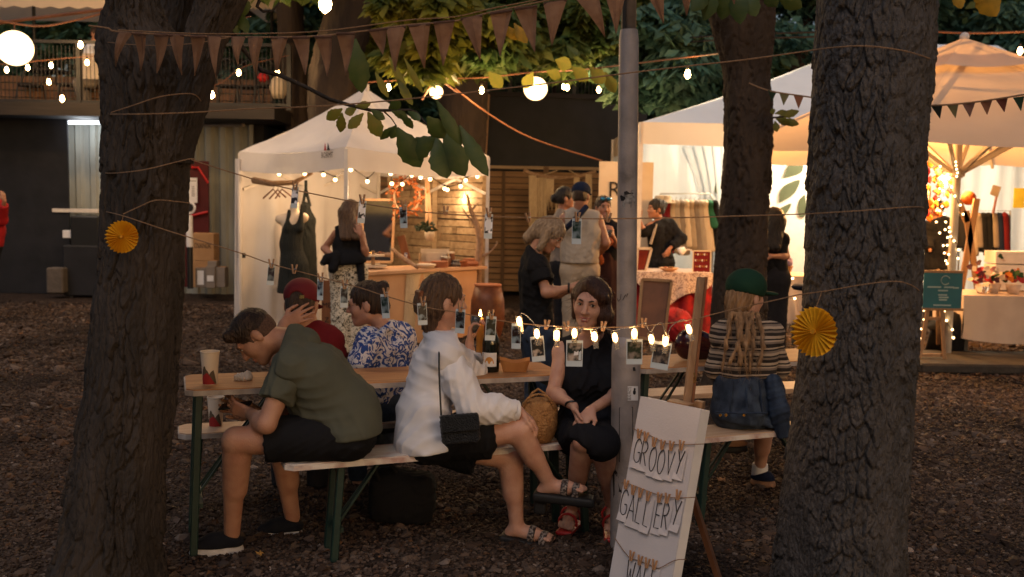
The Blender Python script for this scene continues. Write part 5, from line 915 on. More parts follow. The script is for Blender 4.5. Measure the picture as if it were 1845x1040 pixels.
# ------------------------------------------------------------ orange lit parasol
PC = V3(PX(1715, 10.6), 10.6, 0)
pr = thing('market_parasol', 'huge ecru parasol glowing orange from below, with vented top, at the right', 'parasol', PC); rot = R(12)
def ang(k): return rot + k * math.pi / 4
def pt(k, r, z): return PC + V3(math.cos(ang(k)) * r, math.sin(ang(k)) * r, z)
for k in range(8):
    MB().sheet(lambda u, v, k=k: lerp(pt(k, .55 + 2.02 * v, 3.12 - .92 * v ** 1.0), pt(k + 1, .55 + 2.02 * v, 3.12 - .92 * v), u) + V3(0, 0, -.06 * math.sin(math.pi * u) * v), 6, 8).build('canopy_panel', MT['parasol'], pr, smooth=True)
    MB().sheet(lambda u, v, k=k: lerp(pt(k, .03 + .95 * v, 3.40 - .38 * v), pt(k + 1, .03 + .95 * v, 3.40 - .38 * v), u) + V3(0, 0, -.03 * math.sin(math.pi * u) * v), 5, 5).build('vent_panel', MT['parasol'], pr, smooth=True)
    MB().beam(PC + V3(0, 0, 3.2), pt(k, 2.55, 2.17), .03, .04).build('rib', MT['white_metal'], pr); MB().beam(PC + V3(math.cos(ang(k)) * .06, math.sin(ang(k)) * .06, 2.02), pt(k, 1.25, 2.74), .03, .045).build('strut', MT['white_metal'], pr)
MB().tube([PC, PC + V3(0, 0, 3.36)], .042, 12).build('pole', MT['white_metal'], pr, smooth=True); MB().lathe(PC + V3(0, 0, 1.96), [(.05, 0), (.08, .02), (.08, .09), (.05, .11)], 12).build('hub', MT['white_metal'], pr); MB().ball(PC + V3(0, 0, 3.42), .05).build('finial', MT['tent'], pr); MB().bbox(PC + V3(.35, -.3, .05), (.95, .5, .05), b=.02).build('base_slab', MT['carton_dark'], pr)
fl = thing('fairy_lights', 'string of tiny warm lights spiralling down the orange parasol pole', 'lights', PC + V3(0, 0, 2)); pts = []
for k in range(60): t_ = k / 59; a = t_ * 26; rr = .05 + .05 * (k % 5 == 0); pts.append(PC + V3(math.cos(a) * rr, math.sin(a) * rr, 2.05 - 1.85 * t_))
MB().tube(pts, .004, 4).build('wire', MT['cable'], fl)
for k in range(0, 60, 3): MB().ball(pts[k] + V3(0, -.02, 0), .012, 6, 4).build('bulb', MT['bulb_soft'], fl)
fl2 = thing('fairy_lights', 'curtain of tiny warm lights hanging between the right trunk and the parasol pole', 'lights', P(1690, 300, 10.3)); g_ = np.random.RandomState(9)
for px0, y0, y1, n in ((1702, 330, 470, 11), (1661, 440, 610, 11), (1695, 300, 420, 7), (1708, 410, 540, 9), (1657, 420, 480, 3), (1722, 292, 318, 5)):
    pts = [P(px0 + g_.normal() * 3, y0 + (y1 - y0) * k / (n - 1), 10.2 + g_.normal() * .05) for k in range(n)]; MB().tube(pts, .003, 4).build('wire', MT['cable'], fl2)
    for q in pts: MB().ball(q, .011, 6, 4).build('bulb', MT['bulb_soft'], fl2)
lamp('parasol_light', PC + V3(-1.1, .5, 2.0), 200, (1, .46, .12), .1); lamp('parasol_light', PC + V3(.5, 1.2, 2.0), 120, (1, .48, .14), .1)
# ------------------------------------------------------------ stall tables at the right
t = thing('cloth_table', 'stall table with white mandala cloth over red fabric bundles, between lamp pole and middle trunk', 'table', P(1215, 620, 12.4) * V3(1, 1, 0)); D = 12.4; x0, x1 = PX(1146, D), PX(1286, D); zt = PZ(494, 1215, D)
man = mat('mandala_cloth', (.62, .50, .42), .9, (.26, .18, .17), scale=14, lo=.5, hi=.55, detail=2); [setattr(q.inputs['Distortion'], 'default_value', 4) for q in man.node_tree.nodes if q.type == 'TEX_NOISE']
MB().bbox(((x0 + x1) / 2, D + .4, zt), ((x1 - x0) / 2, .4, .02), b=.008).build('tabletop', MT['white_cloth'], t); MB().sheet(lambda u, v: V3(x0 + (x1 - x0) * u, D - .01 - .02 * math.sin(u * 22) * v, zt + .022 - (.12 + .42 * abs(math.sin(u * math.pi * 1.0)) * (.7 + .3 * math.sin(u * 7))) * v), 30, 6).build('mandala_drape', man, t, smooth=True)
rc = mat('red_fabric', (.34, .010, .016), .8, (.12, .006, .010), scale=9); MB().sheet(lambda u, v: V3(x0 + (x1 - x0) * u, D + .05 + .03 * math.sin(u * 26), zt - zt * .98 * v), 40, 2).build('red_skirt', rc, t, smooth=True)
for x in (x0 + .05, x1 - .05):
    for y in (D + .1, D + .75): MB().box((x, y, zt / 2), (.02, .02, zt / 2 - .03)).build('table_leg', MT['dark_metal'], t)
for px, py, r, l in ((1212, 580, .17, 'large red fabric bundle below the mandala cloth'), (1190, 600, .13, 'smaller red fabric bundle left of the large one under the stall table'), (1236, 595, .12, 'red fabric bundle next to the easel mast under the stall table')):
    s = S(folds(.02, 16, int(px))); c = P(px, py, 11.8); s.ell(c, (r * 1.3, r, r)); s.ell(c + V3(.05, 0, -.1), (r * 1.1, r, r), k=.1); tag(soft('fabric_bundle', s, .02, rc, None), l, 'fabric')
def pframe(q, D, m, mi, label, name='picture_frame', dep=.02, lean=None, w=.03):
    pts = [P(x, y, D + (dd if lean else 0)) for (x, y), dd in zip(q, (lean or (0, 0, 0, 0)))]; t = thing(name, label, 'frame', (pts[2] + pts[3]) / 2); nn = unit(np.cross(pts[1] - pts[0], pts[3] - pts[0])); nn = nn if nn[1] > 0 else -nn
    MB().prism([p + nn * .006 for p in pts], nn * .008).build('picture', mi, t)
    for i in range(4): MB().beam(pts[i], pts[(i + 1) % 4], w, dep, nn).build('frame_bar', m, t)
    return t
redpic = mat('dark_red_picture', (.10, .006, .006), .3, (.20, .03, .01), scale=7)
pframe([(1149, 448), (1174, 448), (1163, 489), (1146, 489)], 12.6, MT['cream'], redpic, 'tilted cream frame with dark red picture on the mandala cloth')
pic2 = mat('sketch_canvas', (.20, .09, .055), .6, (.12, .06, .045), scale=5)
pframe([(1157, 503), (1210, 506), (1196, 616), (1148, 608)], 8.9, MT['easel'], pic2, 'big dusky framed canvas standing between the lamp pole and the easel mast', w=.025)
t = thing('jewellery_stand', 'dark upright display card with rows of small earrings on the stall table', 'display', P(1262, 494, 12.6)); D = 12.6; a, b = P(1249, 452, D), P(1279, 496, D); MB().box((a + b) / 2, ((b[0] - a[0]) / 2, .01, (a[2] - b[2]) / 2)).build('display_card', MT['maroon'], t)
for q in ((a[0], a[2], b[0], a[2]), (a[0], b[2], b[0], b[2]), (a[0], a[2], a[0], b[2]), (b[0], a[2], b[0], b[2])): MB().beam((q[0], D - .012, q[1]), (q[2], D - .012, q[3]), .012, .015).build('card_edge', MT['cream'], t)
for r_ in range(4):
    for k in range(6): MB().ball((a[0] + .03 + k * .028, D - .015, a[2] - .045 - r_ * .075), (.009, .006, .014), 6, 4).build('earring', (MT['gold'], MT['paper'], MT['terracotta'])[(k + r_) % 3], t)
c = V3(PX(1205, 12.55), 12.55, zt + .02); t = thing('wooden_bowl', 'shallow wooden bowl of trinkets on the mandala cloth', 'bowl', c); MB().lathe(c, [(.05, 0), (.10, .025), (.13, .05), (.115, .05), (.05, .02)], 16).build('bowl', MT['peach'], t, smooth=True)
for k in range(8): MB().ball(c + V3(.05 * math.cos(k * 2.3), .05 * math.sin(k * 2.3), .045), .018, 6, 4).build('trinket', (MT['gold'], MT['terracotta'], MT['maroon'])[k % 3], t)
t = thing('desk_lamp', 'small white goose-neck lamp clipped behind the jewellery card', 'lamp', P(1245, 480, 12.9)); MB().tube(catmull([P(1252, 490, 12.9), P(1250, 458, 12.9), P(1243, 450, 12.9), P(1232, 452, 12.9)], 3), .008, 6).build('neck', MT['white_metal'], t); MB().lathe(P(1224, 455, 12.9), [(.03, .09), (.055, .03), (.06, 0)], 12, (.8, 0, .5)).build('shade', MT['paper'], t, smooth=True)
# table with cloth, lantern and baskets between middle and right trunk
def drape_table(x0, x1, y0, y1, zt, zb, m, label, jag=0):
    t = thing('cloth_table', label, 'table', ((x0 + x1) / 2, (y0 + y1) / 2, 0)); MB().bbox(((x0 + x1) / 2, (y0 + y1) / 2, zt - .01), ((x1 - x0) / 2, (y1 - y0) / 2, .015), b=.006).build('tabletop', m, t)
    MB().sheet(lambda u, v: V3(x0 - .02 + (x1 - x0 + .04) * u + .03 * math.sin(v * 3 + u * 9) * v, y0 - .012 - .03 * (math.sin(u * 17) + .5 * math.sin(u * 41)) * v, zt + .006 - (zt - zb) * v * (1 + jag * math.sin(u * 5) * .2)), 50, 6).build('tablecloth', m, t, smooth=True); MB().sheet(lambda u, v: V3(x0 - .012 - .02 * math.sin(u * 17) * v, y0 + (y1 - y0) * u, zt + .006 - (zt - zb) * v), 16, 6).build('cloth_side', m, t, smooth=True)
    for x in (x0 + .06, x1 - .06):
        for y in (y0 + .06, y1 - .06): MB().box((x, y, zt / 2 - .02), (.02, .02, zt / 2 - .02)).build('table_leg', MT['dark_metal'], t)
drape_table(PX(1392, 11), PX(1475, 11), 11, 11.7, .86, .34, MT['white_cloth'], 'narrow table with white cloth between the middle and right trunks')
drape_table(PX(1742, 10.7), 7.2, 10.7, 11.5, PZ(534, 1800, 10.7), PZ(612, 1800, 10.7), MT['white_cloth'], 'long table with creased white cloth and flowers at the right edge', .6)
c = V3(PX(1386, 11.2), 11.2, .87); t = thing('candle_lantern', 'small glowing tube lantern on the narrow cloth table beside the middle trunk', 'lantern', c); MB().tube([c, c + V3(0, 0, .03)], .045, 10).build('base', MT['plastic_black'], t); MB().tube([c + V3(0, 0, .03), c + V3(0, 0, .13)], .035, 10).build('glow_tube', MT['bulb_soft'], t)
c = V3(PX(1410, 11.1), 11.1, .87); t = thing('gift_basket', 'brown basket with purple wrapping on the narrow cloth table', 'basket', c); MB().lathe(c, [(.08, 0), (.10, .06), (.115, .10)], 14).build('basket', MT['basket'], t); s = S(folds(.012, 40, 1)); s.ell(c + V3(0, 0, .14), (.11, .11, .09)); soft('wrapping', s, .012, mat('purple_wrap', (.10, .07, .22), .6, (.22, .18, .34), scale=20), t)
c = P(1455, 522, 10.4); t = thing('ukulele', 'dark blue rounded bowl on a stand beside the right trunk', 'bowl', c); MB().lathe(c, [(.02, -.02), (.15, 0), (.17, .03), (.15, .05)], 16).build('bowl', MT['navy'], t, smooth=True); MB().tube([c - V3(0, 0, .02), c - V3(0, 0, .25)], .02, 6).build('stem', MT['amber'], t)
t.name = 'dish_stand'
t = thing('scarf', 'teal knotted scarf hanging from the cloth table beside the green cap', 'scarf', P(1400, 545, 10.6)); s = S(folds(.008, 40, 3)); s.cap(P(1397, 536, 10.6), P(1405, 550, 10.6), .06, .05).cap(P(1398, 545, 10.6), P(1392, 570, 10.6), .045, .03).cap(P(1403, 545, 10.6), P(1408, 562, 10.6), .045, .03); soft('knot', s, .012, mat('teal_scarf', (.01, .06, .08), .8), t)
for k, (x, y) in enumerate(((1416, 508), (1425, 503), (1412, 524), (1418, 536), (1432, 537))): pass
fl3 = thing('fairy_lights', 'few tiny lights draped on the narrow cloth table', 'lights', P(1420, 520, 10.9)); pts = [P(x, y, 10.9) for x, y in ((1428, 502), (1417, 509), (1412, 524), (1416, 537), (1432, 538), (1418, 620), (1416, 624))]; MB().tube(pts[:5], .003, 4).build('wire', MT['cable'], fl3)
for q in pts[:5]: MB().ball(q, .013, 6, 4).build('bulb', MT['bulb_soft'], fl3)
# flowers on the right table
zt2 = PZ(534, 1800, 10.7); g_ = np.random.RandomState(12); FR = [mat('red_flower', (.42, .02, .03), .6), mat('orange_flower', (.55, .16, .02), .6), mat('white_flower', (.66, .58, .52), .6), mat('dark_flower', (.06, .01, .03), .6), mat('green_leafy', (.02, .07, .02), .6), mat('pink_flower', (.5, .2, .2), .6)]
for i, (px, l) in enumerate(((1772, 'bunch of red flowers in a bowl, leftmost on the long cloth table'), (1800, 'mixed red and white posy in the middle of the long cloth table'), (1828, 'posy of red and pink flowers at the right edge of the long cloth table'))):
    c = V3(PX(px, 10.95), 10.95 + .1 * (i % 2), zt2 + .01); t = thing('flower_bunch', l, 'flowers', c); MB().lathe(c, [(.05, 0), (.07, .05), (.08, .10)], 12).build('vase', MT['white_cloth'] if i else MT['glass'], t, smooth=True)
    for k in range(26):
        p = c + V3(g_.normal() * .085, g_.normal() * .06, .13 + abs(g_.normal()) * .09); m = MB(); ax = unit(V3(g_.normal() * .6, -1, .5 + g_.normal() * .4)); m.lathe(p, [(.008, 0), (.03, .006), (.034, .014), (.012, .012)], 8, ax, fn=lambda t_, z: 1 + .25 * math.cos(5 * t_)); m.build('flower', FR[(i * 2 + k * (k % 3 + 1)) % 6], t)
c = V3(PX(1822, 11.4), 11.4, zt2 + .01); t = thing('white_drawer_box', 'white stacked trinket drawers with a small amber lamp at the back of the long table', 'drawers', c); 
for k in range(3): MB().bbox(c + V3(.0, 0, .08 + k * .15), (.25, .14, .07), b=.006).build('drawer', MT['paper'], t)
# trousers rack + posters inside parasol area
rk = thing('trouser_rack', 'rail of dark trousers and skirts behind the orange parasol', 'clothes rack', P(1790, 520, 12.6) * V3(1, 1, 0)); D = 12.6; MB().tube([P(1728, 560, D) * V3(1, 1, 0), P(1728, 380, D), P(1820, 380, D), P(1820, 560, D) * V3(1, 1, 0)], .012, 6).build('rail_frame', MT['steel'], rk)
for i, m in enumerate((MT['charcoal'], MT['denim_dark'], MT['khaki'], MT['carton_grey'], MT['black_cloth'], MT['black_cloth'], MT['carton_grey'], MT['navy'], MT['maroon'])):
    x = 1733 + i * 9.6; s = S(folds(.01, 24, i, [(1, .1, 0)])); s.cap(P(x, 388, D - .15), P(x, 388, D + .15), .03, k=.03).cap(P(x, 392, D - .1), P(x + 1, 445 + 7 * (i % 3), D - .1), .055, .07, k=.05).cap(P(x, 392, D + .1), P(x + 1, 445 + 7 * (i % 3), D + .1), .055, .07, k=.05).cut(P(x, 447 + 7 * (i % 3), D), (0, 0, -1)); soft('garment', s, .022, m, rk)
tag(MB().box(P(1836, 357, 13.2), (.07, .01, .13)).build('poster', mat('yellow_poster', (.75, .55, .03), .6), None), 'yellow sheet pinned up at the right edge behind the parasol', 'poster')
t = thing('paddle_mirror', 'square paddle mirror raised above the trouser rack', 'mirror', P(1795, 345, 12.4)); MB().prism([P(1790, 333, 12.4), P(1804, 337, 12.4), P(1798, 356, 12.4), P(1784, 350, 12.4)], V3(0, .015, 0)).build('plate', MT['carton_grey'], t); MB().beam(P(1795, 355, 12.4), P(1789, 385, 12.4), .03, .02).build('handle', MT['amber'], t)
t = thing('wreath_ball', 'round straw ball ornament on the wooden rack by the parasol pole', 'ornament', P(1745, 355, 11.8)); MB().ball(P(1745, 357, 11.8), .085, 12, 8).build('ball', MT['autumn'], t, smooth=True)
t = thing('wooden_a_frame', 'brown slanted timber A-frame rack behind the parasol pole', 'rack', P(1740, 560, 11.6) * V3(1, 1, 0)); D = 11.6
for q in ((1760, 358, 1728, 540), (1726, 360, 1742, 400), (1740, 380, 1765, 545)): MB().beam(P(q[0], q[1], D), P(q[2], q[3], D), .07, .03, (0, 1, 0)).build('timber', MT['easel'], t)
for i, (px, py, l) in enumerate(((1690, 330, 'orange and cream flower garland piece hanging beside the right trunk'), (1675, 365, 'rust coloured dried flower cluster beside the right trunk'))):
    c = P(px, py, 12.0); t = thing('dried_flowers', l, 'flowers', c); MB().tube([c + V3(0, 0, .2), c - V3(0, 0, .15)], .01, 5).build('stem', MT['driftwood'], t)
    for k in range(24): MB().lathe(c + V3(g_.normal() * .08, g_.normal() * .05, g_.normal() * .12), [(.01, 0), (.045, .01), (.03, .03)], 7, unit(V3(g_.normal() * .5, -1, g_.normal() * .5)), fn=lambda t_, z: 1 + .25 * math.cos(4 * t_)).build('bloom', FR[(1, 2, 1, 0)[k % 4]], t)
# blue sign on small easel
se = thing('sign_easel', 'turquoise sign with pale lettering on a small wooden easel by the right trunk', 'sign', P(1692, 655, 10.2) * V3(1, 1, 0)); D = 10.15
TQ = mat('turquoise_board', (.010, .135, .19), .5, (.008, .11, .16), scale=4); a, b = P(1665, 491, D), P(1731, 556, D); cc = (a + b) / 2; MB().box(cc, ((b[0] - a[0]) / 2, .01, (a[2] - b[2]) / 2)).build('panel', TQ, se)
MB().box((cc[0], D, a[2] + .012), ((b[0] - a[0]) / 2 + .01, .018, .012)).build('top_ledge', MT['easel'], se); MB().box((cc[0], D, b[2] - .012), ((b[0] - a[0]) / 2 + .02, .022, .012)).build('bottom_ledge', MT['easel'], se); PW = mat('sign_print', (.35, .50, .52), .7)
MB().tube([cc + V3(math.cos(q) * .045 + .02, -.014, .105 + math.sin(q) * .045) for q in np.linspace(.4, 5.6, 16)], .005, 4).build('logo_ring', PW, se)
for z, w_, dx in ((.035, .07, -.09), (.035, .05, .06), (.03, .03, .13), (.0, .05, 0), (-.045, .045, 0), (-.07, .05, .01), (-.095, .04, .005), (-.15, .09, .0)): MB().box(cc + V3(dx, -.0125, z), (w_, .001, .007)).build('print_line', PW, se)
for q in ((1672, 556, 1655, 655), (1696, 556, 1702, 655), (1690, 486, 1690, 620)): MB().beam(P(q[0], q[1], D + .03), P(q[2], q[3], D + (.0 if q[0] != 1690 else .6)), .035, .022, (0, 1, 0)).build('easel_leg', MT['easel'], se)
for q in ((1668, 574, 1698, 574), (1659, 640, 1701, 640)): MB().beam(P(q[0], q[1], D + .03), P(q[2], q[3], D + .03), .022, .03).build('crossbar', MT['easel'], se)
tag(MB().tube([P(1700, 640, 10.9) , P(1712, 596, 10.9), P(1700, 575, 10.9)], .2, 12).build('black_sack', MT['black_cloth'], None, smooth=True), 'black sack lying behind the legs of the turquoise sign', 'sack')
# ------------------------------------------------------------ lamps on cables above the yard
def strand(label, pts, bulbs, r=.006, m=None, drop=.05, br=.03):
    t = thing('string_lights', label, 'lights', P(*pts[0])); w = [P(*q) for q in pts]
    MB().tube(catmull(w, 4), r, 5).build('cable', m or MT['cable_brown'], t)
    for x, y, D in bulbs:
        c = P(x, y, D); b = MB().lathe(c, [(.004, -br * 1.5), (br * .8, -br * .9), (br, -.1 * br), (br * .75, br * .8), (br * .42, br * 1.5)], 10).build('bulb', MT['bulb'], t, smooth=True); MB().lathe(c + V3(0, 0, br * 1.45), [(br * .5, 0), (br * .5, br * 1.2), (.005, br * 1.5)], 8).build('socket', MT['cable'], b)
    return t
def globe(px, py, rpx, D, label, e):
    c = P(px, py, D); r = rpx * D / F; t = thing('round_lantern', label, 'lantern', c, ); MB().ball(c, (r, r, r * .98), 24, 16).build('paper_globe', MT['globe'], t, smooth=True); MB().lathe(c + V3(0, 0, r * .96), [(r * .25, 0), (r * .25, r * .08)], 10).build('top_ring', MT['cable'], t); MB().tube([c + V3(0, 0, r), c + V3(0, 0, r * 1.45)], .008, 5).build('hook', MT['cable_brown'], t)
    o = lamp('lantern_light', c + V3(0, -r * 1.3, -r * .6), e, (1, .62, .28), r * .5)
globe(27, 87, 31, 10.5, 'big glowing round paper lantern at the top left', 45); globe(965, 160, 21, 12.6, 'glowing round paper lantern in front of the black tarpaulin wall', 55); globe(786, 166, 12, 13.2, 'half hidden small round lantern above the right side of the stall tent', 25)
strand('bundle of slack brown cables at the top left with bulbs along the terrace', [(-60, 50, 11), (40, 36, 11), (120, 26, 11), (200, 16, 11)], [(145, 81, 12.5), (112, 178, 13.5)], .02)
strand('second slack brown cable below the bundle at the top left', [(-60, 25, 10.6), (60, 47, 10.6), (130, 38, 10.6), (200, 20, 10.6)], [], .012)
strand('row of warm bulbs along the terrace rail behind the left lantern', [(-20, 118, 15.8), (50, 112, 15.8), (110, 106, 15.8), (190, 100, 15.8)], [(12, 126, 15.8), (50, 122, 15.8), (92, 118, 15.8), (88, 148, 15.9), (157, 113, 15.8)], .006)
strand('cable with one bulb crossing behind the right edge of the left trunk', [(300, 120, 11), (382, 155, 12), (440, 120, 13), (520, 100, 14)], [(382, 171, 12), (430, 131, 14), (500, 132, 14.5)], .006)
strand('cable with a large bright bulb at the top edge above the burlap pennants', [(470, -30, 6.6), (585, -12, 6.8), (700, -40, 7.0)], [(586, 6, 6.8)], .008, br=.045)
strand('small bulb on a twig cable between the leaves beside the left fork', [(400, 40, 6), (424, 36, 6), (452, 30, 6)], [(424, 50, 6)], .004, br=.012)
strand('brown cable carrying warm bulbs past the lamp pole to the middle trunk', [(640, 150, 13), (700, 146, 13), (785, 142, 13), (870, 140, 12.8), (965, 130, 12.6), (1046, 126, 12.2), (1166, 112, 11), (1300, 96, 9)], [(700, 158, 13), (868, 163, 12.8), (1022, 158, 14.5), (1016, 156, 15), (1079, 162, 14.5), (1239, 134, 10)], .009)
strand('cable with one bulb above the roof of the white gazebo at the right edge', [(1690, 58, 12), (1770, 60, 12), (1900, 55, 12)], [(1838, 92, 12)], .012)
for i, (y0, y1, l) in enumerate(((72, 68, 'upper'), (80, 84, 'lower'))): tag(MB().tube(catmull([P(640, y0 + 8, 17), P(880, y1, 17), P(1110, y0 + 4, 16), P(1300, y0 - 8, 13), P(1480, y0 - 14, 12)], 4), .012, 5).build('power_cable', MT['cable'], None), f'{l} of the two black cables strung across the trees behind the lamp pole', 'cable')
tag(MB().tube(catmull([P(820, 160, 12.5), P(880, 205, 12.8), P(960, 250, 13), P(1085, 290, 13.5)], 4), .010, 5).build('guy_rope', MT['cable_brown'], None), 'thin reddish guy rope slanting across the black tarpaulin wall', 'rope')
tag(MB().tube([P(760, 180, 13), P(786, 138, 13.1), P(826, 168, 13)], .014, 5).build('lantern_cord', MT['cable_brown'], None), 'orange cord tied in an inverted V over the half hidden lantern', 'cord')
for px, py, D, e in ((150, 100, 14.5, 70), (112, 185, 13, 9), (382, 176, 11.6, 7), (586, 24, 6.6, 38), (470, 120, 14.5, 50), (868, 172, 12.5, 18), (1050, 168, 14.2, 40), (1239, 142, 9.7, 14), (700, 168, 12.6, 18), (60, 60, 15, 60), (1838, 104, 11.7, 9)): lamp('bulb_light', P(px, py, D), e, (1, .60, .25), .05)
# small bunting at the right
bt = thing('felt_bunting', 'small felt pennants in dark green, olive, brown and black strung before the orange parasol', 'bunting', P(1700, 190, 6.4))
bl = [(1350, 150, 8.2), (1388, 164, 7.9), (1452, 174, 7.4), (1560, 190, 6.9), (1680, 190, 6.5), (1740, 186, 6.4), (1800, 178, 6.3), (1860, 168, 6.2)]; MB().tube(catmull([P(*q) for q in bl], 4), .006, 5).build('cord', MT['twine'], bt)
fm = [mat('felt_' + n_, c_, .95) for n_, c_ in (('black', (.010, .012, .010)), ('olive', (.13, .12, .06)), ('mauve', (.16, .085, .07)), ('brown', (.20, .085, .05)), ('wine', (.10, .028, .02)), ('green', (.015, .035, .022)))]
for i, (x0, y0, x1, y1, tx, ty, D, k) in enumerate(((1384, 162, 1399, 166, 1391, 184, 7.9, 5), (1404, 166, 1423, 169, 1412, 190, 7.8, 1), (1430, 171, 1448, 174, 1439, 196, 7.6, 3), (1678, 191, 1698, 190, 1694, 214, 6.5, 0), (1707, 190, 1727, 188, 1722, 213, 6.45, 1), (1735, 188, 1757, 185, 1748, 211, 6.4, 2), (1767, 184, 1788, 181, 1779, 207, 6.35, 3), (1795, 180, 1816, 177, 1810, 202, 6.3, 4), (1826, 176, 1846, 173, 1840, 200, 6.25, 5))): MB().prism([P(x0, y0, D), P(x1, y1, D), P(tx, ty, D)], V3(0, .006, 0)).build('pennant', fm[k], bt)
# ------------------------------------------------------------ burlap bunting
bb = thing('burlap_bunting', 'long string of coarse brown burlap pennants across the top of the yard', 'bunting', P(640, 60, 3.6))
top = [(160, 46), (195, 51), (213, 57), (330, 64), (440, 67), (555, 66), (640, 58), (735, 45), (820, 38), (885, 22), (980, 2), (1060, -16), (1160, -40), (1300, -72), (1480, -110)]
DB = lambda x: 3.42 + .0002 * (x - 200)
MB().tube(catmull([P(x, y, DB(x)) for x, y in top], 4), .0028, 5).build('cord', MT['twine'], bb); MB().tube(catmull([P(x, y - 3 - 6 * math.sin((x - 200) / 300) ** 2, DB(x) + .03) for x, y in top[2:12]], 4), .002, 4).build('second_cord', MT['twine'], bb)
fl_ = [(213, 240, 60, 209, 122), (240, 262, 61, 253, 130), (278, 304, 63, 282, 134), (305, 332, 64, 328, 138), (343, 371, 66, 350, 139), (373, 400, 67, 390, 144), (416, 443, 68, 430, 122), (447, 475, 69, 463, 141), (489, 518, 69, 499, 134), (527, 558, 68, 550, 137), (567, 598, 67, 589, 140), (606, 640, 61, 622, 138), (664, 697, 54, 690, 100), (696, 731, 51, 712, 132), (736, 775, 46, 765, 126), (781, 819, 40, 798, 121), (830, 869, 32, 866, 112), (883, 923, 22, 901, 104), (927, 968, 14, 964, 96), (979, 1021, 4, 994, 85), (1032, 1077, -10, 1091, 70), (1087, 1130, -20, 1110, 63), (1150, 1194, -34, 1196, 45), (1210, 1252, -50, 1237, 31), (1290, 1332, -68, 1323, 10)]
for i, (a, b, y, tx, ty) in enumerate(fl_):
    D = DB(a); sl = -6 if a > 820 else (-4 if a > 640 else 0); A_, B_2, T_ = P(a, y - sl / 2, D), P(b, y + sl / 2, D + .01), P(tx, ty, D + rng.uniform(-.03, .03)); n = 6; V = []; cv = rng.uniform(-.03, .03); nv = V3(0, -1, 0)
    for r_ in range(n + 1):
        for c_ in range(5):
            u, v = c_ / 4, r_ / n; q = lerp(lerp(A_, B_2, u), T_, v * .97) + nv * (cv * math.sin(u * math.pi) * (1 - v) + cv * math.sin(v * 3) + .004 * math.sin(u * 9 + i)); V.append(q)
    Q = [(r_ * 5 + c_, r_ * 5 + c_ + 1, r_ * 5 + 5 + c_ + 1, r_ * 5 + 5 + c_) for r_ in range(n) for c_ in range(4)]; o = npobj('pennant', V, Q, MT['burlap'], bb)
    MB().tube([A_ + nv * .003, B_2 + nv * .003], .0048, 6).build('hem', MT['burlap_hem'], o)
# ------------------------------------------------------------ twine lines with photographs
DT = lambda x: 3.72 - .00033 * (x - 340)
def twine(label, pts, r=.0022, D=None, sag=4): 
    f = D or DT; w = catmull([P(q[0], q[1], q[2] if len(q) > 2 else f(q[0])) for q in pts], sag); return tag(MB().tube(w, r, 5).build('twine', MT['twine'], None), label, 'twine')
dl = 3.66; dr = 3.28
twine('upper jute twine carrying five photos, from the left trunk to the right trunk', [(345, 288, dl + .02), (440, 318, 3.68), (520, 340, 3.66), (650, 366), (760, 382), (880, 390), (1040, 394), (1120, 394), (1240, 392), (1340, 389), (1440, 386, 3.34), (1480, 384, dr), (1560, 379, dr - .06), (1640, 373, dr + .05), (1664, 374, 3.5)])
twine('middle jute twine carrying most of the photos and the clip lights, between both trunks', [(186, 381, 3.9), (222, 389, dl), (300, 415, dl), (430, 455, 3.7), (490, 476), (580, 500), (650, 519), (690, 532), (765, 553), (830, 564), (890, 576), (960, 585), (1050, 590), (1150, 588), (1240, 577), (1310, 560), (1400, 540), (1440, 531, 3.34), (1490, 524, dr), (1560, 512, 3.22), (1612, 507, 3.25), (1640, 513, 3.33), (1657, 524, 3.5)])
twine('high jute twine from the left trunk over the tent to the right trunk', [(186, 206, 3.9), (240, 206, 3.62), (340, 203, 3.62), (440, 197), (540, 193), (640, 187), (760, 176), (870, 164), (1000, 149), (1130, 132), (1240, 119), (1340, 108), (1455, 92, 3.36), (1500, 86, dr), (1560, 83, 3.22), (1630, 92, 3.28), (1682, 108, 3.5)], .0026)
twine('jute loop tied round the left trunk above the rosette', [(185, 312, 3.9), (210, 312, 3.68), (260, 306, 3.6), (310, 294, 3.64), (345, 286, 3.78), (352, 290, 3.95)]); twine('jute loop rising from the rosette to the right side of the left trunk', [(222, 386, dl - .03), (250, 373, 3.62), (280, 361, 3.6), (315, 363, 3.66), (342, 366, 3.85)]); twine('loose jute loop high on the left trunk below the fork', [(200, 203, 3.66), (240, 190, 3.6), (290, 174, 3.58), (345, 169, 3.66), (362, 182, 3.82)]); twine('thin jute strand crossing the left trunk behind the pennants', [(178, 74, 3.9), (230, 80, 3.64), (300, 82, 3.6), (365, 76, 3.68), (420, 66, 3.8)], .0016)
def photomat(i, warm=0):
    g_ = np.random.RandomState(i * 13 + 3); a = tuple(.010 + .02 * g_.rand(3)); b = tuple(np.array((.20, .25, .28)) * (.5 + g_.rand())) if not warm else tuple(np.array((.30, .24, .20)) * (.6 + g_.rand())); m = mat('photo_print', a, .25, b, scale=26 + 14 * g_.rand(), detail=2, lo=.42 + .1 * g_.rand(), hi=.62, spec=.4, third=(.9, tuple(np.array(b) * 1.8))); return m
BRIGHT = mat('bright_print', (.78, .76, .82), .25, (.03, .03, .045), scale=34, detail=2, lo=.50, hi=.56)
PF = mat('photo_border', (.50, .55, .58), .4, (.46, .51, .54), scale=8)
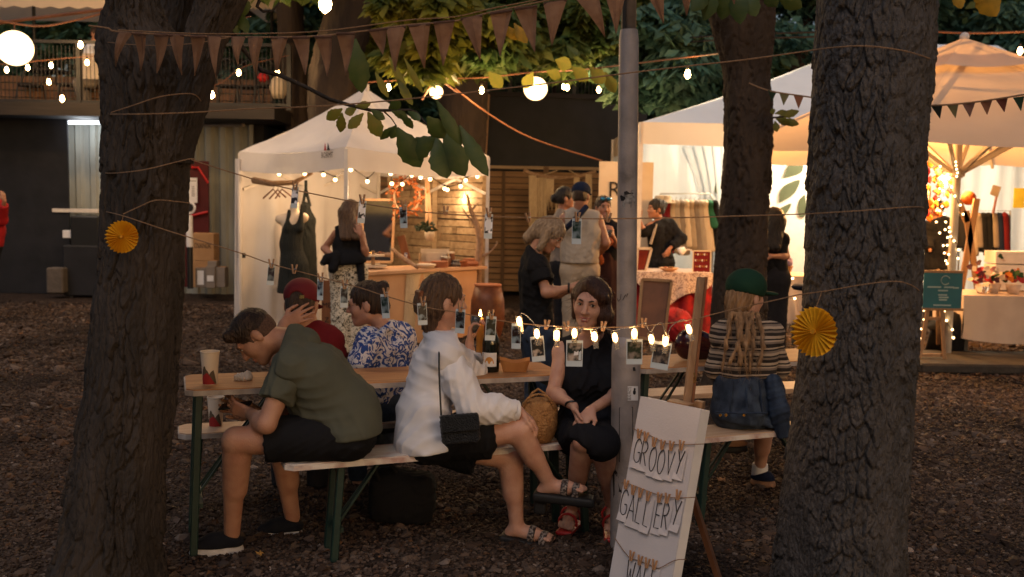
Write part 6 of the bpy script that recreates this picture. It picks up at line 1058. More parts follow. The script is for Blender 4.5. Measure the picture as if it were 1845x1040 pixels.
pos = [(531, 356, 13, 38, 5, 2), (652, 382, 13, 40, 5, 2), (727, 392, 14, 38, -3, 1), (880, 408, 15, 44, 2, 2), (1039, 417, 17, 46, 0, 1), (488, 496, 12, 36, 5, 1), (577, 522, 12, 38, 1, 1), (620, 535, 13, 39, 1, 1), (694, 552, 15, 44, -5, 1), (761, 566, 17, 40, -3, 1), (829, 579, 18, 44, 2, 1), (884, 592, 19, 44, 3, 1), (930, 606, 17, 46, 0, 1), (969, 629, 25, 46, -6, 1), (1035, 637, 31, 48, 0, 1), (1143, 634, 30, 46, -1, 1), (1191, 641, 33, 50, 8, 1)]
plab = ['bright narrow photo with pale picture hanging before the dress form', 'bright narrow photo with dark top hanging beside the head of the woman in patterned trousers', 'bluish photo hanging on the upper twine in front of the leaf wreath', 'photo with black top and bright figure hanging before the right tent leg', 'photo hanging in front of the beige tank top', 'leftmost photo on the middle twine, before the tied tent curtain', 'photo just right of the red cap on the middle twine', 'photo over the patterned trousers on the middle twine', 'tilted photo before the bun of the woman in the blue blouse', 'photo at the nape of the woman in the white blouse', 'photo in front of the face of the woman in the white blouse', 'photo above the dark wine bottle', 'narrow photo under the first clip light, left of the black dress', 'square tilted photo held by the second clip light', 'largest photo, hanging before the black dress neckline', 'square photo in front of the lamp pole', 'tilted square photo hanging just right of the lamp pole']
def place(px, py, D, tilt, yaw=0):
    c = P(px, py, D); t = R(tilt); x = V3(math.cos(t), 0, -math.sin(t)); y = V3(math.sin(t), 0, math.cos(t)); x = unit(x + V3(0, yaw, 0)); return c, x, y, np.cross(x, y)
for i, ((x, y, w, h, tl, sty), lab) in enumerate(zip(pos, plab)):
    D = DT(x) - .012; s_ = D / F; w *= .97; yaw = ((.25, .3, .4, .2, .25, .45, .5, .5, .45, .3, .3, .2, .2, .15, 0, 0, .1, 0)[i]); c, ax, ay, az = place(x, y, D, tl, yaw if i % 2 else -yaw); ww = w * s_ / 2 / math.cos(math.atan(yaw)); hh = h * s_ / 2; t = thing('instant_photo', lab, 'photo', c, 'instant photos clipped to the twine')
    MB().box(c, (ww, hh, .0006), (ax, ay, az)).build('photo_card', PF, t); f = .0012 * (1 if az[1] < 0 else -1); top_b, bot_b, sd_ = .10, .22, .11
    MB().prism([c + ax * ww * (1 - sd_) * u + ay * hh * v + az * f for u, v in ((-1, -1 + bot_b * 2), (1, -1 + bot_b * 2), (1, 1 - top_b * 2), (-1, 1 - top_b * 2))], az * f * .2).build('photo_image', photomat(i, i in (13, 14, 15, 16)) if i not in (0, 1, 3) else BRIGHT, t)
    if i in (0, 1, 3):
        pc = MT['paper']; q = ((-.6, .55, .1, -.35), (-.5, .5, -.25, -.1), (-.7, .6, -.4, .1))[min(i, 2)]; MB().prism([c + ax * ww * u + ay * hh * v + az * f * 1.5 for u, v in ((q[0], q[2]), (q[1], q[2] + .15), (q[1], q[3] + (.5 if i != 1 else .35)), (q[0], q[3] + .4))], az * f * .2).build('bright_shape', pc, t)
    if i == 14: MB().prism([c + ax * ww * u + ay * hh * v + az * f * 1.5 for u, v in ((.50, -.5), (.80, -.5), (.80, .25), (.55, .1))], az * f * .2).build('pale_patch', PF, t); MB().prism([c + ax * ww * u + ay * hh * v + az * f * 1.5 for u, v in ((-.1, -.15), (.48, -.1), (.48, .22), (.2, .1), (.0, .2))], az * f * .2).build('white_patch', MT['paper'], t)
def peg(px, py, D, tilt, label, L=.042, yaw=.6, parent=None, m=None):
    c = P(px, py, D); t_ = R(tilt); z = V3(math.sin(t_), 0, math.cos(t_)); x = unit(V3(math.cos(t_), 0, -math.sin(t_)) * math.cos(yaw) + V3(0, math.sin(yaw), 0)); y = np.cross(z, x); t = thing('clothespin', label, 'clothespin', c, 'wooden clothespins on the lines') if parent is None else link('clothespin', None, None, parent, c - origin(parent))
    for s in (-1, 1): a = c - z * L * .5 + x * s * .003; b = c + z * L * .5 + x * s * (.0075 + .002); MB().prism([a - y * .004 - x * .0016, a - y * .004 + x * .0016, b - y * .004 + x * .0022, b - y * .004 - x * .0022], y * .008).build('prong', m or MT['peg'], t)
    MB().tube([c - y * .005 - x * .003, c - y * .005 + x * .006], .0026, 6).build('spring', MT['steel'], t); return t
pl_ = ['photo before the dress form', 'bright photo beside the long brown hair', 'bluish photo before the wreath', 'photo before the right tent leg', 'photo before the beige tank top', 'leftmost photo of the middle twine', 'photo right of the red cap', 'photo over the patterned trousers', 'photo before the bun', 'photo at the nape of the white blouse', 'photo before the face above the white blouse', 'photo above the wine bottle']
for i, l in enumerate(pl_): x, y, w, h, tl, _ = pos[i]; peg(x + 1, y - h / 2 - 3, DT(x) - .018, tl + rng.uniform(-8, 8), 'small wooden clothespin holding the ' + l, .034)
for x, y, tl, l in ((530, 485, 4, 'clothespin tied in the knot before the black skirt of the dress form'), (803, 380, 2, 'pale clothespin on the upper twine before the display ladder'), (952, 392, -10, 'empty clothespin left of the bent blond woman on the upper twine'), (1096, 392, 8, 'empty clothespin beside the lamp pole on the upper twine'), (985, 585, 6, 'empty clothespin between second and third clip light'), (1021, 588, -8, 'empty clothespin at the shoulder of the black dress'), (1087, 588, 6, 'empty clothespin right of the largest photo'), (1160, 582, 4, 'pale clothespin beside the lamp pole on the middle twine')): peg(x, y, DT(x) - .014, tl, l, .034)
# clip lights
cl_ = thing('clip_lights', 'wire of glowing clear photo clips on the middle twine in front of the black dress', 'lights', P(1050, 590, DT(1050)))
clips = [(934, 576, 940, 605, 1), (966, 598, 969, 612, 1), (1003, 600, 1003, 622, 1), (1035, 600, 1035, 614, 0), (1070, 603, 1074, 622, -1), (1106, 605, 1112, 624, -1), (1143, 600, 1143, 614, 0), (1172, 608, 1177, 630, -1), (1200, 612, 1198, 622, 1), (1238, 590, 1247, 608, -1)]
wp = [(938, 564), (948, 568), (960, 580), (968, 588), (1000, 588), (1003, 592), (1034, 592), (1068, 594), (1085, 590), (1105, 596), (1120, 592), (1140, 590), (1160, 583), (1172, 598), (1180, 588), (1192, 582), (1201, 604), (1208, 590), (1220, 580), (1232, 576), (1238, 580)]
MB().tube(catmull([P(x, y, DT(x) - .022) for x, y in wp], 3), .0017, 5).build('wire', MT['clear'], cl_)
for x, y, x2, y2, s in clips:
    D = DT(x) - .026; a = P(x, y - 8, D); d = unit(P(x2, y2 + 4, D) - P(x, y - 8, D)); x_ = np.cross(d, (0, 1, 0)); L = .066 if s else .05; cc = MB()
    for q in (-1, 1): cc.prism([a + x_ * q * .006, a + x_ * q * .011, a + d * L + x_ * q * .009, a + d * L + x_ * q * .005], V3(0, .004, 0))
    cc.box(a + d * L * .75, (.008, .003, L * .22), (x_, V3(0, 1, 0), d)); o = cc.build('clip', MT['clear'], cl_)
    MB().ball(a + d * L * .34, (.0085, .0085, .017), 10, 7, (x_, V3(0, 1, 0), d)).build('led', MT['clip_led'], o, smooth=True)
for x, y, e in ((940, 588, .55), (1003, 605, .7), (1060, 606, .8), (1143, 606, .6), (1195, 612, .6)): lamp('clip_light', P(x, y, DT(x) + .05), e, (1, .55, .22), .02)
# ------------------------------------------------------------ yellow paper rosettes
def rosette(px, py, rx, ry, D, nrm, label, tx, ty):
    c = P(px, py, D); t = thing('paper_rosette', label, 'decoration', c); r = ry * D / F; n = 26; x, y, d = frame(nrm); V = []; Fs = []
    for k in range(2 * n):
        a = math.pi * k / n; dr = x * math.cos(a) + y * math.sin(a); rid = .010 * (1 if k % 2 else -1)
        for rr in (.06, .5, .93, 1.0): V.append(c + dr * r * (rr * (1 if k % 2 else .985) - (.0 if k % 2 or rr < 1 else .045)) + d * rid * min(1, rr * 1.3))
    for k in range(2 * n):
        for j in range(3): a, b = k * 4 + j, ((k + 1) % (2 * n)) * 4 + j; Fs.append((a, b, b + 1, a + 1))
    npobj('pleated_disc', V, Fs, MT['yellow_paper'], t); MB().lathe(c, [(r * .09, -.012), (r * .09, .012)], 12, d).build('centre', mat('yellow_centre', (.62, .26, .01), .7), t)
    MB().tube([c + y * r * .95, P(tx, ty, D)], .0016, 4).build('thread', MT['twine'], t)
rosette(220, 427, 31, 30, 3.60, (0.05, -1, .05), 'yellow pleated paper rosette hanging on the left trunk', 222, 389); rosette(1467, 598, 32, 46, 3.12, (-.74, -.70, .06), 'yellow pleated paper rosette hanging on the right trunk, seen obliquely', 1480, 527)
# ------------------------------------------------------------ steel lamp pole
DP = 4.62; pole = thing('lamp_pole', 'grey steel lamp pole with stickers and scribbles between the sign and the woman in black', 'pole', P(1123, 990, DP) * V3(1, 1, 0))
pb = P(1125, 700, DP); ax_ = V3(.0, 0, 1); r1 = 26.5 * DP / F; r0 = 18 * DP / F; r2 = 8.2 * DP / F; zs = lambda py: P(1128, py, DP)[2]; c0 = V3(P(1126, 700, DP)[0], DP, 0); lean = (P(1131, 100, DP)[0] - P(1127, 560, DP)[0]) / (zs(100) - zs(560))
def pp(z): return V3(c0[0] + lean * (z - zs(700)) + .004, DP, z)
MB().tube([pp(-.02), pp(zs(640)), pp(zs(622)), pp(zs(612)), pp(zs(606))], [r1, r1, r1 * .97, r1 * .85, r0], 28).build('base_tube', MT['pole'], pole, smooth=True, sharp=40)
MB().tube([pp(zs(608)), pp(zs(300)), pp(zs(72)), pp(zs(60)), pp(zs(54))], [r0, r0, r0 * .97, r0 * .9, r0 * .86], 28).build('shaft', MT['pole'], pole, smooth=True, sharp=40); MB().tube([pp(zs(56)) + V3(.006, 0, 0), pp(zs(56) + 2.2) + V3(.006, 0, 0)], r2 * 1.25, 18).build('upper_shaft', MT['pole'], pole, smooth=True); MB().tube([pp(zs(54)) + V3(-.018, .0, 0), pp(zs(-60)) + V3(-.018, 0, 0)], .018, 8).build('cable_sleeve', MT['cable'], pole)
def onpole(px, py, rr): d = ray(px, py); c = pp(P(px, py, DP)[2]); b = d[:2]; oc = -c[:2] + CAM[:2]; A = b @ b; B = 2 * b @ oc; C_ = oc @ oc - rr * rr; t = (-B - math.sqrt(max(0, B * B - 4 * A * C_))) / (2 * A); return CAM + d * t
def patch(x0, y0, x1, y1, rr, m, name, n=5, edge=None):
    V = [onpole(x0 + (x1 - x0) * i / n + (edge[(i * 3 + j) % 7] if edge and j else 0), y0 + (y1 - y0) * j + (edge[(i * 5 + j) % 7] if edge else 0), rr) for i in range(n + 1) for j in (0, 1)]; return npobj(name, V, [(2 * i, 2 * i + 2, 2 * i + 3, 2 * i + 1) for i in range(n)], m, pole)
st_ = patch(1131, 696, 1149.5, 722, r1 + .0015, MT['paper'], 'sticker'); 
lettering('sticker_text', 'BUG FACTS', .021, onpole(1134.5, 709, r1 + .004), (0, 0, 1), (-1, 0, 0), MT['ink'], st_, width=.058)
bo = onpole(1143, 707, r1 + .004); MB().ball(bo, (.007, .003, .012), 8, 5).ball(bo + V3(.001, 0, .015), (.005, .003, .005), 8, 5).build('bug', MT['ink'], st_)
patch(1122, 346, 1142, 371, r0 + .0012, mat('torn_tape', (.30, .29, .28), .6, (.10, .09, .09), scale=60), 'torn_sticker', 6, (0, 4, -3, 2, -4, 3, 1)); patch(1117, 353, 1126, 360, r0 + .002, MT['ink'], 'tape_scrap', 3, (0, 2, -2, 1, 3, -1, 2)); patch(1124, 346, 1140, 350, r0 + .002, MT['ink'], 'tape_scrap', 3, (0, 1, -1, 2, 0, -2, 1))
for q in (((1112, 538), (1114, 543), (1118, 539), (1119, 530)), ((1122, 541), (1127, 531), (1129, 535), (1131, 529))): MB().tube([onpole(x, y, r0 + .001) for x, y in q], .0016, 4).build('scribble', MT['ink'], pole)
pts = [onpole(x, y, r1 + .001) for x, y in ((1116, 735), (1116, 832), (1140, 838), (1140, 734))]; m = MB(); [m.tube([a_, b_], .0014, 4) for a_, b_ in zip(pts, pts[1:] + pts[:1])]; m.build('hatch_seam', MT['cable'], pole); patch(1100, 842, 1112, 890, r1 + .001, MT['cable'], 'dark_drip', 4, (0, 5, -4, 8, 3, -3, 9)); MB().tube([onpole(1142, 662, r1), onpole(1143, 668, r1) + V3(0, -.006, 0)], .006, 8).build('hatch_lock', MT['ink'], pole)
# ------------------------------------------------------------ sign board on easel
TL, TR, BL = P(1154, 714, 4.16), P(1263, 738, 3.88), P(1091, 1078, 4.06); rv = TR - TL; dv = BL - TL; nb_ = unit(np.cross(dv, rv)); nb_ = nb_ if nb_[1] < 0 else -nb_
sg = thing('easel_sign', 'white board lettered GROOVY GALLERY WALL on paper cards, standing on an easel', 'sign', (TL + rv / 2) * V3(1, 1, 0)); th_ = .050
MB().prism([TL, TR, TR + dv, BL], -nb_ * th_).build('board', MT['board'], sg)
MB().prism([TR + unit(rv) * .0015 - nb_ * .001, TR + unit(rv) * .0015 - nb_ * (th_ - .001), TR + dv + unit(rv) * .0015 - nb_ * (th_ - .001), TR + dv + unit(rv) * .0015 - nb_ * .001], unit(rv) * .001).build('board_edge', MT['paper'], sg)
def onb(px, py, off=.0): d = ray(px, py); t = ((TL + nb_ * off - CAM) @ nb_) / (d @ nb_); return CAM + d * t
SK = {'G': [[(.85, .8), (.6, .98), (.25, .9), (.08, .55), (.15, .15), (.5, .0), (.85, .12), (.85, .42), (.55, .42)]], 'R': [[(.15, 0), (.15, 1), (.6, .98), (.8, .78), (.6, .55), (.15, .5)], [(.4, .5), (.85, 0)]], 'O': [[(.5, 1), (.15, .8), (.08, .4), (.3, .05), (.6, .0), (.88, .3), (.88, .7), (.65, .97), (.5, 1)]], 'V': [[(.08, 1), (.5, 0), (.92, 1)]], 'Y': [[(.08, 1), (.5, .5)], [(.92, 1), (.5, .5), (.3, 0)]], 'A': [[(.05, 0), (.5, 1), (.92, 0)], [(.2, .38), (.78, .38)]], 'L': [[(.2, 1), (.2, .03), (.8, .0)]], 'E': [[(.8, 1), (.2, 1), (.2, 0), (.85, .02)], [(.2, .52), (.7, .52)]], 'W': [[(.05, 1), (.28, 0), (.5, .7), (.74, 0), (.95, 1)]]}
uy = -unit(dv)
def card(ch, px, py, hp, wp, tilt=0, pegs=True):
    c = onb(px, py, .003); s0 = np.linalg.norm(c - CAM) / F; h = hp * s0; hw = np.linalg.norm(onb(px + 1, py) - onb(px, py)) * wp; ux = unit(unit(rv) + uy * tilt); vy = unit(uy - ux * (uy @ ux)); k = .62
    o = npobj('letter_card', *(lambda V: (V, [(0, 1, 2, 3), (3, 2, 5, 4)]))([c - ux * hw * .62 + vy * h * k + nb_ * .001, c + ux * hw * .62 + vy * h * k + nb_ * .001, c + ux * hw * .62 - vy * h * .45 + nb_ * .004, c - ux * hw * .62 - vy * h * .45 + nb_ * .004, c - ux * hw * .62 - vy * h * .75 + nb_ * (.006 + .008 * rng.random()), c + ux * hw * .62 - vy * h * .75 + nb_ * (.006 + .008 * rng.random())]), MT['card'], sg)
    m = MB(); 
    for st in SK[ch]: m.tube([c + ux * hw * (u - .5) + vy * h * (v - .5) + nb_ * .006 for u, v in (st if len(st) < 6 else [tuple(q) for q in catmull([np.array([*z_, 0.]) for z_ in st], 3) for q in [q[:2]]])], .0020, 4)
    m.build('letter', MT['ink'], o)
    if pegs:
        p = c + vy * h * (k + .10) + nb_ * .01
        for s in (-1, 1): MB().prism([p - vy * .022 + ux * (s * .003 - .002), p - vy * .022 + ux * (s * .003 + .002), p + vy * .018 + ux * (s * .011 + .0025), p + vy * .018 + ux * (s * .011 - .0025)], nb_ * .008).build('clothespin_prong', MT['peg'], o)
for ch, px, py, t in (('G', 1151, 812, .0), ('R', 1163, 817, .0), ('O', 1178, 827, 0), ('O', 1193, 832, 0), ('V', 1209, 834, 0), ('Y', 1227, 833, 0)): card(ch, px, py, 42, 14, t)
for ch, px, py, t in (('G', 1127, 905, .0), ('A', 1140, 915, 0), ('L', 1153, 920, 0), ('L', 1167, 926, 0), ('E', 1187, 929, 0), ('R', 1201, 930, 0), ('Y', 1221, 924, 0)): card(ch, px, py, 44, 14, t)
for ch, px, py, t in (('W', 1137, 1034, .0), ('A', 1152, 1042, 0), ('L', 1165, 1047, 0), ('L', 1178, 1050, 0)): card(ch, px, py, 44, 14, t)
for i, q in enumerate((((1141, 772), (1152, 778), (1168, 783), (1195, 797), (1215, 801), (1237, 801), (1268, 800)), ((1120, 870), (1134, 872), (1165, 884), (1190, 893), (1213, 897), (1234, 897), (1254, 896)), ((1108, 970), (1132, 1003), (1150, 1010), (1170, 1018), (1187, 1024), (1215, 1010), (1236, 1008)))):
    MB().tube(catmull([onb(x, y, .008) for x, y in q], 3), .0018, 5).build('twine_line', MT['twine'], sg)
mt_, mb_ = P(1263, 500, 4.28), P(1236, 740, 4.12); zb = mt_ + (mb_ - mt_) * 2.3; MB().beam(mt_, zb, .030, .024, (.25, -1, 0), .003).build('mast', MT['easel'], sg); MB().beam(mt_ + V3(.0215, .010, 0), zb + V3(.0215, .010, 0), .012, .022, (.25, -1, 0)).build('mast_slide', MT['pine_dark'], sg)
MB().beam(P(1207, 722, 4.06), P(1246, 731, 4.0), .05, .012, (0, 0, 1)).build('clamp_block', MT['easel'], sg); MB().beam(P(1253, 728, 4.05), P(1268, 731, 4.03), .03, .03).build('clamp_knob', MT['easel'], sg)
MB().beam(P(1246, 890, 4.2), G(1300, 1060), .030, .022).build('rear_leg', MT['pine_dark'], sg); MB().beam(P(1250, 905, 4.2), P(1275, 975, 4.3), .018, .02).build('leg_slide', MT['cable'], sg); MB().beam(TL + rv * .12 - nb_ * .06, (BL + rv * .05 - nb_ * .05) * V3(1, 1, 0), .03, .022).build('front_leg', MT['pine_dark'], sg)
MB().tube(catmull([P(1250, 672, 4.15), P(1254, 684, 4.15), P(1249, 690, 4.15), P(1250, 680, 4.15)], 3), .002, 4).build('hook', MT['gold'], sg)
tw = G(1075, 1075); 
# ------------------------------------------------------------ beer tables and benches
def trestle(name, cat, label, A, B, w, h, top, edge, grp, over=.06, th=.028):
    A = V3(*A, 0); B = V3(*B, 0); d = unit(B - A); s = V3(-d[1], d[0], 0); t = thing(name, label, cat, (A + B) / 2, grp); L = np.linalg.norm(B - A); c = (A + B) / 2; rot = math.atan2(d[1], d[0]); r = .035
    def outline(i, z): return [c + d * (sx * (L / 2 - i - (r if q else 0))) + s * (sy * (w / 2 - i - (0 if q else r))) + V3(0, 0, z) for sx, sy, q in ((-1, -1, 0), (-1, -1, 1), (1, -1, 1), (1, -1, 0), (1, 1, 0), (1, 1, 1), (-1, 1, 1), (-1, 1, 0))][::1]
    pl = [outline(0, h - th)[k] for k in (1, 2, 3, 4, 5, 6, 7, 0)]; MB().prism(pl, V3(0, 0, th - .005)).build('edge_frame', edge, t); pt2 = [outline(.006, h - .005)[k] for k in (1, 2, 3, 4, 5, 6, 7, 0)]
    o = MB().prism([q - c for q in pt2], V3(0, 0, .005)).build('tabletop' if name == 'beer_table' else 'seat', top, None); 
    V = np.array([v.co[:] for v in o.data.vertices]); ro = np.array([[d[0], d[1], 0], [s[0], s[1], 0], [0, 0, 1]]); o.data.vertices.foreach_set('co', (V @ ro.T).ravel()); o.parent = t; o.rotation_euler = (0, 0, rot); o.location = (0, 0, 0)
    for q in (-1, 1):
        e = c + d * q * (L / 2 - over); hw = w / 2 - .05; e2 = e + d * q * .03
        for sy in (-1, 1): MB().beam(e + s * sy * hw + V3(0, 0, h - th), e2 + s * sy * hw, .034, .034, (d[0], d[1], 0), .004).build('leg', MT['green_steel'], t)
        MB().beam(e - s * hw + V3(0, 0, h * .30), e + s * hw + V3(0, 0, h * .30), .026, .022).build('cross_bar', MT['green_steel'], t); MB().beam(e - s * hw + V3(0, 0, h - th - .03), e + s * hw + V3(0, 0, h - th - .03), .026, .03).build('top_bar', MT['green_steel'], t)
        for sy in (-.35, .35): MB().beam(e + s * sy * hw + V3(0, 0, h * .34), e - d * q * (.34 if name == 'beer_table' else .20) + s * sy * hw * .3 + V3(0, 0, h - th - .01), .012, .010).build('brace', MT['green_steel'], t)
        MB().beam(e - s * hw + V3(0, 0, h * .55), e + s * hw + V3(0, 0, h * .95 - th), .014, .014).beam(e + s * hw + V3(0, 0, h * .552), e - s * hw + V3(0, 0, h * .951 - th), .014, .014).build('cross_brace', MT['green_steel'], t) if name == 'beer_table' else None
    return t
gtab = 'folding beer tables'; gben = 'folding beer benches'
trestle('beer_table', 'table', 'long beer table with the paper cup and wine bottle, behind the man in olive', (-1.50, 4.54), (.22, 5.13), .42, .77, MT['table_top'], MT['edge_grey'], gtab); trestle('beer_table', 'table', 'beer table behind the easel mast, in front of the girl in stripes', (.60, 5.36), (2.25, 6.02), .42, .765, MT['table_top'], MT['edge_grey'], gtab)
trestle('beer_bench', 'bench', 'worn white bench under the man in olive and the woman in black', (-1.01, 4.35), (.56, 4.97), .25, .47, MT['bench_white'], MT['bench_white'], gben, .25); trestle('beer_bench', 'bench', 'pale far-side bench with a paper cup standing on it, behind the left table leg', (-1.66, 4.92), (.30, 5.58), .24, .46, MT['bench_pale'], MT['edge_grey'], gben, .10); trestle('beer_bench', 'bench', 'bench under the girl in the striped sweater', (.86, 4.98), (1.72, 5.34), .25, .47, MT['bench_pale'], MT['bench_white'], gben, .12); trestle('beer_bench', 'bench', 'pale bench on the far side of the right table, beyond the easel mast', (.78, 6.05), (2.4, 6.62), .25, .47, MT['bench_pale'], MT['bench_pale'], gben)
# ------------------------------------------------------------ things on the tables
PCUP = mat('paper_cup', (.66, .55, .44), .6, (.62, .51, .40), scale=6)
def cup(c, label):
    t = thing('paper_cup', label, 'cup', c); MB().lathe(c, [(.030, 0), (.0315, .004), (.0415, .146), (.0435, .148), (.0435, .153), (.040, .153), (.037, .12)], 20).build('cup_wall', PCUP, t, smooth=True, sharp=40); rr = lambda z: .031 + .0105 * z / .147
    def wrap(name, m, off, tops): 
        n = len(tops); V = []
        for i, z in enumerate(tops): a = -math.pi / 2 - 1.25 + 2.5 * i / (n - 1); V += [c + V3(math.cos(a) * (rr(.004) + off), math.sin(a) * (rr(.004) + off), .004), c + V3(math.cos(a) * (rr(z) + off), math.sin(a) * (rr(z) + off), z)]
        npobj(name, V, [(2 * i, 2 * i + 2, 2 * i + 3, 2 * i + 1) for i in range(n - 1)], m, t)
    wrap('mountain_print', mat('print_brown', (.10, .075, .05), .7), .0008, (.012, .03, .05, .07, .085, .088, .072, .066, .05, .06, .066, .07, .05, .03, .01)); wrap('red_print', mat('print_red', (.30, .02, .02), .7), .0016, (.004, .03, .045, .05, .058, .05, .035, .02, .008, .004)); return t
cup(V3(X(375, 4.50), 4.50, .7705), 'tall pale paper cup with brown and red mountain print on the table'); cup(V3(X(385, 5.0), 5.0, .4605), 'tall pale paper cup with mountain print standing on the far bench')
s = S(folds(.006, 60, 3)); c = V3(X(437, 4.62), 4.62, .78); s.ell(c, (.04, .03, .014)).ell(c + V3(.018, 0, .016), (.018, .014, .02)).ell(c + V3(-.02, 0, .006), (.02, .02, .012)); tag(soft('napkin', s, .004, MT['napkin'], None), 'crumpled white paper napkin on the table beside the paper cup', 'napkin')
c = V3(X(886, 4.98), 4.98, .7705); t = thing('wine_bottle', 'dark sparkling wine bottle with cream label on the table', 'bottle', c); MB().lathe(c, [(.040, 0), (.043, .006), (.043, .14), (.040, .165), (.028, .20), (.017, .235), (.015, .285), (.0165, .29), (.0165, .30), (.014, .302)], 24).build('glass_body', MT['bottle'], t, smooth=True, sharp=50)
n = 10; V = []; 
for i in range(n + 1): a = -math.pi / 2 - 1.15 + 1.9 * i / n; V += [c + V3(math.cos(a) * .0438, math.sin(a) * .0438, .03), c + V3(math.cos(a) * .0438, math.sin(a) * .0438, .10)]
o = npobj('label', V, [(2 * i, 2 * i + 2, 2 * i + 3, 2 * i + 1) for i in range(n)], MT['paper'], t, smooth=True)
sunm = mat('label_orange', (.62, .28, .06), .6); V = [c + V3(math.cos(-1.72) * .0446, math.sin(-1.72) * .0446, .045)]; 
for i in range(9): q = math.pi * i / 8; a = -1.72 - .55 * math.cos(q); V.append(c + V3(math.cos(a) * .0446, math.sin(a) * .0446, .045 + .035 * math.sin(q)))
npobj('label_sun', V, [(0, k, k + 1) for k in range(1, 9)], sunm, o)
c = V3(X(860, 4.90), 4.90, .7705); t = thing('tumbler', 'clear tumbler with pale drink beside the wine bottle', 'glass', c); MB().lathe(c, [(.031, 0), (.034, .005), (.037, .105), (.0345, .105), (.032, .012), (.001, .010)], 18).build('glass_wall', MT['glass'], t, smooth=True, sharp=50); MB().lathe(c + V3(0, 0, .0125), [(.030, 0), (.0325, .045)], 16).build('drink', MT['wine'], t, smooth=True)
c = V3(X(866, 5.06), 5.06, .7705); t = thing('candle', 'burning yellow candle in a tall glass holder on the table', 'candle', c); MB().tube([c, c + V3(0, 0, .26)], .019, 14).build('wax', mat('candle_wax', (.75, .45, .12), .5, trans=.4), t, smooth=True, sharp=50); MB().lathe(c + V3(0, 0, .262), [(.003, 0), (.0085, .012), (.006, .026), (.001, .042)], 10).build('flame', MT['flame'], t, smooth=True); MB().tube([c + V3(0, 0, .26), c + V3(0, 0, .27)], .0015, 4).build('wick', MT['ink'], t); lamp('candle_light', c + V3(0, 0, .30), 1.6, (1, .52, .18), .02)
c = V3(X(930, 5.0), 5.0, .7705); t = thing('paper_tray', 'brown paper food tray on the table beside the wine bottle', 'tray', c); 
def trf(u, v): a = u * 2 * math.pi; q = max(abs(math.cos(a)), abs(math.sin(a))); return c + V3(math.cos(a) / q * (.058 + .018 * v) , math.sin(a) / q * (.038 + .016 * v), .002 + .048 * v + .014 * v * abs(math.sin(a * 2)) ** 4)
MB().sheet(trf, 32, 3).build('side_walls', MT['tray'], t, smooth=True); MB().box(c + V3(0, 0, .003), (.056, .037, .002)).build('bottom', MT['tray'], t)
# basket bag, backpack, handbag
c = V3(X(974, 4.74), 4.74, .4705); t = thing('straw_bag', 'round woven straw bag standing on the white bench beside the woman in black', 'bag', c)
s = S(lambda p: .0022 * np.sin((p[:, 2]) * 420) * np.sign(np.sin(np.arctan2(p[:, 1] - c[1], p[:, 0] - c[0]) * 34)) + .0015 * np.sin(np.arctan2(p[:, 1] - c[1], p[:, 0] - c[0]) * 68)); s.ell(c + V3(0, 0, .10), (.094, .075, .125), k=.02); s.ell(c + V3(.01, .0, .17), (.08, .055, .06), k=.03); s.cut(c + V3(0, 0, .002), (0, 0, -1)); s.ell(c + V3(.0, 0, .245), (.075, .048, .07), k=.012, op='s'); soft('woven_body', s, .0045, MT['basket'], t)
MB().tube(catmull([c + V3(-.075, -.04, .17), c + V3(-.05, -.055, .225), c + V3(0, -.058, .245), c + V3(.05, -.055, .225), c + V3(.078, -.04, .17)], 3), .006, 6).build('handle', MT['basket'], t, smooth=True); MB().tube(catmull([c + V3(-.07, .035, .17), c + V3(0, .05, .25), c + V3(.075, .035, .17)], 3), .006, 6).build('handle', MT['basket'], t, smooth=True)
c = V3(X(728, 4.95), 4.95, .0); s = S(folds(.008, 26, 2)); s.box(c + V3(0, 0, .13), (.165, .11, .12), rd=.06).ell(c + V3(.02, -.07, .11), (.12, .06, .09), k=.05).ell(c + V3(-.05, 0, .22), (.08, .08, .05), k=.05); t = thing('backpack', 'black backpack lying under the white bench', 'bag', c); soft('pack_body', s, .01, MT['black_cloth'], t); MB().tube(catmull([c + V3(-.1, -.08, .22), c + V3(-.13, -.10, .30), c + V3(-.06, -.06, .31), c + V3(-.02, -.05, .24)], 3), .012, 6).build('strap', MT['black_cloth'], t, smooth=True)
c = V3(X(1252, 5.5), 5.5, .767); t = thing('handbag', 'glossy dark red handbag on the table behind the easel mast', 'bag', c); gl = mat('glossy_oxblood', (.05, .006, .008), .15, (.02, .004, .005), spec=.6); s = S(); s.ell(c + V3(0, 0, .085), (.10, .07, .095)).ell(c + V3(.09, 0, .07), (.06, .06, .07), k=.04).cut(c + V3(0, 0, .002), (0, 0, -1)); soft('bag_body', s, .008, gl, t); MB().tube(catmull([c + V3(-.06, -.04, .15), c + V3(-.02, -.06, .20), c + V3(.05, -.05, .15)], 4), .006, 6).build('handle', gl, t, smooth=True)
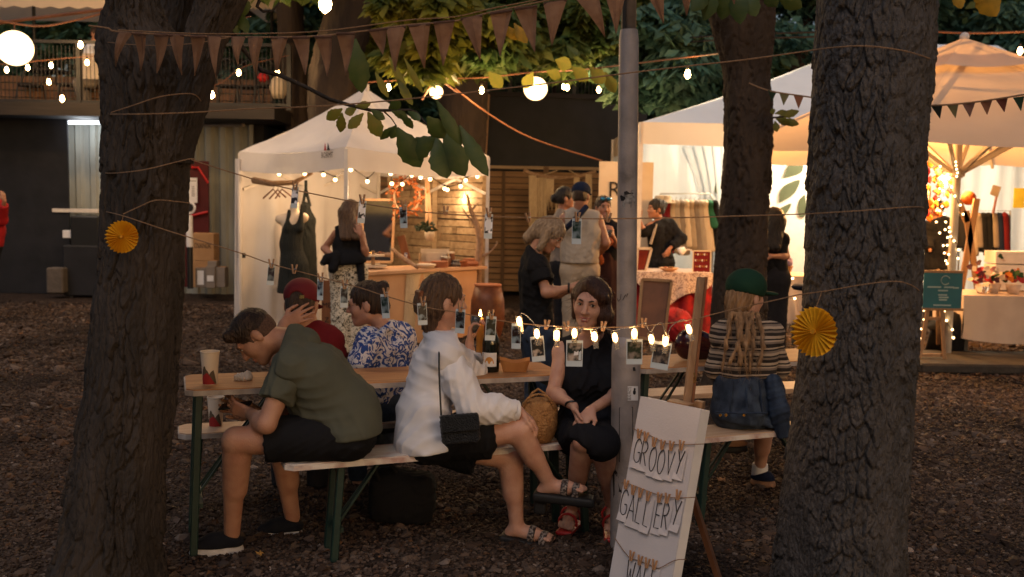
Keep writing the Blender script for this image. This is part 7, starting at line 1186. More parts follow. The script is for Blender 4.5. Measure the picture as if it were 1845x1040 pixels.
# ------------------------------------------------------------ the guests
def jp(D, **k): return {n: P(q[0], q[1], q[2] if len(q) > 2 else D) for n, q in k.items()}
def person(label, J, f, up, sk, hs=1.0, g=1.0, fem=False, hands=(), h=.006, fine=True, arms='LR', legs='LR', feet='', loc=None, neck=.050, hz=1.0, ti=-.022, hasleg=True):
    root = thing('person', label, 'person', loc if loc is not None else (J['hL'] + J['hR']) / 2 * V3(1, 1, 0)); L, A, _ = headframe(J['hd'], f, up, hs); s = S()
    head_sdf(s, L, A, hs, fine); s.cap(L(0, -.028, -.05), J['nb'], neck * hs, neck * 1.08 * hs, k=.025); torso(s, J, g, ti, fem)
    for q in arms: arm(s, J, q, g * (.88 if fem else 1))
    for q in legs: leg(s, J, q, g * (.95 if fem else 1), foot=q in feet)
    for (q, d, pn, sd_, curl, *r) in hands: hand_sdf(s, J['w' + q], d, pn, sd_, curl, hz * (.92 if fem else 1.0), *r)
    for q in feet: toes(s, J, q)
    soft('body', s, h, sk, root); return root, L, A
def top(root, J, m, g, fem, inf, hem, hn, slv=None, neckk=.28, amp=.004, f=30, h=.007, extra=None, name='shirt', sr=(.068, .064), seed=1, nkcut=True, L=None):
    s = S(folds(amp, f, seed)); torso(s, J, g, inf, fem)
    rs = []
    if slv:
        for q, t in slv.items():
            w_ = S(folds(amp * 1.2, f * 1.3, seed + 3)); a_ = lerp(J['s' + q], J['nb'], .12); w_.slv(a_, lerp(J['s' + q], J['e' + q], t), sr[0], sr[1], k=.01); rs.append(w_)
    if extra: extra(s)
    if nkcut: d = J['hd'] - J['nb']; s.cut(J['nb'] + d * neckk, d, k=.012)
    if hem is not None: s.cut(hem, hn)
    o = soft(name, s, h, m, root)
    for w_ in rs: soft('sleeve', w_, h, m, o)
    return o
def trousers(root, J, m, r, t, g=1.0, h=.007, name='shorts', amp=.004, seed=2, k=.05, hipr=.122, waist=None, legs='LR', extra=None):
    s = S(folds(amp, 26, seed)); s.cap(J['hL'], J['hR'], hipr * g, k=k)
    s.cap((J['hL'] + J['hR']) / 2, lerp((J['hL'] + J['hR']) / 2, J['ws'], .55), hipr * g, (hipr - .012) * g, k=k)
    for q in legs:
        if t <= 1: s.slv(J['h' + q], lerp(J['h' + q], J['k' + q], t), r[0] * g, r[1] * g, k=k)
        else: s.cap(J['h' + q], J['k' + q], r[0] * g, r[1] * g, k=k).slv(J['k' + q], lerp(J['k' + q], J['a' + q], t - 1), r[1] * g, r[2] * g, k=.02)
    if extra: extra(s)
    if waist is not None: s.cut(waist, (0, 0, 1))
    return soft(name, s, h, m, root)
nz = unit
# --- man in olive, bent over his phone
J = jp(4.45, hd=(463, 607, 4.46), nb=(528, 616, 4.47), sL=(522, 662, 4.30), sR=(540, 652, 4.64), ch=(570, 674, 4.46), ws=(618, 732, 4.47), hL=(630, 785, 4.36), hR=(635, 782, 4.58), eL=(480, 764, 4.22), eR=(492, 766, 4.66), wL=(452, 746, 4.40), wR=(452, 736, 4.58), kL=(425, 794, 4.30), kR=(506, 800, 4.64), aL=(418, 960, 4.47), aR=(527, 932, 4.76), tL=(350, 990, 4.42), tR=(470, 960, 4.72))
fA, uA = V3(-.58, -.14, -.78), V3(-.80, 0, .60)
r_, L, A = person('man in olive polo shirt and black shorts bent over his phone on the white bench', J, fA, uA, MT['skin_a'], .98, 1.02, hands=(('L', (-.9, .25, .25), (.1, .9, .3), 1, .55), ('R', (-.9, -.25, .2), (.1, -.9, .3), -1, .55)), neck=.058)
s = S(strands(L, A, .0015, 120)); s.ell(L(0, -.014, .040), (.083 * .98, .102 * .98, .094 * .98), A).cap(L(-.04, .07, .095), L(.04, .07, .095), .028, k=.03).ell(L(0, .112, -.035), (.075, .075, .115), A, k=.012, op='s'); [s.ell(L(q * .09, -.004, -.018), (.026, .034, .046), A, k=.01, op='s') for q in (-1, 1)]; s.cut(L(0, -.05, -.015), -A[2] - A[1] * .5, k=.02); hr = soft('hair', s, .005, MT['hair_dark'], r_); wisps(hr, 700, .030, lambda p: A[1] * .5 + A[2] * .5 + (p - L(0, -.02, .13)), MT['hair_dark'], 1); eyes(L, .98, r_, A=A)
s = S(strands(L, A, .001, 140)); s.ell(L(0, -.016, .020), (.0785 * .98, .098 * .98, .098 * .98), A).ell(L(0, .10, -.04), (.082, .088, .13), A, k=.01, op='s'); [s.ell(L(q * .088, -.004, -.018), (.02, .03, .042), A, k=.01, op='s') for q in (-1, 1)]; s.cut(L(0, 0, -.055), -A[2], k=.02); soft('shaved_sides', s, .005, mat('cropped_hair', (.055, .028, .018), .8, (.10, .055, .038), scale=160), r_)
top(r_, J, MT['olive'], 1.05, False, .028, P(632, 778, 4.46), (.10, 0, -1), {'L': .60, 'R': .60}, .20, .0055, 13, .006, lambda s: s.ell(P(575, 735, 4.46), (.135, .15, .115), k=.08).ell(P(640, 745, 4.46), (.10, .15, .12), k=.08), 'polo_shirt', (.074, .077))
s = S(); d = unit(J['hd'] - J['nb']); x_, y_, _ = frame(d, (0, 1, 0)); c = J['nb'] + d * .045; s.slv(J['nb'] - d * .05, c - d * .025, .074, .064).cut(c + d * .004, d); s.cap(J['nb'] - d * .05, J['hd'], .055, .05, k=.01, op='s'); soft('collar', s, .005, MT['olive'], r_)
tag_ = P(607, 683, 4.33); tag(MB().lathe(P(607, 684, 4.305), [(.004, 0), (.009, .003), (.002, .006)], 7, (.3, -1, .3)).build('blossom_petal', MT['paper'], None), 'tiny pale petal stuck on the back of the olive shirt', 'petal')
trousers(r_, J, MT['black_cloth'], (.108, .102), .74, 1.0, .007, amp=.004, hipr=.108, k=.03)
for q in 'LR': shoe('shoe', J['a' + q], J['t' + q], MT['shoe_black'], MT['rubber_white'], r_)
t = thing('phone', 'dark smartphone held low by the man in olive', 'phone', P(420, 730, 4.48)); MB().bbox(P(424, 731, 4.49), (.072, .036, .0045), (V3(.97, .05, .12), V3(-.05, 1, .1), V3(-.12, -.1, .98)), .003).build('case', MT['plastic_black'], t); MB().box(P(424, 731, 4.49) + V3(-.002, -.001, .0055) * 1.0, (.066, .031, .0008), (V3(.97, .05, .12), V3(-.05, 1, .1), V3(-.12, -.1, .98))).build('screen', mat('screen_glass', (.02, .022, .03), .1, spec=.6), t)
# --- man in maroon with red cap, back view
J = jp(5.14, hd=(544, 550, 5.17), nb=(553, 590, 5.15), sL=(509, 618, 5.12), sR=(594, 614, 5.16), ch=(553, 645, 5.14), ws=(553, 705, 5.12), hL=(530, 752, 5.14), hR=(576, 752, 5.16), eL=(496, 645, 4.98), eR=(610, 675, 5.16), wL=(511, 584, 5.02), wR=(590, 715, 5.3), kL=(515, 765, 5.52), kR=(580, 765, 5.55), aL=(512, 880, 5.5), aR=(575, 880, 5.55), tL=(500, 890, 5.6), tR=(572, 890, 5.65))
r_, L, A = person('man in maroon shirt and red cap seen from behind, scratching his neck', J, V3(.06, .95, -.28), V3(0, .2, 1), MT['skin_a'], 1.03, 1.05, hands=(('L', (.85, .05, .45), (.2, .95, 0), 1, .35),), neck=.06, fine=False)
s = hair_sdf(L, A, 1.03, .005, -.075, noise=.001); soft('hair', s, .006, MT['hair_dark'], r_)
s = S(); s.ell(L(0, -.012, .050), (.094, .112, .090), A); s.cut(L(0, -.10, .010), -A[2] + A[1] * .05, k=.004); s.ell(L(0, -.13, .02), (.038, .06, .030), A, k=.004, op='s'); o = soft('cap', s, .005, MT['maroon'] if 0 else mat('red_cap_cloth', (.13, .010, .014), .8), r_); s = S(); s.ell(L(0, .13, .02), (.075, .085, .012), A); soft('cap_brim', s, .005, MT['maroon'], o); MB().box(L(.030, -.116, .020), (.012, .003, .009), A).build('cap_buckle', MT['gold'], o)
top(r_, J, MT['maroon'], 1.06, False, .016, P(553, 745, 5.1), (0, 0, -1), {'L': .7, 'R': .6}, .22, .004, 20, .008, sr=(.075, .072)); trousers(r_, J, MT['charcoal'], (.11, .085, .07), 1.95, 1, .011, 'trousers')
for q in 'LR': shoe('shoe', J['a' + q], J['t' + q], MT['shoe_black'], MT['rubber_black'], r_)
# --- woman in blue patterned blouse
J = jp(5.28, hd=(661, 549, 5.28), nb=(692, 594, 5.30), sL=(661, 612, 5.18), sR=(722, 603, 5.40), ch=(692, 640, 5.29), ws=(692, 690, 5.28), hL=(674, 738, 5.26), hR=(714, 736, 5.36), eL=(648, 662, 5.10), eR=(742, 655, 5.42), wL=(640, 700, 5.22), wR=(738, 690, 5.5), kL=(640, 752, 5.58), kR=(690, 750, 5.68), aL=(645, 870, 5.6), aR=(690, 865, 5.7), tL=(625, 880, 5.65), tR=(670, 875, 5.75))
r_, L, A = person('woman with hair bun, glasses and blue white patterned blouse, in profile to the left', J, V3(-.97, .05, -.16), V3(-.1, 0, 1), MT['skin_b'], .96, .92, True, neck=.046)
s = hair_sdf(L, A, .96, .010, -.06, fc=(0, .095, -.045), fr=(.075, .072, .105)); b = L(0, -.105, .085); s.ell(b, (.036, .036, .034), k=.008); s.cap(L(0, -.09, -.02), L(0, -.075, -.05), .03, .02, k=.03); hr = soft('hair', s, .005, MT['hair_dark'], r_); wisps(hr, 220, .022, lambda p: L(0, -.1, .08) - p, MT['hair_dark'], 2, .0009, .0012); eyes(L, .96, r_, A=A)
gl = MB(); [gl.tube([L(q * .033 + .021 * math.cos(a), .104 - abs(.02 * math.cos(a)) * .4, .010 + .019 * math.sin(a)) for a in np.linspace(0, 6.283, 15)], .0013, 4) for q in (-1, 1)]; gl.tube([L(-.013, .104, .014), L(.013, .104, .014)], .0012, 4); [gl.tube([L(q * .053, .096, .014), L(q * .078, .0, .012)], .0012, 4) for q in (-1, 1)]; gl.build('glasses', MT['gold'], r_)
def puff(s):
    s.ell(lerp(J['sL'], J['eL'], .28) , (.082, .082, .092), k=.03).ell(lerp(J['sR'], J['eR'], .25), (.075, .075, .085), k=.03).ell(lerp(J['sL'], J['eL'], .8), (.07, .07, .07), k=.04)
    s.ell(P(714, 606, 5.22), (.055, .06, .062), k=.01, op='s')
top(r_, J, MT['blue_floral'], .95, True, .016, P(692, 735, 5.1), (0, 0, -1), {'L': .95, 'R': .8}, .16, .005, 26, .007, puff, 'blouse', (.066, .066)); MB().tube([P(700, 590, 5.17), P(715, 600, 5.14), P(727, 608, 5.18)], .006, 5).build('back_tie', MT['blue_floral'], r_); MB().tube(catmull([P(680, 590, 5.2), P(694, 600, 5.22), P(710, 592, 5.28)], 3), .002, 4).build('necklace', MT['gold'], r_)
trousers(r_, J, MT['denim_dark'], (.11, .08, .055), 1.95, .95, .011, 'jeans')
for q in 'LR': shoe('shoe', J['a' + q], J['t' + q], MT['shoe_black'], MT['rubber_black'], r_)
# --- woman in white blouse
J = jp(4.64, hd=(799, 544, 4.64), nb=(793, 600, 4.65), sL=(802, 640, 4.51), sR=(790, 630, 4.78), ch=(784, 668, 4.64), ws=(764, 735, 4.62), hL=(768, 792, 4.53), hR=(768, 790, 4.70), eL=(852, 735, 4.44), eR=(848, 668, 4.92), wL=(936, 740, 4.50), wR=(846, 618, 4.98), kL=(938, 775, 4.50), kR=(922, 826, 4.66), aL=(990, 872, 4.60), aR=(931, 950, 4.70), tL=(1046, 880, 4.57), tR=(988, 968, 4.66))
r_, L, A = person('woman in white linen blouse and black skirt with crossed legs, facing away to the right', J, V3(.90, .42, -.06), V3(0, 0, 1), MT['skin_b'], 1.0, .98, True, hands=(('L', (.75, .2, -.6), (-.3, .1, -.9), -1, .5), ('R', (.1, .12, 1), (.9, -.2, 0), 1, .75)), feet='LR', neck=.046)
s = hair_sdf(L, A, 1.0, .011, -.075, fc=(0, .105, -.04), fr=(.072, .074, .112)); s.cap(L(0, -.085, .0), L(0, -.070, -.120), .042, .026, k=.03).ell(L(0, -.112, -.015), (.034, .034, .05), A, k=.02); [s.cap(L(q * .045, -.055, -.03), L(q * .026, -.060, -.118), .032, .020, k=.03) for q in (-1, 1)]; hr = soft('hair', s, .005, MT['hair_brown'], r_); wisps(hr, 600, .035, lambda p: L(0, -.12, -.02) - p, MT['hair_brown'], 3, .001, .0015); eyes(L, 1.0, r_, A=A)
cw = MB(); cw.bbox(L(.0, -.122, .012), (.036, .012, .038), A, .01); cw.build('hair_clip', MT['amber'], r_)
def wb(s):
    s.ell(P(822, 680, 4.60), (.085, .13, .08), k=.06).cap(lerp(J['sR'], J['eR'], .5), J['eR'], .075, .075, k=.05).slv(J['eR'], lerp(J['eR'], J['wR'], .55), .07, .055, k=.04)
    s.cap(P(758, 745, 4.62), P(758, 800, 4.62), .112, .125, k=.04); [s.cap(P(x, y, D_), P(x + 8, 812, D_), .085, .105, k=.03) for x, y, D_ in ((775, 740, 4.50), (780, 740, 4.72))]
top(r_, J, MT['white_linen'], 1.0, True, .026, P(760, 806, 4.6), (.18, 0, -1), {'R': .8}, .15, .006, 17, .006, wb, 'blouse', (.080, .082), 17)
s = S(folds(.0065, 19, 23)); s.cap(lerp(J['sL'], J['nb'], .15), lerp(J['sL'], J['eL'], .5), .070, .074, k=.02).cap(lerp(J['sL'], J['eL'], .5), J['eL'], .074, .072, k=.02).cap(J['eL'] + V3(.0, 0, -.005), lerp(J['eL'], J['wL'], .5), .070, .068, k=.02).slv(lerp(J['eL'], J['wL'], .4), lerp(J['eL'], J['wL'], .9), .068, .048, k=.02); soft('sleeve', s, .006, MT['white_linen'], r_); s = S(); s.slv(lerp(J['eL'], J['wL'], .86), lerp(J['eL'], J['wL'], .98), .046, .047); soft('cuff', s, .005, MT['white_linen'], r_)
s = S(); d = unit(J['hd'] - J['nb']); s.slv(J['nb'] - d * .03, J['nb'] + d * .022, .076, .062).cap(J['nb'] - d * .06, J['hd'], .053, .048, k=.008, op='s'); soft('collar', s, .005, MT['white_linen'], r_)
def sk(s): s.cap(lerp(J['hL'], J['kL'], .15), lerp(J['hL'], J['kL'], .55), .108, .104, k=.03).slv(lerp(J['hL'], J['kL'], .4), lerp(J['hL'], J['kL'], .70) + V3(0, 0, -.02), .104, .100, k=.03).slv(lerp(J['hR'], J['kR'], .3), lerp(J['hR'], J['kR'], .62) + V3(0, 0, -.02), .114, .106, k=.04)
s = S(folds(.005, 26, 4)); s.cap(J['hL'], J['hR'], .116).cap((J['hL'] + J['hR']) / 2, lerp((J['hL'] + J['hR']) / 2, J['ws'], .4), .112, .09, k=.03); sk(s); soft('skirt', s, .007, MT['black_cloth'], r_)
for q, u in (('L', V3(-.1, 0, 1)), ('R', V3(0, 0, 1))):
    a, t_ = J['a' + q], J['t' + q]; d = unit(t_ - a - V3(0, 0, (t_ - a)[2] * .35)); x_ = unit(np.cross(d, u)); u2 = np.cross(x_, d); b0 = a - d * .065 - u2 * .070; b1 = t_ + d * .065 - u2 * .026; s = S(); s.box((b0 + b1) / 2 - u2 * .010, (.050, np.linalg.norm(b1 - b0) / 2 + .006, .022), (x_, d, u2), .014); s.box(b0 - u2 * .035 + d * .03, (.034, .030, .040), (x_, d, u2), .01, k=.012); o = soft('sandal', s, .006, MT['rubber_black'], r_)
    for k, w_ in ((.50, .046), (.86, .047)):
        c = lerp(a, t_, k) - u2 * .022 * k; s = S(); s.slv(c - d * .017, c + d * .017, w_ * (1 - .08 * k), w_ * (1 - .16 * k)).cut(c - d * .016, -d).cut(c - u2 * .03, -u2); soft('strap', s, .004, MT['leopard'], o)
t = thing('crossbody_bag', 'small black woven leather bag on a chain strap at the hip of the white blouse', 'bag', P(830, 770, 4.35)); ax3 = (unit(V3(.97, -.1, .12)), unit(V3(.1, .99, 0)), unit(V3(-.12, 0, .99))); s = S(lambda p: .0018 * np.sin(p[:, 0] * 330) * np.sin(p[:, 2] * 330)); s.box(P(829, 774, 4.335), (.086, .030, .062), ax3, .022); s.box(P(829, 762, 4.305), (.086, .014, .040), ax3, .012, k=.006); soft('bag_body', s, .0042, MT['bag_black'], t)
MB().tube(catmull([P(800, 600, 4.58), P(793, 612, 4.53), P(791, 640, 4.42), P(792, 690, 4.38), P(795, 750, 4.34)], 4), .0042, 6).build('strap', MT['plastic_black'], t, smooth=True); MB().lathe(P(795, 752, 4.33), [(.007, -.002), (.009, 0), (.007, .002)], 10, (0, -1, 0)).build('strap_ring', MT['steel'], t)
c = P(851, 622, 4.98); t = thing('wine_glass', 'flute of sparkling wine raised by the woman in the white blouse', 'glass', c); MB().lathe(c, [(.022, 0), (.024, .002), (.004, .006), (.003, .05), (.008, .06), (.022, .10), (.0245, .15), (.0235, .15), (.021, .10), (.006, .064)], 16, (.12, 0, 1)).build('glass_wall', MT['glass'], t, smooth=True); MB().lathe(c, [(.005, .066), (.0195, .10), (.0215, .125)], 14, (.12, 0, 1)).build('wine', MT['wine'], t, smooth=True)
# --- woman in black dress, smiling
J = jp(4.92, hd=(1063, 548, 4.86), nb=(1068, 608, 4.93), sL=(1013, 634, 4.90), sR=(1118, 634, 4.98), ch=(1064, 675, 4.93), ws=(1060, 735, 4.92), hL=(1036, 776, 4.92), hR=(1088, 778, 4.96), eL=(997, 708, 4.80), eR=(1124, 704, 4.84), wL=(1034, 732, 4.60), wR=(1066, 738, 4.58), kL=(1052, 793, 4.50), kR=(1086, 802, 4.50), aL=(1032, 920, 4.90), aR=(1103, 915, 4.84), tL=(1020, 945, 4.79), tR=(1104, 950, 4.70))
fE, uE = V3(-.30, -.95, -.10), V3(.10, 0, 1)
r_, L, A = person('smiling dark-haired woman in black sleeveless dress and red sandals beside the lamp pole', J, fE, uE, MT['skin_b'], 1.0, .93, True, hands=(('L', (.25, -.5, -.75), (.75, -.1, .2), 1, .35), ('R', (-.55, -.55, -.55), (-.1, .2, -.9), 1, .55)), feet='LR', h=.0052, neck=.046, ti=-.004)
eyes(L, 1.0, r_, (-.55, -.1), True, A, smile=True)
s = S(strands(L, A, .0012, 80)); hs_ = 1.0; s.ell(L(0, -.020, .042), (.090 * hs_, .104 * hs_, .094 * hs_), A).cap(L(-.05, -.01, .05), L(-.084, .025, -.045), .046, .036, k=.03).cap(L(-.083, .02, -.04), L(-.064, .030, -.128), .036, .016, k=.03).cap(L(.068, -.028, .03), L(.072, -.035, -.075), .034, .022, k=.03).cap(L(0, -.07, 0), L(.0, -.075, -.085), .07, .05, k=.03).cap(L(.01, .055, .105), L(-.072, .045, .05), .026, .026, k=.02)
s.ell(L(.014, .118, -.012), (.066, .082, .104), A, k=.010, op='s'); s.ell(L(.086, .020, -.015), (.020, .035, .05), A, k=.01, op='s'); s.cut(L(0, 0, -.135), -A[2] + A[0] * .1, k=.02); hr = soft('hair', s, .005, MT['hair_auburn'], r_); wisps(hr, 900, .06, lambda p: (p - L(.035, .02, .14)) * 1.2 - A[2] * .08, MT['hair_auburn'], 4, .001, .002)
def dr(s):
    s.ell(P(1046, 690, 4.84), (.07, .06, .07), k=.04).ell(P(1082, 690, 4.86), (.07, .06, .07), k=.04)
    for a, b in (('hL', 'kL'), ('hR', 'kR')): s.cap(J[a], J[b] + V3(0, .01, 0), .115, .078, k=.04)
    s.cap(P(1034, 785, 4.72), P(1028, 818, 4.66), .06, .045, k=.04).cap(P(1096, 795, 4.66), P(1108, 835, 4.62), .055, .04, k=.04).cut(P(1062, 816, 4.46), V3(-.85, -.55, -1), k=.01)
    for q in ('sL', 'sR'): o = J[q] + (J[q] - J['nb']) * .42 + V3(0, 0, .01); s.ell(o, (.085, .10, .11), k=.01, op='s')
    s.cap(P(1064, 590, 4.86), P(1060, 655, 4.82), .088, .012, k=.006, op='s').cap(P(1064, 590, 4.80), P(1060, 655, 4.75), .088, .012, k=.006, op='s').cap(P(1064, 590, 4.8), P(1066, 596, 5.1), .075, k=.01, op='s')
top(r_, J, MT['black_soft'], .93, True, .013, None, None, None, .2, .007, 22, .006, dr, 'dress', seed=3)
MB().tube([J['wL'] + V3(.03 * math.cos(a) * .9, .0, 0) * 1 + V3(0, -.03 * math.sin(a), .022 * math.sin(a)) + (J['eL'] - J['wL']) * .12 for a in np.linspace(0, 6.283, 14)], .005, 5).build('wristband', MT['plastic_black'], r_)
for q in 'LR':
    a, t_ = J['a' + q], J['t' + q]; d = unit((t_ - a) * V3(1, 1, 0)); x_ = np.cross(d, (0, 0, 1)); s = S(); gz = .012; b0, b1 = a * V3(1, 1, 0) - d * .05, t_ * V3(1, 1, 0) + d * .05; s.box((b0 + b1) / 2 + V3(0, 0, .016), (.042, np.linalg.norm(b1 - b0) / 2, .012), (x_, d, V3(0, 0, 1)), .01); o = soft('sandal', s, .005, MT['red_leather'], r_)
    for k, w_ in ((.28, .050), (.75, .046)): c = lerp(a, t_, k) + V3(0, 0, -.008); MB().tube([c + x_ * w_ * math.cos(e_) + V3(0, 0, w_ * .95 * math.sin(e_)) for e_ in np.linspace(-.35, 3.5, 11)], .0065, 5).build('strap', MT['red_leather'], o)
# --- girl in striped sweater, back view
J = jp(5.2, hd=(1345, 535, 5.23), nb=(1343, 580, 5.2), sL=(1306, 604, 5.18), sR=(1386, 602, 5.22), ch=(1345, 636, 5.2), ws=(1345, 690, 5.18), hL=(1322, 738, 5.18), hR=(1368, 738, 5.22), eL=(1292, 664, 5.20), eR=(1402, 662, 5.25), wL=(1318, 676, 5.44), wR=(1380, 672, 5.46), kL=(1322, 765, 5.56), kR=(1378, 765, 5.60), aL=(1332, 786, 5.74), aR=(1369, 848, 5.72), tL=(1308, 800, 5.70), tR=(1390, 868, 5.68))
r_, L, A = person('girl in striped knit sweater and green cap seen from behind, denim jacket at her waist', J, V3(.80, .58, -.08), V3(0, 0, 1), MT['skin_b'], .98, .92, True, feet='', fine=False)
s = hair_sdf(L, A, .98, .012, -.09); s.cap(L(0, -.08, -.03), L(0, -.085, -.10), .05, .045, k=.04)
for i, (x0, x1, x2) in enumerate(((1318, 1310, 1302), (1327, 1330, 1326), (1340, 1350, 1334), (1350, 1358, 1350), (1362, 1374, 1362), (1334, 1336, 1312), (1356, 1344, 1344))): w = catmull([P(x0, 565, 5.11), P(x1, 605, 5.06), P((x1 + x2) / 2 + 5 * math.sin(i * 2), 640, 5.04), P(x2, 668 - 6 * (i % 3), 5.04)], 2); [s.cap(w[k], w[k + 1], .0125 - .001 * k, .0115 - .001 * k, k=.006) for k in range(len(w) - 1)]
hr = soft('hair', s, .005, MT['hair_blond'], r_); wisps(hr, 900, .07, lambda p: V3(.1, 0, -1) + (p - L(0, 0, .1)) * .3, MT['hair_blond'], 5, .001, .008, lambda V: V[:, 2] < L(0, 0, -.02)[2])
s = S(); s.ell(L(0, -.010, .058), (.100, .118, .094), A); s.cut(L(0, 0, .012), -A[2] - A[1] * .12, k=.004); o = soft('cap', s, .005, MT['green_cap'], r_); s = S(); s.ell(L(0, .14, .026), (.07, .085, .014), A); soft('cap_brim', s, .005, MT['green_cap'], o)
top(r_, J, MT['knit'], .98, True, .024, P(1345, 676, 5.2), (0, 0, -1), None, .12, .004, 26, .007, None, 'sweater', seed=5)
for q in 'LR': s = S(folds(.006, 26, 6)); s.cap(lerp(J['s' + q], J['nb'], .1), J['e' + q], .064, .062, k=.02).slv(J['e' + q], lerp(J['e' + q], J['w' + q], .9), .062, .046, k=.02); soft('sleeve', s, .007, MT['knit'], r_)
s = S(folds(.008, 22, 8)); s.cap(P(1322, 690, 5.18), P(1322, 742, 5.16), .105, .118, k=.03).cap(P(1368, 690, 5.2), P(1372, 742, 5.18), .105, .115, k=.03).cap(P(1345, 690, 5.12), P(1345, 745, 5.10), .08, .09, k=.03).cap(P(1398, 700, 5.2), P(1408, 785, 5.16), .045, .035, k=.04).cap(P(1388, 740, 5.14), P(1400, 775, 5.1), .05, .05, k=.05); s.cut(P(1345, 672, 5.2), (0, 0, 1)).cut(P(1345, 764, 5.1) + V3(0, 0, 0), V3(-.12, 0, -1)); o = soft('denim_jacket', s, .008, MT['denim_dark'], r_)
for xa, xb in ((1320, 1314), (1368, 1374), (1345, 1346)): MB().tube(catmull([P(xa, 684, 5.066), P((xa + xb) / 2, 715, 5.04 if xa != 1345 else 5.02), P(xb, 748, 5.035 if xa != 1345 else 5.0)], 3), .005, 5).build('seam', MT['denim'], o)
s = S(folds(.007, 26, 12)); s.cap(P(1392, 690, 5.10), P(1404, 740, 5.06), .045, .05).cap(P(1404, 740, 5.06), P(1412, 788, 5.06), .05, .038, k=.03).cut(P(1411, 789, 5.05), V3(.2, 0, -1)); soft('hanging_sleeve', s, .007, MT['denim'], o)
for x in (1298, 1308, 1340): MB().lathe(P(x, 748, 4.99), [(.008, 0), (.008, .004)], 8, (0, -1, 0)).build('button', MT['gold'], o)
MB().tube([P(1290, 742, 5.02), P(1330, 745, 4.985), P(1380, 744, 5.0)], .004, 4).build('hem_seam', MT['denim'], o)
trousers(r_, J, MT['denim_dark'], (.11, .085), .8, .95, .011, 'shorts')
shoe('shoe', J['aR'], J['tR'], MT['navy'], MT['rubber_tan'], r_, label='blue canvas shoe with tan sole'); s = S(); s.cap(J['aR'] + V3(0, 0, -.02), J['aR'] + V3(0, 0, .05), .047, .045).cut(J['aR'] + V3(0, 0, .045), (0, 0, 1)); soft('sock', s, .006, MT['paper'], r_); shoe('sandal', J['aL'], J['tL'], MT['rubber_tan'], MT['rubber_black'], r_)
# --- blond woman in black T-shirt, standing
J = jp(7.3, hd=(990, 424, 7.28), nb=(963, 456, 7.3), sL=(970, 480, 7.16), sR=(958, 472, 7.46), ch=(964, 505, 7.3), ws=(966, 560, 7.3), hL=(968, 606, 7.2), hR=(966, 606, 7.4), eL=(984, 528, 7.08), eR=(998, 530, 7.48), wL=(1028, 518, 7.12), wR=(1032, 522, 7.36), kL=(972, 676, 7.2), kR=(966, 676, 7.42), aL=(968, 746, 7.22), aR=(962, 742, 7.44), tL=(990, 758, 7.2), tR=(985, 753, 7.42))
r_, L, A = person('blond woman in black T-shirt standing with bowed head before the lamp pole', J, V3(.72, -.34, -.60), V3(.5, 0, .8), MT['skin_a'], 1.0, 1.0, True, hands=(('L', (.95, .1, .25), (-.2, .8, -.2), -1, .6), ('R', (.95, -.1, .2), (-.2, -.8, -.2), 1, .6)), h=.008)
eyes(L, 1.0, r_, A=A)
s = hair_sdf(L, A, 1.0, .018, -.12, fc=(0, .115, -.045), fr=(.066, .078, .11), ears=False); s.cap(L(-.075, .0, .02), L(-.085, .03, -.11), .036, .026, k=.03).cap(L(.075, .0, .02), L(.085, .03, -.11), .036, .026, k=.03).cap(L(0, -.09, .0), L(0, -.11, -.11), .06, .045, k=.04); hr = soft('hair', s, .008, MT['hair_ash'], r_); wisps(hr, 500, .05, lambda p: V3(.2, 0, -1) + (p - L(0, 0, .12)) * 2, MT['hair_ash'], 6, .0014, .002)
top(r_, J, MT['black_cloth'], 1.06, True, .022, P(966, 625, 7.3), (0, 0, -1), {'L': .62, 'R': .62}, .15, .006, 18, .009, None, 't_shirt', (.08, .082)); trousers(r_, J, MT['denim'], (.12, .09, .075), 1.95, 1, .011, 'jeans')
for q in 'LR': shoe('shoe', J['a' + q], J['t' + q], MT['shoe_black'], MT['rubber_white'], r_)
MB().tube([J['wL'] + (J['eL'] - J['wL']) * .08 + V3(0, .032 * math.cos(a), .032 * math.sin(a)) for a in np.linspace(0, 6.283, 12)], .008, 5).build('wristwatch', MT['plastic_black'], r_)
# --- man in beige tank top, back view
J = jp(10, hd=(1047, 354, 10), nb=(1044, 380, 10), sL=(1017, 394, 10), sR=(1077, 394, 10.02), ch=(1046, 420, 10), ws=(1044, 455, 10), hL=(1031, 487, 10), hR=(1058, 487, 10.02), eL=(1009, 432, 10.05), eR=(1092, 438, 10), wL=(1018, 455, 10.3), wR=(1082, 456, 10.3), kL=(1030, 560, 10), kR=(1058, 560, 10.05), aL=(1029, 640, 10.0), aR=(1058, 640, 10.06), tL=(1024, 650, 10.16), tR=(1062, 650, 10.2))
r_, L, A = person('man in beige tank top, khaki trousers and navy cap seen from behind', J, V3(.35, .93, -.05), V3(0, 0, 1), MT['skin_c'], 1.05, 1.05, h=.011, fine=False, neck=.06)
s = hair_sdf(L, A, 1.05, .005, -.06, noise=.001); soft('hair', s, .009, MT['hair_dark'], r_); s = S(); s.ell(L(0, -.005, .058), (.096, .114, .088), A).cut(L(0, 0, .02), -A[2] - A[1] * .1, k=.004); o = soft('cap', s, .009, MT['navy'], r_); s = S(); s.ell(L(0, .14, .03), (.07, .08, .014), A); soft('cap_brim', s, .008, MT['navy'], o)
def tk(s):
    for q in ('sL', 'sR'): s.ell(J[q] + (J[q] - J['nb']) * .32, (.07, .11, .12), k=.015, op='s')
    s.cap(P(1044, 445, 10), P(1044, 470, 10), .15, .16, k=.06)
top(r_, J, MT['beige'], 1.05, False, .018, P(1044, 474, 10), (0, 0, -1), None, .2, .006, 16, .011, tk, 'tank_top'); trousers(r_, J, MT['khaki'], (.115, .095, .085), 1.95, 1.0, .012, 'trousers', amp=.008)
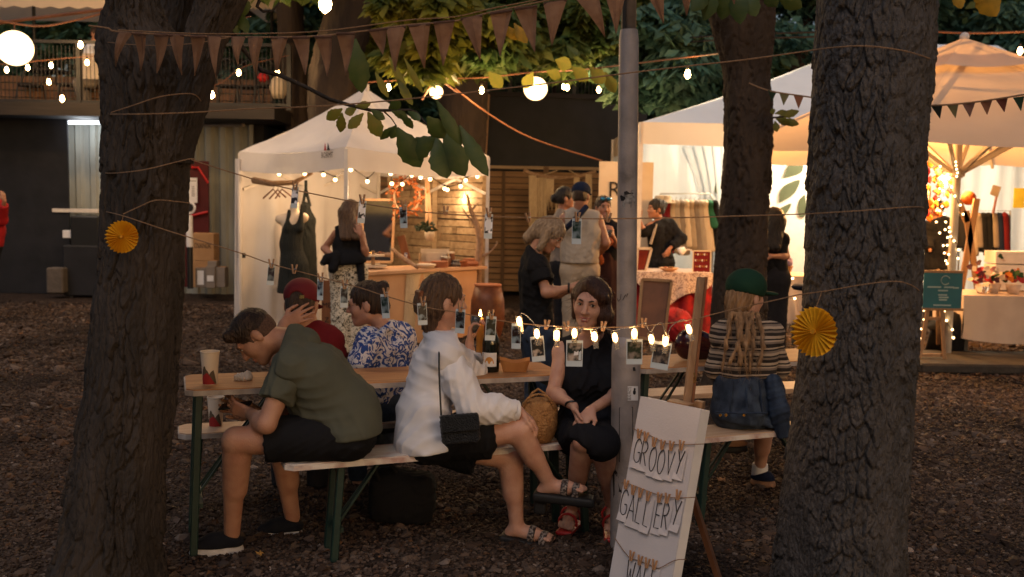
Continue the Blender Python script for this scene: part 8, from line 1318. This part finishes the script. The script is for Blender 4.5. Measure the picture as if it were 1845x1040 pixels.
MB().tube(catmull([P(1057, 372, 9.82), P(1045, 386, 9.78), P(1030, 402, 9.78), P(1016, 414, 9.84)], 3), .028, 6).build('shoulder_strap', MT['navy'], r_)
for q in 'LR': shoe('shoe', J['a' + q], J['t' + q], MT['shoe_black'], MT['rubber_white'], r_)
# --- people by the fence
J = jp(11, hd=(1019, 358, 11), nb=(1014, 382, 11), sL=(1006, 398, 10.88), sR=(1018, 394, 11.14), ch=(1012, 420, 11), ws=(1012, 450, 11), hL=(1010, 480, 10.95), hR=(1012, 480, 11.1), eL=(1002, 425, 10.82), eR=(1024, 422, 11.2), wL=(1020, 418, 10.85), wR=(1036, 408, 11.15), kL=(1012, 560, 10.95), kR=(1014, 560, 11.1), aL=(1010, 620, 10.95), aR=(1012, 618, 11.1), tL=(1022, 628, 10.9), tR=(1024, 626, 11.05))
r_, L, A = person('dark-haired person with low bun facing right behind the beige tank top', J, V3(.96, .12, 0), V3(0, 0, 1), MT['skin_c'], 1.0, .95, True, h=.011)
s = hair_sdf(L, A, 1.0, .014, -.07); s.ell(L(0, -.125, .0), (.04, .045, .05), A); soft('hair', s, .009, MT['hair_black'], r_); top(r_, J, MT['carton_grey'], 1, True, .02, P(1012, 490, 11), (0, 0, -1), {'L': .4, 'R': .4}, .2, .005, 20, .012); trousers(r_, J, MT['charcoal'], (.115, .085, .07), 1.95, 1, .014, 'trousers')
J = jp(10.6, hd=(1087, 375, 10.58), nb=(1088, 400, 10.62), sL=(1071, 413, 10.6), sR=(1108, 413, 10.6), ch=(1089, 432, 10.6), ws=(1089, 460, 10.6), hL=(1080, 487, 10.6), hR=(1100, 487, 10.6), eL=(1070, 444, 10.55), eR=(1112, 444, 10.55), wL=(1088, 425, 10.38), wR=(1104, 425, 10.38), kL=(1080, 560, 10.5), kR=(1100, 560, 10.5), aL=(1080, 622, 10.6), aR=(1100, 622, 10.6), tL=(1078, 632, 10.45), tR=(1102, 632, 10.45))
r_, L, A = person('smiling woman with sunglasses on her head and a drink, in a long dark skirt', J, V3(.22, -.96, -.03), V3(0, 0, 1), MT['skin_c'], 1.0, .95, True, hands=(('L', (.5, -.2, .8), (.6, .5, 0), 1, .7), ('R', (-.4, -.2, .8), (-.6, .5, 0), -1, .7)), h=.010)
eyes(L, 1.0, r_, A=A, smile=True); s = hair_sdf(L, A, 1.0, .012, -.1); s.cap(L(.05, -.05, 0), L(.06, -.06, -.16), .04, .03).cap(L(-.05, -.05, 0), L(-.06, -.06, -.16), .04, .03); soft('hair', s, .009, MT['hair_dark'], r_)
sg_ = MB(); [sg_.ball(L(q * .034, .082, .098), (.030, .014, .020), 8, 6, A) for q in (-1, 1)]; sg_.build('sunglasses', mat('blue_mirror_lens', (.05, .25, .42), .15, metal=.6), r_, smooth=True)
top(r_, J, MT['black_cloth'], 1, True, .018, P(1089, 470, 10.6), (0, 0, -1), {'L': .35, 'R': .35}, .2, .005, 20, .011); s = S(folds(.01, 18, 3, [(1, 0, 0), (1, .3, 0)])); s.cap(P(1089, 470, 10.6), P(1089, 510, 10.6), .14, .18).cap(P(1089, 500, 10.6), P(1090, 615, 10.6), .18, .22, k=.06).cut(P(1089, 614, 10.6), (0, 0, -1)); soft('long_skirt', s, .013, mat('dark_wine_skirt', (.035, .010, .010), .9), r_); s = S(folds(.01, 30, 6)); s.cap(P(1076, 440, 10.36), P(1096, 436, 10.34), .045, .05).cap(P(1074, 446, 10.38), P(1080, 470, 10.4), .04, .05, k=.04); soft('rust_scarf', s, .011, MT['orange_cloth'], r_)
c = P(1097, 428, 10.3); t = thing('drink_glass', 'stemmed drink glass held by the woman with sunglasses', 'glass', c); MB().lathe(c, [(.03, -.06), (.005, -.055), (.005, .0), (.03, .03), (.035, .08), (.033, .08), (.028, .032)], 12).build('glass_wall', MT['glass'], t, smooth=True)
# --- woman in dark jacket at the clothes stall
J = jp(13.4, hd=(1181, 378, 13.4), nb=(1187, 398, 13.42), sL=(1172, 406, 13.3), sR=(1206, 406, 13.5), ch=(1189, 422, 13.4), ws=(1190, 450, 13.4), hL=(1182, 474, 13.35), hR=(1199, 474, 13.45), eL=(1160, 418, 13.2), eR=(1228, 430, 13.4), wL=(1152, 396, 13.1), wR=(1206, 448, 13.2), kL=(1182, 530, 13.35), kR=(1199, 530, 13.45), aL=(1182, 576, 13.35), aR=(1199, 578, 13.45), tL=(1174, 584, 13.25), tR=(1192, 586, 13.35))
r_, L, A = person('woman with dark pinned-up hair and black jacket, hand on hip, by the clothes rack', J, V3(-.92, -.36, .02), V3(0, 0, 1), MT['skin_c'], 1.08, 1.0, True, hands=(('L', (.0, -.1, 1), (.5, .8, 0), 1, .3), ('R', (-.5, -.2, -.8), (-.3, .9, 0), 1, .5)), h=.011)
eyes(L, 1.08, r_, A=A); s = hair_sdf(L, A, 1.08, .016, -.06, noise=.006, f=60); s.ell(L(0, -.10, .07), (.06, .06, .05), A, k=.04); soft('hair', s, .009, MT['hair_black'], r_)
top(r_, J, MT['black_cloth'], 1.02, True, .028, P(1190, 484, 13.4), (0, 0, -1), None, .15, .008, 16, .012, lambda s: [s.cap(J['s' + q], J['e' + q], .078, .07, k=.05).slv(J['e' + q], lerp(J['e' + q], J['w' + q], .85), .07, .06, k=.04) for q in 'LR'], 'jacket'); MB().tube([P(1182, 404, 13.24), P(1178, 420, 13.2), P(1172, 440, 13.2)], .02, 5).build('scarf_end', MT['beige'], r_); trousers(r_, J, MT['charcoal'], (.115, .085, .07), 1.95, 1, .014, 'trousers')
# --- woman in patterned trousers at the stall
J = jp(10.2, hd=(633, 384, 10.2), nb=(629, 410, 10.2), sL=(606, 421, 10.2), sR=(650, 421, 10.25), ch=(627, 438, 10.2), ws=(627, 463, 10.2), hL=(616, 490, 10.2), hR=(640, 490, 10.22), eL=(584, 448, 10.3), eR=(659, 457, 10.12), wL=(603, 462, 10.12), wR=(650, 424, 10.02), kL=(617, 570, 10.2), kR=(642, 570, 10.24), aL=(614, 634, 10.22), aR=(642, 634, 10.26), tL=(618, 643, 10.36), tR=(648, 643, 10.4))
r_, L, A = person('long-haired woman in black top and leafy patterned trousers standing at the stall counter', J, V3(.66, .74, -.10), V3(0, 0, 1), MT['skin_c'], 1.0, .95, True, hands=(('L', (.6, .4, -.6), (.3, .9, 0), -1, .4), ('R', (-.2, .1, 1), (-.3, .9, 0), 1, .5)), h=.010, fine=False)
s = hair_sdf(L, A, 1.0, .016, -.12, ears=False); [s.cap(L(x, -.07, .0), P(p_, 428, 10.05), .05, .035, k=.04) for x, p_ in ((-.05, 618), (0, 628), (.05, 642))]; soft('hair', s, .008, MT['hair_brown'], r_)
def bt_(s):
    for q in ('sL', 'sR'): s.ell(J[q] + (J[q] - J['nb']) * .3, (.06, .09, .09), k=.015, op='s')
    s.cap(P(612, 470, 10.1), P(642, 470, 10.1), .10, k=.05)
top(r_, J, MT['black_cloth'], .98, True, .016, P(627, 476, 10.2), (.12, 0, -1), None, .12, .004, 24, .010, bt_, 'black_top'); s = S(folds(.008, 30, 4)); s.cap(P(608, 462, 10.05), P(590, 466, 9.98), .055, .045).cap(P(590, 466, 9.98), P(582, 474, 9.95), .045, .03).cap(P(604, 470, 10.0), P(600, 484, 9.98), .05, .05).cap(P(648, 468, 10.1), P(652, 508, 10.05), .045, .035); soft('tied_sleeves', s, .010, MT['black_cloth'], r_); trousers(r_, J, MT['trouser_floral'], (.125, .115, .11), 1.97, 1, .011, 'trousers', amp=.008, waist=P(627, 474, 10.2))
for q in 'LR': shoe('shoe', J['a' + q], J['t' + q], MT['rubber_tan'], MT['rubber_black'], r_)
# --- black-haired woman between the trunks
J = jp(10.0, hd=(1392, 398, 10), nb=(1392, 420, 10), sL=(1372, 430, 10), sR=(1410, 432, 10), ch=(1391, 448, 10), ws=(1391, 475, 10), hL=(1381, 502, 10), hR=(1402, 502, 10), eL=(1366, 460, 10), eR=(1417, 462, 9.98), wL=(1372, 485, 9.9), wR=(1390, 462, 9.8), kL=(1381, 580, 10), kR=(1402, 580, 10), aL=(1381, 645, 10), aR=(1402, 645, 10), tL=(1380, 655, 10.1), tR=(1404, 655, 10.1))
r_, L, A = person('woman with long black hair and sleeveless black top standing between middle and right trunks', J, V3(-.5, .85, 0), V3(0, 0, 1), MT['skin_c'], 1.0, .95, True, hands=(('R', (-.9, 0, .1), (0, .8, -.4), 1, .5),), h=.011, fine=False)
s = hair_sdf(L, A, 1.0, .018, -.12, ears=False); [s.cap(L(x, -.06, .0), P(p_, 446, 9.88), .055, .045, k=.04) for x, p_ in ((-.05, 1378), (0, 1388), (.05, 1399))]; soft('hair', s, .009, MT['hair_black'], r_); top(r_, J, MT['black_cloth'], 1, True, .016, P(1391, 505, 10), (0, 0, -1), None, .15, .005, 20, .011, None, 'black_top'); trousers(r_, J, MT['charcoal'], (.115, .085, .07), 1.95, 1, .013, 'trousers')
# --- person in dark coat behind fairy lights
J = jp(12.6, hd=(1686, 376, 12.6), nb=(1690, 394, 12.6), sL=(1674, 405, 12.5), sR=(1706, 405, 12.7), ch=(1690, 422, 12.6), ws=(1690, 450, 12.6), hL=(1682, 478, 12.6), hR=(1700, 478, 12.6), eL=(1670, 432, 12.5), eR=(1712, 434, 12.7), wL=(1676, 452, 12.3), wR=(1706, 458, 12.4), kL=(1682, 540, 12.6), kR=(1700, 540, 12.6), aL=(1682, 596, 12.6), aR=(1700, 596, 12.6), tL=(1676, 603, 12.5), tR=(1696, 603, 12.5))
r_, L, A = person('person in dark coat looking down behind the curtain of fairy lights', J, V3(-.7, -.4, -.5), V3(0, 0, 1), MT['skin_c'], 1.0, 1.0, True, h=.013); s = hair_sdf(L, A, 1.0, .014, -.07); soft('hair', s, .011, MT['hair_black'], r_); eyes(L, 1, r_, A=A)
top(r_, J, MT['charcoal'], 1.05, True, .03, P(1690, 500, 12.6), (0, 0, -1), None, .15, .008, 16, .014, lambda s: [s.cap(J['s' + q], J['e' + q], .08, .07, k=.05).slv(J['e' + q], lerp(J['e' + q], J['w' + q], .9), .07, .06, k=.04) for q in 'LR'], 'coat'); trousers(r_, J, MT['charcoal'], (.115, .085, .07), 1.95, 1, .015, 'trousers')
# --- person in red at the left edge
J = jp(13, hd=(-20, 338, 13), nb=(-20, 360, 13), sL=(-38, 368, 13), sR=(-4, 370, 13), ch=(-20, 385, 13), ws=(-20, 415, 13), hL=(-28, 440, 13), hR=(-14, 440, 13), eL=(-46, 395, 13), eR=(3, 396, 12.9), wL=(-24, 412, 12.8), wR=(8, 362, 12.7), kL=(-28, 500, 13), kR=(-16, 500, 13), aL=(-28, 552, 13), aR=(-16, 552, 13), tL=(-24, 560, 12.9), tR=(-12, 560, 12.9))
r_, L, A = person('person in bright red jacket cut off by the left edge', J, V3(.9, -.4, 0), V3(0, 0, 1), MT['skin_c'], 1.0, 1.0, hands=(('R', (-.2, 0, 1), (-.8, .4, 0), 1, .6),), h=.013); s = hair_sdf(L, A, 1.0, .012, -.07); soft('hair', s, .011, MT['hair_dark'], r_)
top(r_, J, mat('red_jacket', (.40, .012, .015), .8), 1.05, False, .03, P(-12, 445, 13), (0, 0, -1), None, .15, .008, 16, .014, lambda s: [s.cap(J['s' + q], J['e' + q], .085, .075, k=.05).slv(J['e' + q], lerp(J['e' + q], J['w' + q], .8), .072, .06, k=.04) for q in 'LR'], 'jacket'); trousers(r_, J, MT['charcoal'], (.115, .085, .07), 1.95, 1, .015, 'trousers')
# --- guest on the terrace
J = jp(17.3, hd=(174, 62, 17.3), nb=(168, 80, 17.3), sL=(160, 90, 17.2), sR=(176, 90, 17.5), ch=(167, 105, 17.3), ws=(164, 125, 17.3), hL=(164, 146, 17.2), hR=(166, 146, 17.4), eL=(158, 118, 17.1), eR=(182, 116, 17.5), wL=(174, 122, 17.05), wR=(190, 108, 17.4), kL=(140, 150, 17.0), kR=(148, 152, 17.4), aL=(150, 186, 17.0), aR=(160, 186, 17.4), tL=(142, 190, 17.0), tR=(152, 190, 17.4))
r_, L, A = person('guest in white shirt sitting on the lit terrace above the container', J, V3(.8, -.5, -.1), V3(0, 0, 1), MT['skin_c'], 1.05, 1.0, h=.014); s = hair_sdf(L, A, 1.05, .01, -.05); soft('hair', s, .012, MT['hair_dark'], r_)
top(r_, J, MT['white_linen'], 1.02, False, .025, P(164, 148, 17.3), (0, 0, -1), {'L': .8, 'R': .8}, .18, .006, 18, .015); trousers(r_, J, MT['carton_grey'], (.115, .085, .07), 1.95, 1, .016, 'trousers')
